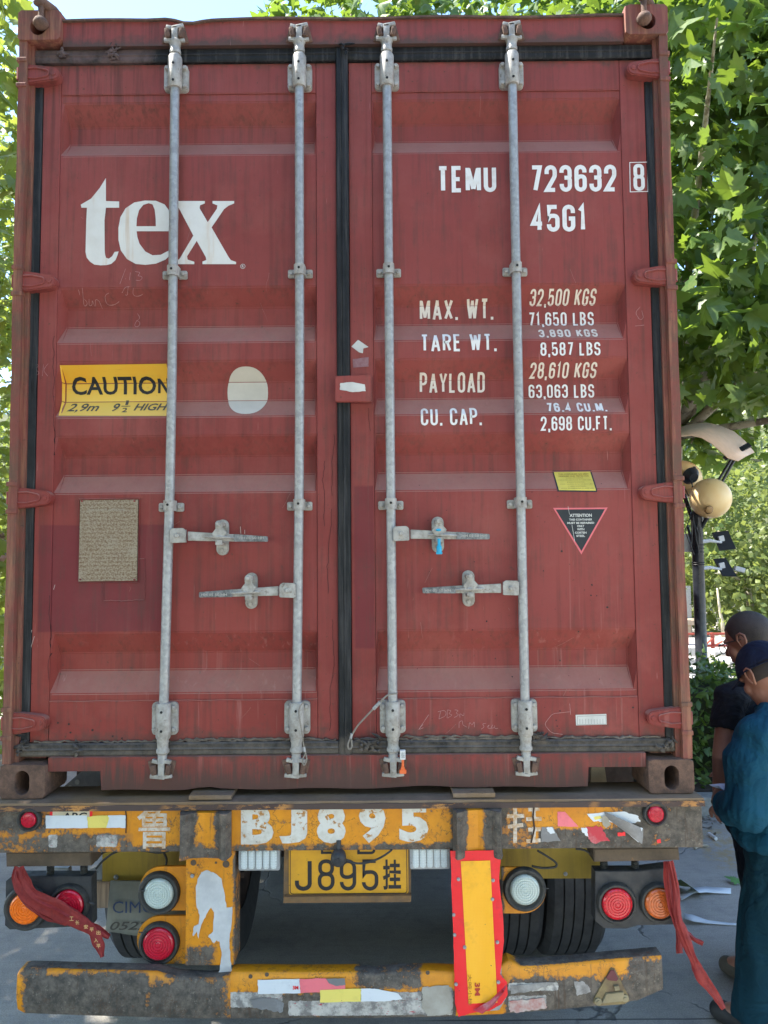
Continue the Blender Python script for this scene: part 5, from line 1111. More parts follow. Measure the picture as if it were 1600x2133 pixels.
# triangular reflector holder
mb = MB(); mb.prism(roundpoly([(x, z) for x, z in dpoly([(1272, 2015), (1280, 2017), (1308, 2072), (1310, 2084), (1300, 2090), (1246, 2094), (1236, 2088), (1237, 2078)], -.058)], True), -.064, -.058, .0012); tr_ = mb.build('reflector_holder', simple('tarnished_yellow_bracket', (.26, .21, .10), .6, metal=.3, c2=(.13, .09, .06)), TR)
mb = MB(); mb.prism(dpoly([(1272, 2020), (1279, 2020), (1288, 2038), (1284, 2043), (1266, 2041), (1262, 2036)], -.064), -.068, -.0645, .001); mb.build('broken_reflector', simple('dark_red_reflector', (.14, .03, .04), .4), TR)
mb = MB(); mb.prism(dpoly([(1262, 2068), (1298, 2064), (1302, 2084), (1252, 2089)], -.064), -.070, -.0645, .002); mb.prism(dpoly([(1278, 2052), (1288, 2051), (1290, 2060), (1280, 2062)], -.064), -.072, -.0645, .001)
for q in ((1246, 2086), (1302, 2079)): c = at(*q, -.065); mb.lathe([(.012, 0), (.012, .004), (.006, .005), (.006, .008)], c, (0, -1, 0), 14)
mb.build('reflector_clip', simple('dull_zinc', (.28, .25, .16), .5, metal=.4), TR)
# dents on the bumper ridge
mb = MB()
for q in ((522, 2034), (556, 2030), (891, 2026)): c = at(*q, -.06); mb.lathe([(.007, 0), (.007, .001)], c, (0, -1, 0), 10)
mb.build('paint_chip', GRIMY, TR)
# tall reflective board
YR2 = -.072
def crinkle(x, z): return YR2+.0035*mnoise.noise(Vector((x*14, 0, z*9)))+.004*mnoise.noise(Vector((x*40, 1, z*30)))*.4
def sheet(pts, m, nm, off, nd=26, jagk=0, fn=crinkle):
    pl = dpoly(pts, YR2); pl = jag(pl, .0012, 5, 4) if jagk else pl
    bm = flatpoly([pl]); zs = [min(p[1] for p in pl)+(max(p[1] for p in pl)-min(p[1] for p in pl))*k/nd for k in range(1, nd)]; xs_ = [min(p[0] for p in pl)+(max(p[0] for p in pl)-min(p[0] for p in pl))*k/8 for k in range(1, 8)]
    for xx in xs_: bmesh.ops.bisect_plane(bm, geom=bm.verts[:]+bm.edges[:]+bm.faces[:], plane_co=(xx, 0, 0), plane_no=(1, 0, 0))
    conform(bm, fn, off, zs); orient(bm); mb = MB(); mb.bm.free(); mb.bm = bm; return mb.build(nm, m, TR, smooth='all', recalc=False)
RB = [(938, 1773), (1040, 1771), (1043, 1790), (1040, 1830), (1047, 1900), (1050, 1960), (1042, 2030), (1056, 2045), (1058, 2070), (1046, 2090), (1020, 2106), (985, 2110), (955, 2118), (948, 2090), (946, 2020), (944, 1940), (941, 1860)]
sheet(RB, RFRED, 'reflective_board', 0, jagk=1); sheet([(960, 1794), (1021, 1792), (1036, 2088), (976, 2090)], RFYEL, 'reflective_stripe', .0015)
mb = MB(); mb.prism(dpoly([(942, 1776), (1038, 1776), (1045, 2030), (1056, 2050), (1054, 2080), (1040, 2104), (960, 2112), (948, 2020)], YR2+.006), YR2+.006, YR2+.008); mb.build('board_backing', CHROME, TR)
mb = MB()
for q in ((955, 1831), (1027, 1833), (1026, 1873), (1036, 1962), (968, 1972), (950, 2050), (1038, 2045), (947, 1947), (945, 1905)): c = at(*q, YR2); bolt(mb, c.x, crinkle(c.x, c.z)-.001, c.z, .0045, .004)
mb.build('rivet', GALV, TR)
ftl('3M', 989, 1001, 2047, 2070, TR, simple('red_print', (.55, .05, .03), .5), .03, 0, .006, 'sticker_text', Y=YR2) if False else None
bm = font_text('3M', 0, .042, 0, .018, .03); p0 = at(1001, 2046, YR2)
for v in bm.verts: x_, z_ = v.co.x, v.co.z; v.co = Vector((p0.x-.020+z_, 0, p0.z-x_))
decal('sticker_text', bm, simple('red_print', (.55, .05, .03), .5), TR, crinkle, .0035)
bm = font_text('大吨小标', 0, .10, 0, .014, 0); p0 = at(985, 2028, YR2)
for v in bm.verts: x_, z_ = v.co.x, v.co.z; v.co = Vector((p0.x-.018+z_, 0, p0.z-x_))
decal('sticker_text', bm, simple('brown_stamp', (.45, .19, .03), .6), TR, crinkle, .0033)
# folded corner of the board
mb = MB(); mb.grid([[at(1056, 2050, YR2-.006), at(1050, 2066, YR2-.022), at(1046, 2062, YR2-.012)], [at(1020, 2085, YR2-.010), at(1024, 2098, YR2-.026), at(1030, 2092, YR2-.012)], [at(985, 2104, YR2-.006), at(1005, 2112, YR2-.020), at(1010, 2106, YR2-.01)]]); mb.build('folded_corner', RFCRM, TR, smooth='all')
# number plate
YN = -.006
mb = MB(); mb.prism(dpoly([(592, 1768), (857, 1766), (856, 1878), (590, 1880)], YN), YN, YN+.012, .001); mb.prism(dpoly([(592, 1868), (857, 1865), (856, 1879), (590, 1881)], YN-.02), YN-.022, YN-.0005, .001); mb.build('plate_bracket', simple('rusty_orange_bracket', (.22, .12, .045), .8, c2=(.10, .07, .045)), TR)
mb = MB(); mb.prism(rrect(*[at(602, 1760, YN).x, at(850, 1760, YN).x, at(602, 1864, YN).z, at(602, 1755, YN).z], .01), YN-.004, YN-.0005, .001); mb.build('number_plate', LIC, TR)
bm = bmesh.new(); lp = rrect(at(605, 1760, YN).x, at(847, 1760, YN).x, at(605, 1861, YN).z, at(605, 1758, YN).z, .009); strip(bm, lp, .0024, True, 0); decal('plate_border', bm, BLACKP, TR, fY(YN-.004), .001)
for ch, x0, x1 in (('J', 614, 650), ('8', 662, 697), ('9', 708, 742), ('5', 754, 788)): tl(ch, x0, x1, 1790, 1855, BLACKP, .115, .40, .1, YN-.004, .001, nm='plate_lettering')
o = cjk('挂', 798, 835, 1790, 1853, BLACKP, .022, YN-.004, .001, TR)
a = at(664, 1778, YN); b = at(700, 1760, YN); tl('E', 668, 694, 1760, 1778, BLACKP, .2, .8, .1, YN-.004, .001, nm='plate_lettering'); tl('B', 744, 782, 1755, 1779, BLACKP, .2, 1.1, .1, YN-.004, .001, nm='plate_lettering')
mb = MB(); c = at(705, 1786, -.05); mb.lathe([(.024, 0), (.026, .01), (.026, .030), (.022, .040), (.016, .044)], c+Vector((0, .02, 0)), (0, -1, -.1), 20); mb.lathe([(.009, 0), (.009, .003)], c+Vector((0, -.024, -.002)), (0, -1, -.1), 12); mb.tube([c+Vector((0, .01, .01)), c+Vector((0, .02, .05))], .008, 8); mb.build('reversing_camera', BLKM, TR, smooth=True)
mb = MB(); mb.tube(cable([(720, 1790, 0), (740, 1798, 0), (765, 1797, 0), (790, 1788, 0), (812, 1774, 0), (818, 1766, .02)], Y=-.035), .0038, 6); mb.build('camera_cable', LRUB, TR, smooth=True)
# work lamps
for (x0, x1, y0, y1, lab) in ((497, 583, 1768, 1814, 'left work lamp'), (854, 937, 1764, 1811, 'right work lamp')):
    a = at(x0, y1, -.01); b = at(x1, y0, -.01); c = (a+b)/2; t = thing('work_lamp', tuple(c), None, None); t.parent = TR; t.location = c-wloc(TR); t['label'] = 'rectangular '+lab+' under the beam'
    mb = MB(); mb.prism(rrect(a.x, b.x, a.z, b.z+.004, .007), -.012, .03, .003); mb.build('lamp_housing', CHROME, t, smooth=True)
    mb = MB(); w_ = (b.x-a.x-.016)/5
    for k in range(5): x = a.x+.008+k*w_; mb.prism(rrect(x+.002, x+w_-.002, a.z+.008, b.z-.002, .008), -.021, -.0125, .004)
    mb.build('lamp_glass', LWRK, t, smooth=True)
# cables under the beam
for pts, Y in (([(200, 1792, 0), (215, 1776, 0), (240, 1770, 0)], .1), ([(200, 1810, 0), (218, 1790, 0), (250, 1772, 0), (300, 1772, 0), (330, 1776, 0), (352, 1772, 0)], .1), ([(1120, 1772, 0), (1140, 1784, 0), (1158, 1797, 0), (1156, 1806, 0), (1130, 1808, 0), (1108, 1804, 0)], .08), ([(1200, 1768, 0), (1220, 1772, 0), (1240, 1786, 0)], .05), ([(340, 1774, 0), (347, 1790, 0), (345, 1810, 0)], .2), ([(186, 1880, 0), (196, 1884, 0)], 0)):
    mb = MB(); mb.tube(cable(pts, Y=Y), .0042, 6); mb.build('cable', LRUB, TR, smooth=True)
for q in ((295, 1855), (295, 1942), (1136, 1850), (1283, 1920), (1371, 1918)):
    mb = MB(); a = at(q[0]-6, q[1], .0); b = at(q[0]+7, q[1]+1, .0); mb.tube([a, b], .002, 6); mb.build('cable_tie', LRUB, TR)
# chassis
for x in (-.45, .45):
    mb = MB(); mb.box(x-.07, x+.07, .11, 12.2, 1.04, 1.06); mb.box(x-.006, x+.006, .11, 12.2, .80, 1.04); mb.box(x-.07, x+.07, .11, 12.2, .78, .80); mb.build('main_beam', UNDER, TR)
for y in (.62, 3.9, 5.5, 7, 8.5, 10, 11.9):
    mb = MB(); mb.box(-1.15 if y > 11 else -.44, 1.15 if y > 11 else .44, y, y+.1, .84, .96); mb.build('crossmember', UNDER, TR)
mb = MB(); mb.box(-.39, .39, .13, .20, .86, .925); mb.build('crossmember', UNDER, TR)
for x in (-.8, .8):
    mb = MB(); mb.box(x-.05, x+.05, 9.0, 9.1, .1, 1.03); mb.box(x-.12, x+.12, 8.92, 9.18, 0, .1); mb.build('landing_leg', UNDER, TR)
for s_ in (-1, 1):
    mb = MB(); a_, b_ = sorted((s_*.72, s_*1.2)); mb.box(a_, b_, 4.9, 7.2, .38, .98, .01); mb.build('added_side_blocker', UNDER, TR)  # unseen box, added to keep side light from under the trailer
    mb = MB(); mb.box(s_*1.05-.17, s_*1.05+.17, .66, .68, .72, 1.04, .002); mb.build('added_wheel_blocker', UNDER, TR)  # unseen plate by the rear wheels, added to block light
mb = MB(); mb.box(-.39, .39, 1.5, 3.6, .93, 1.03); mb.build('added_tray_blocker', UNDER, TR)  # unseen plate, added to darken the space under the trailer
def wheel_mesh():
    mb = MB(); w_ = .135; pr_ = [(.30, -w_+.02), (.40, -w_-.006), (.475, -w_), (.497, -w_+.022)]
    for k in range(5):
        a = -w_+.022+(2*w_-.044)*k/5; b = -w_+.022+(2*w_-.044)*(k+1)/5
        pr_ += [(.502, a+.004), (.503, b-.004)]
        if k < 4: pr_ += [(.490, b-.0035), (.490, b+.0035)]
    pr_ += [(.497, w_-.022), (.475, w_), (.40, w_+.006), (.30, w_-.02)]
    mb.lathe(pr_, (0, 0, 0), (1, 0, 0), 56, cap=False); m1 = mb
    return m1
wt = wheel_mesh(); tyre0 = wt.build('tyre', TYRE, None, smooth=True, loc=(0, 0, 0)); mb = MB(); mb.lathe([(.30, -.11), (.29, -.09), (.20, -.02), (.12, -.02), (.11, .05), (.02, .06), (.11, .05), (.2, .0), (.29, .09), (.30, .11)], (0, 0, 0), (1, 0, 0), 32, cap=False); rim0 = mb.build('rim', UNDER, None, smooth=True, loc=(0, 0, 0))
first = True
for ya in (1.21, 2.52, 3.83):
    mb = MB(); mb.tube([(-1.1, ya, .5), (1.1, ya, .5)], .07, 14); mb.build('axle', UNDER, TR)
    for x in (-.985, -.70, .70, .985):
        w0 = bpy.data.objects.new('wheel', None); COL.objects.link(w0); WL[w0.name] = Vector((x, ya, .5)); w0.parent = TR; w0.location = Vector((x, ya, .5))-wloc(TR)
        if first: t1, t2 = tyre0, rim0; first = False
        else: t1 = tyre0.copy(); t2 = rim0.copy(); COL.objects.link(t1); COL.objects.link(t2)
        for q in (t1, t2): q.parent = w0; q.location = (0, 0, 0)
# bits seen through the sill notches
mb = MB(); Pn = dpoly([(120, 1650), (168, 1608), (210, 1604), (210, 1640), (182, 1640)], .35); Pn = [(x, z) for x, z in Pn]; mb.prism([Pn[0], (Pn[0][0]+.03, Pn[0][1]), Pn[4], Pn[3], Pn[2], Pn[1]], .35, .356, .001); mb.build('gusset_plate', simple('grey_bracket', (.16, .16, .16), .6, metal=.3), TR)
mb = MB()
for q, r_ in (((161, 1629), .010), ((146, 1640), .008)): c = at(*q, .3485); mb.lathe([(r_, 0), (r_, .001)], c, (0, -1, 0), 14)
mb.build('lightening_hole', KERB, TR)
mb = MB(); mb.prism(dpoly([(1232, 1596), (1259, 1594), (1266, 1640), (1230, 1642)], .3), .3, .31); mb.build('gusset_plate', simple('dusty_cream_bracket', (.36, .29, .19), .8), TR)

mb = MB(); mb.prism(dpoly([(191, 1838), (229, 1838), (230, 1892), (192, 1893)], .45), .45, .62, .004); mb.build('timber_block', WOOD, TR)
mb = MB(); mb.prism(dpoly([(186, 1812), (214, 1800), (214, 1832), (190, 1834)], .3), .3, .31, .002); mb.prism(dpoly([(112, 1808), (142, 1808), (143, 1822), (113, 1822)], .3), .3, .33, .003); mb.build('hanger_plate', CHROME, TR)
# ---------------------------------------------------------------- ribbons
def ribbon(paths, lab, nm='red_ribbon'):
    p = paths[0][0][0]; t = thing(nm, tuple(at(p[0], p[1], -.03)), lab, 'ribbon', 'red ribbons tied to the lamp brackets')
    for path, Y, seed in paths:
        rr = random.Random(seed); mb = MB(); q = []
        pts = path; rows = []; N = len(pts)
        def cr(i, t_, k):
            g_ = lambda j: pts[max(0, min(N-1, j))][k]; a, b, c, d = g_(i-1), g_(i), g_(i+1), g_(i+2); return .5*((2*b)+(-a+c)*t_+(2*a-5*b+4*c-d)*t_*t_+(-a+3*b-3*c+d)*t_**3)
        for i in range(N-1):
            for s in range(7): t_ = s/7; q.append((cr(i, t_, 0), cr(i, t_, 1), max(2, cr(i, t_, 2))))
        q.append(pts[-1])
        for i, (x, y, w_) in enumerate(q):
            x2, y2, _ = q[min(i+1, len(q)-1)]; x1, y1, _ = q[max(i-1, 0)]; dx, dy = x2-x1, y2-y1; L = math.hypot(dx, dy) or 1; nx, ny = -dy/L, dx/L; row = []
            for k in range(9):
                u = k/8-.5; ed = (mnoise.noise(Vector((i*.35, seed, u*4)))*1.6 if abs(u) > .45 else 0); row.append(at(x+nx*(u*w_*(.82+.3*mnoise.noise(Vector((i*.13, seed*2, 0))))+ed)+rr.gauss(0, .15), y+ny*(u*w_+ed)+rr.gauss(0, .15), Y-.007*math.cos(u*math.pi)+.016*mnoise.noise(Vector((u*3.2+seed, i*.055, seed)))+.006*mnoise.noise(Vector((u*8, i*.12, seed+9)))))
            rows.append(row)
        mb.grid(rows); mb.build('ribbon_strand', RIB, t, smooth='all')
    return t
tL = ribbon([([(38, 1806, 16), (34, 1830, 20), (60, 1868, 30), (105, 1895, 34), (150, 1915, 32), (185, 1932, 26), (205, 1938, 22), (228, 1952, 12)], -.035, 1), ([(42, 1806, 18), (55, 1840, 26), (75, 1865, 22), (120, 1885, 24), (160, 1910, 24), (190, 1935, 26), (205, 1965, 26), (213, 1994, 10)], -.050, 2), ([(34, 1806, 10), (30, 1832, 14), (50, 1875, 14), (95, 1908, 16), (140, 1922, 14)], -.020, 3)], 'faded red cloth ribbon with gold lettering, draped over the left tail lamps')
bm = bmesh.new(); 
for ch, x, y in (('工', 148, 1915), ('长', 160, 1923), ('安', 178, 1932), ('平', 190, 1938), ('出', 204, 1944), ('入', 199, 1960), ('平', 204, 1972)):
    p = at(x, y, -.078); font_text(ch, p.x-.007, p.x+.007, p.z-.007, p.z+.007, .02, bm=bm)
for v in bm.verts: v.co.y = -.074
orient(bm); m2 = MB(); m2.bm.free(); m2.bm = bm; m2.build('ribbon_lettering', GOLD, tL, recalc=False)
ribbon([([(1390, 1794, 20), (1392, 1840, 22), (1404, 1900, 22), (1425, 1950, 26), (1445, 2000, 24), (1462, 2035, 26), (1490, 2072, 20), (1508, 2102, 12)], -.04, 4), ([(1396, 1794, 16), (1408, 1850, 18), (1412, 1910, 20), (1428, 1960, 18), (1450, 2010, 16)], -.055, 5), ([(1400, 1850, 8), (1416, 1920, 10), (1440, 1952, 10), (1465, 1966, 10)], -.02, 6), ([(1402, 1860, 10), (1412, 1930, 12), (1416, 1986, 15)], .0, 7)], 'long frayed red ribbon hanging from the right lamp bracket')
# ---------------------------------------------------------------- people
def bake(o, voxel=None, smooth=3, factor=.5):
    if voxel:
        m = o.modifiers.new('r', 'REMESH'); m.mode = 'VOXEL'; m.voxel_size = voxel; m.use_smooth_shade = True
    if smooth: m = o.modifiers.new('s', 'SMOOTH'); m.iterations = smooth; m.factor = factor
    bpy.context.view_layer.update(); dg = bpy.context.evaluated_depsgraph_get(); me = bpy.data.meshes.new_from_object(o.evaluated_get(dg)); mt = o.data.materials[0] if o.data.materials else None
    o.modifiers.clear(); o.data = me
    if mt and not me.materials: me.materials.append(mt)
    for p in me.polygons: p.use_smooth = True
    return o
def folds(o, amp=.006, sc=(9, 9, 4), seed=0):
    me = o.data; n = len(me.vertices); co = np.empty(n*3, 'f'); me.vertices.foreach_get('co', co); co = co.reshape(-1, 3); no = np.empty(n*3, 'f'); me.vertex_normals.foreach_get('vector', no); no = no.reshape(-1, 3)
    d = np.array([mnoise.noise(Vector((p[0]*sc[0]+seed, p[1]*sc[1], p[2]*sc[2])))+.8*abs(mnoise.noise(Vector((p[0]*sc[0]*1.9+3, p[1]*sc[1]*1.9+1, p[2]*sc[2]*1.9)))) for p in co.tolist()])
    me.vertices.foreach_set('co', (co+no*(amp*d)[:, None]).ravel().astype('f')); me.update()
def hand(mb, wr, dr, acr, nrm, curl=.5, L=1.0, thumb=1):
    dr = dr.normalized(); acr = (acr-dr*acr.dot(dr)).normalized(); nrm = dr.cross(acr)*(1 if dr.cross(acr).dot(nrm) > 0 else -1)
    rot = Matrix((acr, nrm, dr)).transposed()
    mb.ball(wr+dr*.048*L, .05*L, (.82, .30, 1.0), rot)
    mb.capsule(wr-dr*.02, wr+dr*.03, .026*L, .024*L, 12)
    for k in range(4):
        b = wr+dr*(.086-.006*abs(k-1.3))*L+acr*(-.0315+.021*k)*L; ln = (.068, .078, .073, .058)[k]*L; d = dr.copy(); pts = [b-dr*.02]; pts.append(b)
        for s, fr in enumerate((.45, .32, .23)):
            a = curl*(.5+.5*s)+.08*k; d = (dr*math.cos(a)+nrm*math.sin(a)); pts.append(pts[-1]+d*ln*fr)
        mb.tube(pts, [.010*L, .0098*L, .0088*L, .0082*L, .0066*L], 10)
    b = wr+dr*.022*L+acr*thumb*(-.030)*L; d1 = (dr*.75-acr*thumb*.65+nrm*.35).normalized(); d2 = (dr*.95-acr*thumb*.2+nrm*.4).normalized()
    mb.tube([b, b+d1*.034*L, b+d1*.034*L+d2*.03*L, b+d1*.034*L+d2*.052*L], [.013*L, .0115*L, .010*L, .0075*L], 10)
def head(mb, c, Rm, s=1.0):
    L = lambda x, y, z: c+Rm @ Vector((x, y, z))*s          # local: +y face, +x right
    mb.ball(L(0, -.012, .02), .1*s, (.80, .98, .98), Rm, 24); mb.ball(L(0, .03, -.045), .07*s, (.86, .95, .95), Rm); mb.ball(L(0, .055, -.085), .036*s, (1.1, .9, .8), Rm)
    for x in (-1, 1): mb.ball(L(x*.040, .055, -.03), .030*s, (1, .8, 1), Rm); mb.ball(L(x*.032, .073, .018), .022*s, (1.3, .7, .5), Rm)
    mb.capsule(L(0, .083, .005), L(0, .104, -.030), .008*s, .013*s, 10); mb.ball(L(0, .086, -.062), .022*s, (1.2, .5, .4), Rm)
    return L
def ear(par, L, Rm, x, s=1.0, m=None):
    mb = MB(); pts = [(0, .010, -.030), (.006, .016, -.012), (.010, .020, .008), (.014, .012, .028), (.016, -.004, .032), (.016, -.018, .020), (.012, -.016, .0), (.008, -.008, -.018), (.003, .0, -.034), (0, .008, -.032)]
    mb.tube([L(x*(.076+a), b-.012, c) for a, b, c in pts], .0048*s, 8); mb.ball(L(x*.080, -.008, .0), .022*s, (.25, .62, 1.2), Rm); return mb.build('ear', m or SKIN_A, par, smooth='all')
def basis(f):
    f = Vector(f).normalized(); u = Vector((0, 0, 1)); r = f.cross(u).normalized(); u = r.cross(f); return Matrix((r, f, u)).transposed()
# --- man in the black T-shirt
fA = Vector((-.50, .86, 0)).normalized(); rA = Vector((fA.y, -fA.x, 0)); baseA = Vector((1.86, .86, 0))
pA = thing('person', tuple(baseA), 'man with cropped hair, glasses and black T-shirt, seen from behind', 'person')
RA = basis(fA+Vector((-.25, 0, -.42))); hc = at(1560, 1334, .84)
mb = MB(); L = head(mb, hc, RA, 1.12); neck0 = at(1590, 1425, .86)
mb.capsule(hc+Vector((.01, -.02, -.05)), neck0, .062, .072, 16)
shL = at(1520, 1456, .76); elL = at(1505, 1575, .72); wrL = at(1499, 1672, .76)
cT = neck0+Vector((0, 0, -.02)); shR = shL+rA*.40; P1 = (shL+shR)/2
mb.capsule(shL, shR, .055, .055); mb.ball(P1+Vector((0, 0, -.14)), .2, (.85, .56, 1.0), basis(fA)); mb.ball(P1+Vector((0, 0, -.36)), .18, (.85, .62, 1.0), basis(fA)); hip = P1+Vector((.02, 0, -.52)); mb.ball(hip, .175, (1., .68, .85), basis(fA))
mb.capsule(shL, elL, .050, .043); mb.capsule(elL, wrL, .043, .029)
hd = at(1526, 1745, .80)-wrL; hand(mb, wrL, hd, Vector((-.75, .5, -.4)), Vector((.6, .3, .3)), .45, 1.0, -1)
elR = shR+Vector((.05, .0, -.29)); wrR = elR+fA*.18+Vector((-.1, 0, -.14)); mb.capsule(shR, elR, .05, .043); mb.capsule(elR, wrR, .042, .028); hand(mb, wrR, fA-rA*.4, rA, Vector((0, 0, -1)), .6)
anL = at(1566, 2028, .80); anL.z = .10; knL = at(1590, 1880, .84); hL = hip-rA*.09; anR = anL+rA*.22+fA*.04; knR = knL+rA*.2+fA*.03; hR = hip+rA*.09
for h_, k_, a_ in ((hL, knL, anL), (hR, knR, anR)): mb.capsule(h_, k_, .088, .062); mb.capsule(k_, a_, .06, .04); mb.capsule(a_, a_+fA*.10+Vector((0, 0, -.05)), .04, .035)
bA = bake(mb.build('body', SKIN_A, pA), .0055, 3)
ear(pA, L, RA, -1, 1.1); ear(pA, L, RA, 1, 1.1)
# hair: close-cropped cap over the skull
def hair(par, L, Rm, s, m, low=-.055):
    mb = MB(); c = L(0, -.012, .02); rows = []
    for i in range(22):
        th = math.pi*.80*i/21; row = []
        for j in range(33):
            ph = 2*math.pi*j/32; fw = math.sin(ph)           # +1 is the face side
            lim = math.pi*(.66 if fw < .1 else .66-.30*min(1, (fw-.1)/.6)); t = min(th, lim)*1.0
            v = Vector((math.sin(t)*math.cos(ph)*.80, math.sin(t)*math.sin(ph)*.98, math.cos(t)*.98))*.1024
            if t >= lim-1e-6: v *= .985
            row.append(c+Rm @ v*s)
        rows.append(row)
    mb.grid(rows); bmesh.ops.remove_doubles(mb.bm, verts=mb.bm.verts[:], dist=1e-5); return mb.build('hair', m, par, smooth='all')
hair(pA, L, RA, 1.12, HAIR)
mb = MB(); mb.tube([L(-.086, -.01, .008), L(-.082, .05, .012), L(-.068, .098, .008)], .0022, 6); mb.tube([L(.086, -.01, .008), L(.08, .05, .012), L(.068, .098, .008)], .0022, 6)
for x in (-1, 1): mb.tube([L(x*.036+.028*math.cos(a), .108-.006*abs(math.cos(a)), -.006+.020*math.sin(a)) for a in [2*math.pi*k/14 for k in range(15)]], .0022, 6)
mb.tube([L(-.008, .110, 0), L(.008, .110, 0)], .002, 6); mb.build('glasses', BLKM, pA, smooth=True)
# T-shirt
mb = MB(); mb.capsule(shL+Vector((0, 0, .004)), shR, .064, .064); mb.capsule(neck0+Vector((-.02, 0, -.015)), neck0+Vector((0, 0, -.06)), .075, .10); mb.ball(P1+Vector((0, 0, -.14)), .215, (.88, .62, 1.0), basis(fA)); mb.ball(P1+Vector((0, 0, -.38)), .2, (.88, .68, 1.05), basis(fA)); mb.ball(P1+Vector((0, 0, -.56)), .195, (.96, .72, .62), basis(fA))
e2 = shL.lerp(elL, .55)+Vector((-.004, 0, 0)); mb.tube([shL+Vector((.02, 0, .02)), shL.lerp(e2, .4), e2], [.07, .068, .064], 18); e3 = shR.lerp(elR, .55); mb.tube([shR, shR.lerp(e3, .4), e3], [.07, .068, .064], 18)
mb.tube([shL+Vector((.03, 0, .02)), neck0+Vector((.0, 0, .0))], [.05, .062], 14)
ts = bake(mb.build('tshirt', TEE, pA), .008, 3); folds(ts, .012, (9, 9, 4), 2); folds(ts, .005, (20, 20, 10), 2)
mb = MB()
for h_, k_, a_ in ((hL, knL, anL), (hR, knR, anR)): mb.tube([h_+Vector((0, 0, .04)), h_.lerp(k_, .5), k_, k_.lerp(a_, .5), a_+Vector((0, 0, .0))], [.112, .098, .08, .072, .064], 18)
mb.ball(hip, .19, (1.02, .72, .8), basis(fA)); tq = bake(mb.build('trousers', TROU, pA), .010, 3); folds(tq, .009, (7, 7, 9), 5)
for a_ in (anL, anR):
    mb = MB(); t0 = Vector((a_.x, a_.y, .052))-fA*.05; mb.capsule(t0, t0+fA*.17+Vector((0, 0, -.010)), .050, .040); mb.capsule(t0+Vector((0, 0, .03)), t0+fA*.05+Vector((0, 0, .01)), .048, .042)
    for v in mb.bm.verts: v.co.z = max(v.co.z, .004)
    bake(mb.build('shoe', SHOE, pA), .007, 2)
mb = MB(); dW = (hd).normalized(); mb.lathe([(.031, -.011), (.034, -.008), (.034, .008), (.031, .011)], wrL+dW*-.006, dW, 20); mb.build('bracelet', simple('beaded_bracelet', (.30, .24, .18), .4, metal=.6, sc=180, c2=(.06, .04, .03)), pA, smooth=True)
# --- man in the teal overalls
fB = Vector((-.62, .78, 0)).normalized(); rB = Vector((fB.y, -fB.x, 0)); baseB = Vector((1.74, .42, 0))
pB = thing('person', tuple(baseB), 'man in teal work clothes and a navy cap, looking down', 'person')
RB_ = basis(Vector((-.36, .93, -.62))); hc = at(1592, 1408, .47)
mb = MB(); L = head(mb, hc, RB_, 1.02); nk = at(1618, 1478, .45); mb.capsule(hc+Vector((.02, -.02, -.04)), nk, .060, .066)
shL = at(1572, 1532, .38); shR = shL+rB*.38; P1 = (shL+shR)/2; elL = at(1556, 1682, .37); wrL = at(1506, 1672, .56)
mb.capsule(shL, shR, .055, .055); mb.ball(P1+Vector((0, 0, -.14)), .2, (.85, .56, 1), basis(fB)); mb.ball(P1+Vector((.0, 0, -.34)), .18, (.85, .62, 1), basis(fB)); hip = P1+Vector((.02, -.02, -.50)); mb.ball(hip, .175, (1, .68, .85), basis(fB))
mb.capsule(shL, elL, .05, .043); mb.capsule(elL, wrL, .042, .028); hd = at(1486, 1645, .66)-wrL; hand(mb, wrL, hd, Vector((.3, .3, 1)), Vector((.7, .6, 0)), .75, .95, 1)
elR = shR+Vector((.06, .02, -.28)); wrR = elR+fB*.22-rB*.08+Vector((0, 0, -.04)); mb.capsule(shR, elR, .05, .043); mb.capsule(elR, wrR, .042, .028); hand(mb, wrR, fB-rB*.4, rB, Vector((0, 0, -1)), .6)
hL = hip-rB*.09; hR = hip+rB*.09; anL = Vector((1.60, .46, .09)); knL = Vector((1.655, .45, .47)); anR = anL+rB*.25-fB*.1; knR = knL+rB*.2-fB*.04
for h_, k_, a_ in ((hL, knL, anL), (hR, knR, anR)): mb.capsule(h_, k_, .088, .062); mb.capsule(k_, a_, .06, .04); mb.capsule(a_, a_+fB*.1+Vector((0, 0, -.04)), .04, .035)
bake(mb.build('body', SKIN_A, pB), .0055, 3); ear(pB, L, RB_, -1, 1.0); ear(pB, L, RB_, 1, 1.0); hair(pB, L, RB_, 1.02, HAIR)
# cap
mb = MB(); c = L(0, -.012, .02); rows = []
for i in range(16):
    t = math.pi*.50*i/15; rows.append([c+RB_ @ (Vector((math.sin(t)*math.cos(ph)*.83, math.sin(t)*math.sin(ph)*1.02, math.cos(t)*1.06+(.03 if i > 2 else .035)+(.10*min(0, math.sin(ph))*(-1 if i > 13 else 0))))*.109*1.02) for ph in [2*math.pi*j/36 for j in range(37)]])
mb.grid(rows)
vis = [[c+RB_ @ Vector((x*.072, .098+q*.075-.02*x*x*(1+q), .012-.030*x*x-.012*q)) for x in [k/6-1 for k in range(13)]] for q in (0, .33, .66, 1)]
mb.grid(vis); bmesh.ops.remove_doubles(mb.bm, verts=mb.bm.verts[:], dist=1e-5); cp = mb.build('cap', NAVYC, pB, smooth='all'); so_ = cp.modifiers.new('s', 'SOLIDIFY'); so_.thickness = .003; so_.offset = 1
mb = MB(); pts = [c+RB_ @ (Vector((math.cos(ph)*.86, math.sin(ph)*1.06, .03))*.110) for ph in [2*math.pi*j/36 for j in range(37)]]; mb.tube(pts, .0035, 6); mb.ball(c+RB_ @ Vector((0, -.01, .119)), .008, (1, 1, .5)); mb.build('cap_seam', NAVYC, pB, smooth='all')
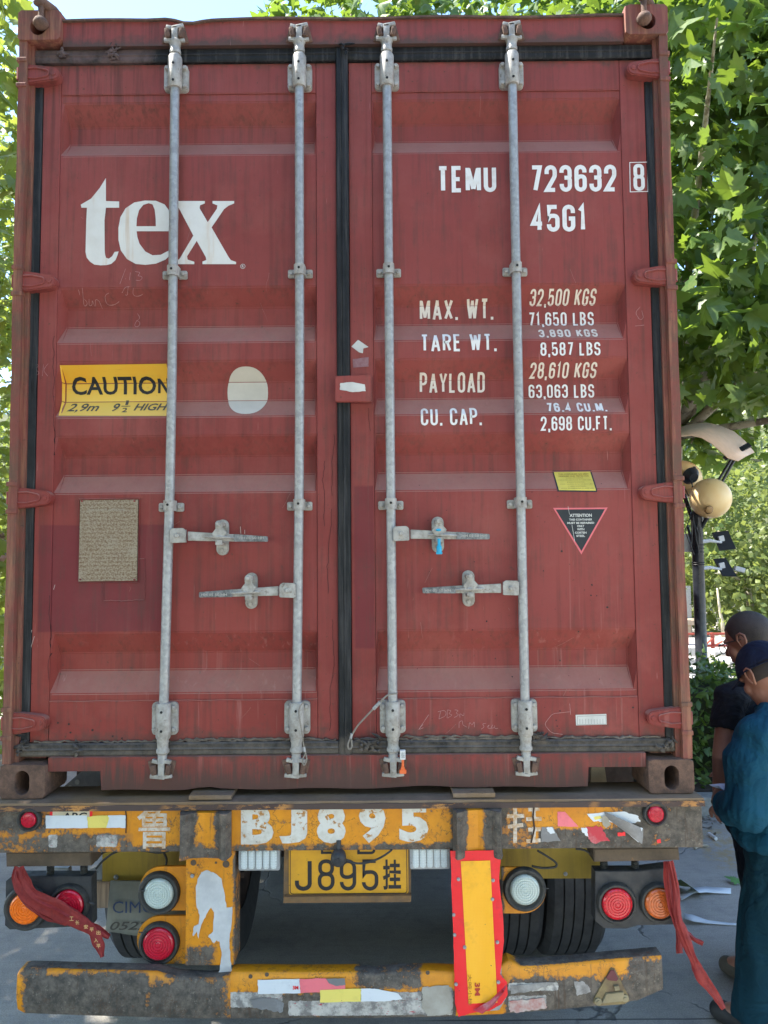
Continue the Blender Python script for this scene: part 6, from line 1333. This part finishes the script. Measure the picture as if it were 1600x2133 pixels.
# work jacket
mb = MB(); mb.capsule(shL+Vector((0, 0, .005)), shR, .074, .074); mb.ball(P1+Vector((0, -.01, -.14)), .225, (.88, .66, 1), basis(fB)); mb.ball(P1+Vector((0, 0, -.34)), .21, (.90, .74, 1.1), basis(fB)); mb.ball(P1+Vector((0, 0, -.42)), .205, (1.0, .84, .45), basis(fB))
mb.tube([shL+Vector((.02, 0, .02)), shL.lerp(elL, .35)+Vector((-.012, 0, 0)), shL.lerp(elL, .72)+Vector((-.004, 0, 0)), elL+Vector((-.005, 0, -.008))], [.078, .088, .080, .080], 20); mb.ball(elL+Vector((-.005, 0, -.01)), .080); mb.tube([elL, elL.lerp(wrL, .5)+Vector((0, 0, -.012)), wrL.lerp(elL, .05)+Vector((.006, 0, -.006))], [.078, .066, .050], 18)
mb.tube([shR, shR.lerp(elR, .5), elR], [.08, .086, .08], 20); mb.ball(elR, .08); mb.tube([elR, wrR], [.08, .05], 16); mb.tube([shL+Vector((.03, 0, .01)), nk+Vector((0, 0, -.01))], [.06, .075], 16)
jk = bake(mb.build('jacket', TEAL, pB), .0065, 3); folds(jk, .020, (8, 8, 1.8), 9); folds(jk, .006, (20, 20, 5), 3)
mb = MB(); ax = (nk-hc).normalized(); ring = []
for rr_, hh in ((.078, -.030), (.084, -.0), (.080, .030), (.073, .034), (.074, 0)):
    q = Vector((0, 0, 1)).rotation_difference(-ax); ring.append([nk+Vector((0, 0, .0))+q @ Vector((rr_*math.cos(a), rr_*math.sin(a), hh)) for a in [2*math.pi*k/24 for k in range(25)]])
mb.grid(ring); mb.build('collar', TEAL, pB, smooth='all')
mb = MB()
for h_, k_, a_ in ((hL, knL, anL), (hR, knR, anR)): mb.tube([h_+Vector((0, 0, .05)), h_.lerp(k_, .5), k_, k_.lerp(a_, .5), a_+Vector((0, 0, -.03))], [.108, .100, .086, .080, .076], 20)
mb.ball(hip, .2, (1.02, .78, .8), basis(fB)); tq = bake(mb.build('trousers', TEALD, pB), .010, 3); folds(tq, .016, (8, 8, 1.6), 1); folds(tq, .005, (18, 18, 9), 1)
for a_ in (anL, anR):
    mb = MB(); t0 = Vector((a_.x, a_.y, .05))-fB*.05; mb.capsule(t0, t0+fB*.18+Vector((0, 0, -.008)), .048, .042); mb.capsule(t0+Vector((0, 0, .03)), t0+fB*.05, .046, .04)
    for v in mb.bm.verts: v.co.z = max(v.co.z, .004)
    bake(mb.build('shoe', SHOEB, pB), .007, 2)
# folded paper in his hand
mb = MB(); Y0 = .615; mb.grid([[at(1477, 1634, Y0), at(1500, 1632, Y0+.01), at(1521, 1632, Y0)], [at(1484, 1638, Y0-.02), at(1503, 1640, Y0-.012), at(1513, 1645, Y0-.02)], [at(1498, 1637, Y0-.03), at(1506, 1645, Y0-.03), at(1511, 1650, Y0-.03)]])
pp_ = mb.build('paper', PAPER, smooth='all'); so_ = pp_.modifiers.new('s', 'SOLIDIFY'); so_.thickness = .001; tag(pp_, 'small folded white paper held by the man in teal', 'paper')

# ---------------------------------------------------------------- kerb, hedge, litter
kb = thing('kerb', (3.1, 3.35, 0), 'low pale concrete kerb in front of the hedge at the right', 'kerb')
rd = random.Random(11)
def kp(x): return 3.02+.10*(x-2.3)
x = 1.7
while x < 8:
    mb = MB(); mb.box(x+.004, x+.994, kp(x), kp(x)+.14, -.05, .145+rd.uniform(-.003, .003), .012); mb.build('kerb_stone', KERB, kb); x += 1.0
mb = MB(); mb.box(1.7, 9, 3.2, 5.4, -.05, .12); so1 = mb.build('planting_bed', SOIL); so1['kind'] = 'structure'
LT = [(0, 0), (.14, -.09), (.38, -.08), (.30, .08), (.53, .30), (.34, .33), (.38, .53), (.18, .50), (.13, .70), (0, .95)]
def leaf_template(kind):
    if kind == 'plane':
        ol = LT+[(-x, y) for x, y in LT[-2:0:-1]]; vs_ = [(0, .26, .03)]+[(x, y, -.25*abs(x)+.02-.10*max(0, y-.4)) for x, y in ol]; n = len(ol); fs = [(0, 1+i, 1+(i+1) % n) for i in range(n)]
    elif kind == 'oval':
        vs_ = [(0, 0, 0), (.2, .35, -.04), (.17, .7, -.05), (0, 1, -.08), (-.17, .7, -.05), (-.2, .35, -.04), (0, .5, .03)]; fs = [(6, i, (i+1) % 6) for i in range(6)]
    else:
        vs_ = [(0, 0, 0), (.35, .5, -.1), (0, 1, 0), (-.35, .5, -.1)]; fs = [(0, 1, 2), (0, 2, 3)]
    return np.array(vs_, float), np.array(fs)
def scr(P):
    D = P-np.array(CAM); w_ = D @ np.array(vF); return 800+F_PX*(D @ np.array(vR2))/w_, 1066.5-F_PX*(D @ np.array(vU2))/w_, w_
def rotmats(n, up=.9, jit=.8, out=None, droop=.5):
    z = rng.normal(size=(n, 3))*jit; z[:, 2] += up
    if out is not None: z += out*.6
    z /= np.linalg.norm(z, axis=1)[:, None]; y = rng.normal(size=(n, 3)); y[:, 2] -= droop
    if out is not None: y += out*.8
    y -= z*(y*z).sum(1)[:, None]; y /= np.linalg.norm(y, axis=1)[:, None]; x = np.cross(y, z); return np.stack([x, y, z], 2)
def leaf_mesh(P, Rm, s, kind):
    V0, F0 = leaf_template(kind); n = len(P); v = (np.einsum('nij,kj->nki', Rm, V0)*s[:, None, None]+P[:, None, :]).reshape(-1, 3); f = (F0[None]+(np.arange(n)*len(V0))[:, None, None]).reshape(-1, 3)
    me = bpy.data.meshes.new('leaves'); me.vertices.add(len(v)); me.vertices.foreach_set('co', v.ravel().astype('f')); me.loops.add(len(f)*3); me.loops.foreach_set('vertex_index', f.ravel().astype('i'))
    me.polygons.add(len(f)); me.polygons.foreach_set('loop_start', (np.arange(len(f))*3).astype('i')); me.polygons.foreach_set('loop_total', np.full(len(f), 3, 'i')); me.update(); return me
def hidden(px, py, y): return (px > 36) & (px < 1404) & (py > 10) & (py < 1660) & (y > -.1)
def foliage(P, out, size, kind, m, parent, nparts, up=.9, jit=.8, name='leaf'):
    n = len(P); Rm = rotmats(n, up, jit, out)
    if kind == 'plane': Rm[:, :, 2] *= rng.uniform(-.6, 3.6, n)[:, None]; Rm[:, :, 0] *= rng.uniform(.65, 1.1, n)[:, None]
    s = size*rng.uniform(.5, 1.5, n); px, py, d = scr(P)
    vis = (px > -20) & (px < 1620) & (py > -20) & (py < 2150) & (d > .3) & ~hidden(px, py, P[:, 1]); sc_ = np.where(vis, s/d, 0); idx = np.argsort(-sc_)[:nparts]; idx = idx[sc_[idx] > 0]
    rest = np.ones(n, bool); rest[idx] = False; me = leaf_mesh(P[rest], Rm[rest], s[rest], kind); o = link('foliage', me, m, parent); o['kind'] = 'stuff'; o.location = -wloc(parent)
    V0, F0 = leaf_template(kind); base = bpy.data.meshes.new(name); base.from_pydata(V0.tolist(), [], F0.tolist()); base.materials.append(m)
    for i in idx:
        l = bpy.data.objects.new(name, base); COL.objects.link(l); l.parent = parent; M4 = Matrix([[*(Rm[i][r]*s[i]), P[i][r]-wloc(parent)[r]] for r in range(3)]+[[0, 0, 0, 1]]); l.matrix_local = M4
def ell(n, c, r, shell=.5, clumps=40, cs=.35):
    u = rng.normal(size=(clumps, 3)); u /= np.linalg.norm(u, axis=1)[:, None]; rad = rng.uniform(shell, 1, clumps)**.6; cc = u*rad[:, None]; k = rng.integers(0, clumps, n); v = cc[k]+rng.normal(size=(n, 3))*cs*np.array([1, 1, .8]); q = np.linalg.norm(v, axis=1); v[q > 1.08] *= (1.08/q[q > 1.08])[:, None]
    return v*np.array(r)+np.array(c), v/np.maximum(np.linalg.norm(v, axis=1), .1)[:, None]
def tree(name, base, label, cat, group, ells, size, kind, m, nparts, trunk_r, limbs, flt=None, bark=BARK, up=.9, top=None):
    t = thing(name, base, label, cat, group); Ps, Os = [], []
    for (n, c, r, cl, cs) in ells: P, O = ell(n, c, r, .35, cl, cs); Ps.append(P); Os.append(O)
    P = np.concatenate(Ps); O = np.concatenate(Os)
    if flt is not None: k = flt(P); P = P[k]; O = O[k]
    foliage(P, O, size, kind, m, t, nparts, up)
    b = Vector(base); c0 = Vector(ells[0][1]); fork = b.lerp(Vector((c0.x*.3+b.x*.7, c0.y*.3+b.y*.7, c0.z-ells[0][2][2]*.35)), 1.0) if top is None else Vector(top)
    mb = MB(); pts = [b.lerp(fork, k/6)+Vector((mnoise.noise(Vector((k, b.x, 0)))*.12*trunk_r*6, mnoise.noise(Vector((k, 5, b.y)))*.1*trunk_r*6, 0)) for k in range(7)]; mb.tube(pts, [trunk_r*(1.15-.07*k) for k in range(7)], 14); mb.build('trunk', bark, t, smooth='all')
    rr = random.Random(int(abs(b.x*7+b.y*3)))
    for k in range(limbs):
        e = ells[k % len(ells)]; tgt = Vector(e[1])+Vector([rr.gauss(0, .45)*e[2][i] for i in range(3)]); s0 = fork.lerp(b, rr.uniform(0, .25)); mid = s0.lerp(tgt, .5)+Vector((rr.gauss(0, .2), rr.gauss(0, .2), rr.uniform(0, .4)))
        r0 = trunk_r*rr.uniform(.35, .6); mb = MB(); mb.tube([s0, s0.lerp(mid, .5), mid, mid.lerp(tgt, .6), tgt], [r0, r0*.8, r0*.6, r0*.4, r0*.12], 8); mb.build('branch', bark, t, smooth='all')
    return t
def flt_near(P): return ((P[:, 1] > 6.1) & (P[:, 2] > 1.95+.125*(P[:, 1]+2.6))) | ((P[:, 1] <= 6.1) & (P[:, 2] > 1.93+.212*(P[:, 1]+2.645))) 
def flt_roof(P): return ~((abs(P[:, 0]) < 1.45) & (P[:, 2] < 4.15) & (P[:, 1] < 12.5))
tb = at(1368, 900, 6.4)
tree('plane_tree', (tb.x, tb.y, .1), 'large plane tree with broad lobed leaves rising over the right side of the container', 'tree', None,
     [(6800, (3.9, 5.2, 6.0), (2.9, 2.4, 3.6), 60, .25), (5400, (1.9, 7.4, 8.3), (3.4, 2.2, 2.2), 46, .26), (2900, (3.0, 3.7, 5.2), (1.5, 1.4, 2.2), 30, .28), (1500, (3.9, 6.9, 3.6), (1.8, 1.2, 1.4), 14, .3)],
     .185, 'plane', LEAF, 300, .15, 34, lambda P: flt_near(P) & flt_roof(P), up=.75, top=(tb.x+.22, tb.y, 4.0))
tree('plane_tree', (-3.3, 6.5, 0), 'sunlit yellow green tree showing as a narrow strip beside the left edge of the container', 'tree', None,
     [(6500, (-4.0, 5.6, 3.3), (2.0, 1.9, 3.0), 50, .3), (2600, (-3.6, 4.6, 1.6), (1.5, 1.5, 1.6), 26, .3), (22000, (-4.9, 1.6, 5.0), (2.6, 3.4, 2.0), 120, .3), (2600, (-4.4, 6.5, 6.6), (2.4, 2.0, 2.0), 26, .3)], .12, 'plane', LEAFY, 60, .13, 14, lambda P: (P[:, 0] < -1.5) & (scr(P)[0] < 45))  # the large forward crown, out of view, is added to shade the left ground
for k, (x, y, h, r_, lab) in enumerate(((-7.0, -3.2, 6.4, 3.6, 'unseen tree added left of the camera to shade the ground'), (2.5, -10, 6, 3.6, 'unseen tree added behind the camera to block low sky, to the right'), (-3.5, -11, 6.5, 3.8, 'unseen tree added behind the camera to block low sky, to the left'), (7.5, -8, 6, 3.4, 'unseen tree added far right behind the camera to block low sky'), (-7.5, -8, 5.2, 3.6, 'broad unseen tree added behind the camera on the far left to block low sky'))):
    tree('added_shade_tree', (x, y, 0), lab, 'tree', 'unseen trees added to block light', [(5200, (x, y, h), (r_, r_, r_*.85), 70, .24)], .28, 'far', FARL, 0, .15, 6, None, up=.6)  # trees out of view, added to block low sky and shade the ground
# hedge
hg = thing('hedge', (3.3, 4.0, .1), 'clipped green hedge with yellow sunlit tips behind the kerb at the right', 'hedge')
n = 15000; P = np.stack([rng.uniform(1.9, 6.5, n), rng.uniform(3.28, 4.5, n), rng.uniform(.12, .98, n)], 1); P[:, 2] += .06*np.sin(P[:, 0]*7)+.05*np.sin(P[:, 1]*9+1); O = np.zeros((n, 3)); O[:, 1] = np.where(P[:, 1] < 3.6, -.8, 0); O[:, 2] = np.where(P[:, 2] > .8, .6, 0)
foliage(P, O, .075, 'oval', HEDGE, hg, 150, .5, .7)
mb = MB(); mb.box(2.0, 6.4, 3.55, 4.3, .1, .8); mb.build('inner_fill', simple('dark_fill', (.02, .03, .01), .95), hg)  # one solid dark box fills the inside of the hedge
# litter on the ground
def flatstrip(name, pts, m, label, cat, group=None, th=.001):
    mb = MB(); rows = []
    for (x0, y0), (x1, y1), z in pts: a = gnd(x0, y0); b = gnd(x1, y1); a.z = b.z = z; rows.append([a, b])
    mb.grid(rows); o = mb.build(name, m, smooth='all'); s = o.modifiers.new('s', 'SOLIDIFY'); s.thickness = th; return tag(o, label, cat, group)
flatstrip('paper_strip', [((1415, 1868), (1420, 1880), .012), ((1440, 1861), (1445, 1872), .03), ((1470, 1854), (1472, 1866), .02), ((1490, 1852), (1490, 1864), .01), ((1523, 1852), (1523, 1864), .006)], simple('white_packing_strip', (.62, .65, .68), .6, var=.05), 'flat white plastic strip with one squared end lying on the concrete right of the trailer', 'packing strip')
flatstrip('paper_strip', [((1425, 1914), (1427, 1926), .03), ((1445, 1914), (1447, 1928), .02), ((1475, 1920), (1475, 1927), .008), ((1520, 1924), (1520, 1929), .005), ((1556, 1926), (1556, 1930), .004)], simple('white_packing_strip_b', (.62, .65, .68), .6, var=.05), 'thin white strip tapering to a point, lying closer than the broader one', 'packing strip')
def groundleaf(px, py, s, m, label, rz, tilt=.2):
    V0, F0 = leaf_template('plane'); me = bpy.data.meshes.new('fallen_leaf'); me.from_pydata((V0*s).tolist(), [], F0.tolist()); me.materials.append(m); p = gnd(px, py); o = bpy.data.objects.new('fallen_leaf', me); COL.objects.link(o); o.location = (p.x, p.y, .02); o.rotation_euler = (tilt, -.15, rz); return tag(o, label, 'leaf')
groundleaf(1540, 1841, .09, simple('fresh_leaf', (.10, .24, .06), .5), 'small bright green leaf on the concrete near the men', 1.2); groundleaf(1436, 1856, .20, simple('withered_leaf', (.17, .22, .10), .7, c2=(.10, .14, .06)), 'curled grey green leaf lying by the broad white strip', 2.4, .6)
mb = MB(); a = gnd(1477, 1741); b = gnd(1492, 1752); a.z = b.z = .015; mb.tube([a, b], .012, 8); tag(mb.build('cigarette_end', WHP), 'white cigarette end at the foot of the kerb', 'litter')
mb = MB(); a = gnd(1447, 1770); b = gnd(1475, 1765); mb.tube([a+Vector((0, 0, .01)), (a+b)/2+Vector((0, .02, .015)), b+Vector((0, 0, .01))], .009, 6); tag(mb.build('twig', simple('pale_twig', (.45, .40, .32), .9)), 'pale twig on the concrete beside the trailer', 'twig')
V0, F0 = leaf_template('oval'); n = 500; P = np.stack([rng.uniform(1.7, 4.5, n), 3.0+rng.uniform(-.45, .0, n)*rng.uniform(.1, 1, n)+.1*0, rng.uniform(.004, .02, n)], 1); P[:, 1] += .1*(P[:, 0]-2.3)
o = link('leaf_litter', leaf_mesh(P, rotmats(n, 2, .4), rng.uniform(.015, .055, n), 'oval'), simple('dead_leaves', (.14, .11, .07), .9, c2=(.06, .045, .03), sc=60)); tag(o, 'scatter of dead leaves along the foot of the kerb', 'leaf litter', kind='stuff')

# ---------------------------------------------------------------- street lamp
YL = 5.05; pb = at(1464, 1440, YL); sl_ = thing('street_lamp', (pb.x, YL, .1), 'black street lamp with two yellowed globes, a curved beige reflector and black flood lights', 'street lamp')
ptop = at(1452, 1085, YL); px_ = pb.x
mb = MB(); mb.lathe([(.085, 0), (.085, .5), (.06, .54), (.058, ptop.z-.1), (.064, ptop.z-.09), (.064, ptop.z-.02), (.05, ptop.z)], (px_, YL, .1), (0, 0, 1), 24); mb.build('pole', BLKPOST, sl_, smooth=True)
g1 = at(1480, 1038, YL-.15); g2 = at(1421, 999, YL+.25)
for gc, nm in ((g1, 0), (g2, 1)):
    mb = MB(); mb.ball(gc, .205, (1, 1, 1), n=32); mb.build('globe', GLOBE, sl_, smooth='all')
mb = MB(); mb.lathe([(.085, 0), (.095, .015), (.07, .05), (.05, .08)], at(1437, 990, YL+.02), (.2, -1, -.5), 20); mb.build('globe_socket', BLKPOST, sl_, smooth=True)
mb = MB(); c = at(1477, 1062, YL-.33); mb.lathe([(.045, 0), (.03, .008), (.008, .012)], c, (0, -1, -.35), 16); mb.build('globe_stain', simple('brown_globe_cap', (.40, .24, .10), .5), sl_, smooth='all')
base_ = at(1457, 1110, YL)
for a, b, r_ in (((1455, 1120, 0), (1425, 1030, .1), .022), ((1455, 1110, 0), (1478, 1070, -.1), .02), ((1448, 1150, 0), (1432, 1095, .1), .014), ((1455, 1120, 0), (1447, 1000, .1), .018), ((1447, 1000, .1), (1446, 972, .1), .018)):
    mb = MB(); mb.tube([at(a[0], a[1], YL+a[2]), at(b[0], b[1], YL+b[2])], r_, 10); mb.build('arm', BLKPOST, sl_, smooth=True)
mb = MB(); mb.tube([at(1455, 1100, YL+.12), at(1488, 1015, YL+.15), at(1531, 945, YL+.2)], .016, 8); mb.tube([at(1458, 1100, YL+.16), at(1498, 1015, YL+.2), at(1538, 944, YL+.22)], .016, 8)
mb.prismM([(-.16, -.022), (.16, -.03), (.16, .03), (-.16, .022)], .02, Matrix.Translation(at(1535, 942, YL+.16)) @ Matrix.Rotation(R(-28), 4, 'Y') @ Matrix.Rotation(R(60), 4, 'X')); mb.build('reflector_bracket', BLKPOST, sl_, smooth=True)
up_ = [(1380, 905), (1400, 896), (1418, 889), (1440, 883), (1470, 880), (1500, 886), (1530, 899), (1552, 918), (1572, 942)]; lo_ = [(1380, 930), (1400, 916), (1418, 908), (1440, 906), (1462, 911), (1484, 924), (1500, 938), (1518, 954), (1538, 960)]
mb = MB(); mb.grid([[at(x, y, YL-.15) for x, y in lo_], [at(x*.5+u*.5, y*.5+v*.5-1, YL+.1) for (x, y), (u, v) in zip(lo_, up_)], [at(x, y, YL+.35) for x, y in up_]]); rf = mb.build('reflector_shade', BEIGE, sl_, smooth='all'); s = rf.modifiers.new('s', 'SOLIDIFY'); s.thickness = .008
for (pts, led) in (([(1484, 1109), (1517, 1105), (1533, 1142), (1500, 1146)], (1503, 1122)), ([(1487, 1164), (1512, 1162), (1535, 1199), (1506, 1199)], (1504, 1178))):
    mb = MB(); f = [at(x, y, YL+.05+(.10 if k in (0, 1) else 0)) for k, (x, y) in enumerate(pts)]; nrm = (f[1]-f[0]).cross(f[3]-f[0]).normalized(); v1 = [mb.bm.verts.new(v) for v in f]; v2 = [mb.bm.verts.new(v+nrm*.018*(-1 if nrm.y < 0 else 1)) for v in f]
    mb.bm.faces.new(v1); mb.bm.faces.new(v2[::-1])
    for k in range(4): mb.bm.faces.new((v1[k], v1[(k+1) % 4], v2[(k+1) % 4], v2[k]))
    mb.build('flood_light', FIXT, sl_)
    mb = MB(); c = at(led[0], led[1], YL+.07); mb.box(c.x-.028, c.x+.028, c.y-.01, c.y+.02, c.z-.03, c.z+.03, .004, Matrix.Rotation(R(-12), 3, 'Y')); mb.build('light_driver', LGREY, sl_)
    mb = MB(); mb.tube([at(1462, led[1]+6, YL-.02), at(1480, led[1]+4, YL), at(1503, led[1]+8, YL+.04)], [.022, .018, .010], 8); mb.build('light_arm', LGREY, sl_, smooth=True)
mb = MB(); a = at(1418, 1150, YL+.1); b = at(1443, 1112, YL+.1); mb.box(a.x, b.x, YL+.08, YL+.11, a.z, b.z, .003); mb.build('light_panel', LGREY, sl_)
mb = MB(); a = at(1532, 1187, YL+.25); mb.box(a.x, a.x+.11, a.y, a.y+.05, a.z-.02, a.z+.03, .01, Matrix.Rotation(R(15), 3, 'Y')); mb.build('light_panel', LGREY, sl_)
rr = random.Random(5)
for k in range(7):
    a = at(1425+rr.uniform(0, 25), 1000+rr.uniform(-25, 60), YL-.05); b = at(1440+rr.uniform(0, 22), 1060+rr.uniform(-20, 100), YL-.08); m_ = (a+b)/2+Vector((rr.gauss(0, .08), -.03, rr.gauss(0, .06))); mb = MB(); mb.tube([a, a.lerp(m_, .6), m_, m_.lerp(b, .6), b], .0055, 6); mb.build('loose_wire', BLKPOST, sl_, smooth=True)
mb = MB()
for k, py in enumerate((1135, 1142, 1150, 1172, 1176)): c = at(1457, py, YL); mb.lathe([(.066, -.004), (.068, 0), (.066, .004)], (px_, YL, c.z), (0, 0, 1), 24)
mb.build('pole_strap', FIXT, sl_, smooth=True)
# utility pole far behind the container
pz = at(725, 16, 14.5); t = thing('utility_pole', (pz.x, 14.5, 0), 'weathered pale wooden pole standing up behind the middle of the container roof', 'pole')
mb = MB(); mb.tube([(pz.x, 14.5, 0), (pz.x, 14.5, 8), (pz.x+.02, 14.5, 17)], [.19, .17, .155], 18); mb.build('shaft', WOOD, t, smooth='all')
mb = MB(); mb.box(pz.x-.9, pz.x+.9, 14.3, 14.36, 16.2, 16.3, .01); mb.build('crossarm', WOOD, t)

# ---------------------------------------------------------------- background
mb = MB(); rows = []
for i in range(40):
    y = 26+i*2.2; row = []
    for j in range(50):
        x = -60+j*3; h = min(12, max(-.4, (y-27)*.55))*(1+.35*mnoise.noise(Vector((x*.05, y*.05, 0))))+.4*mnoise.noise(Vector((x*.3, y*.3, 4))); row.append(Vector((x, y, h if i else -.4)))
    rows.append(row)
mb.grid(rows); hl = mb.build('hillside', HILL, smooth='all'); hl['kind'] = 'structure'
kinds = ['pale sunlit bushy tree on the bank', 'dense mid green tree on the bank', 'yellow tinged shrubby tree on the bank']
BG = [(9.5, 16.5, 4.6, 2.3), (12.6, 18, 5.8, 2.7), (8.2, 21, 6.6, 3.0), (11.8, 23.5, 7.5, 3.2), (15.6, 22, 7.0, 3.2), (18, 26, 8, 3.4), (9.2, 27, 8.6, 3.4), (13.5, 29, 9.4, 3.6), (22, 30, 9, 3.8), (6.0, 30, 8.8, 3.6), (-8.5, 14, 5.5, 3.2), (-7, 19, 7, 3.6), (-12, 24, 8, 4)]
pos_words = ['nearest the lamp post', 'just right of the nearest one', 'behind the lamp globes', 'in the second row right of the lamp', 'far right behind the men', 'at the far right of the bank', 'high behind the black flood lights', 'at the top middle of the bank', 'at the right end of the top row', 'mostly hidden behind the container edge', 'beyond the left edge of the container', 'behind the left tree', 'farthest left']
for k, (x, y, h, r_) in enumerate(BG):
    tree('background_tree', (x, y, max(0, (y-27)*.5)), kinds[k % 3]+', '+pos_words[k], 'tree', 'trees on the bank behind', [(4200, (x, y, h-r_*.95), (r_, r_*.8, r_*1.05), 60, .22), (1500, (x-.4, y-.8, r_*.5), (r_*.95, r_*.6, r_*.5), 26, .3)], .17, 'far', FARL, 0, .1, 5, None, up=.5)
# bare pale sapling and the railing on the terrace
rl = thing('railing', (8.5, 12.6, 0), 'red painted metal railing in the sun beyond the hedge', 'railing')
for px in (1430, 1484, 1560, 1640):
    a = at(px, 1318, 12.6); mb = MB(); mb.box(a.x-.03, a.x+.03, 12.57, 12.63, .0, a.z, .004); mb.build('post', RAIL, rl)
for py in (1320, 1345):
    a = at(1400, py, 12.6); b = at(1700, py, 12.6); mb = MB(); mb.box(a.x, b.x, 12.575, 12.625, a.z-.03, a.z+.01, .004); mb.build('rail', RAIL, rl)
for q in (((1484, 1347), (1505, 1336)), ((1468, 1345), (1484, 1330))):
    mb = MB(); mb.tube([at(*q[0], 12.52), at(*q[1], 12.52)], .02, 6); mb.build('brace', RAIL, rl)
rr = random.Random(9); gp = 0
for i in range(7):
    for j in range(5):
        x = 4.4+i*1.15+rr.uniform(-.25, .25)+j*.3; y = 7.2+j*1.15+rr.uniform(-.2, .2); w_ = rr.uniform(.45, .9); h_ = rr.uniform(.05, .2); mb = MB(); mb.box(x, x+w_, y, y+w_*.6, 0, h_, .015, Matrix.Rotation(rr.uniform(-.15, .15), 3, 'Z')); s = mb.build('stone_block', STONE)
        tag(s, ['wide', 'narrow', 'middling'][0 if w_ > .75 else 1 if w_ < .6 else 2]+' '+('low' if h_ < .12 else 'tall')+' pale stone block, '+['nearest', 'second', 'middle', 'fourth', 'farthest'][j]+' row, '+['leftmost', 'second from left', 'third from left', 'centre', 'third from right', 'second from right', 'rightmost'][i], 'stone block', 'stone blocks in the yard beyond the hedge')
t = thing('bare_sapling', (9.4, 15.2, 0), 'thin pale bare sapling in front of the bank', 'tree'); mb = MB(); a = at(1506, 1300, 15.2); mb.tube([Vector((a.x, 15.2, 0)), at(1505, 1296, 15.2), at(1500, 1275, 15.2), at(1497, 1250, 15.2), at(1494, 1225, 15.2)], [.05, .045, .035, .03, .02], 8); mb.build('trunk', simple('pale_bare_wood', (.55, .48, .36), .9), t, smooth='all')
hs = thing('timber_shed', (6.9, 15.5, 0), 'small open timber shelter just right of the container edge beyond the pole', 'shed')
a = at(1428, 1330, 15.5); b = at(1452, 1300, 15.5)
mb = MB(); mb.box(a.x-.4, b.x+.1, 15.2, 16.6, b.z, b.z+.12, .01); mb.build('roof', simple('pale_timber', (.45, .34, .24), .8), hs)
for x in (a.x, b.x, a.x-.35): mb = MB(); mb.box(x-.05, x+.05, 15.25, 15.35, 0, b.z); mb.build('post', simple('pale_timber_post', (.42, .32, .22), .8), hs)
mb = MB(); mb.box(a.x-.3, b.x, 15.8, 15.9, 0, 1.2); mb.build('panel', simple('grey_panel', (.45, .45, .45), .8), hs)
bpy.context.view_layer.update()
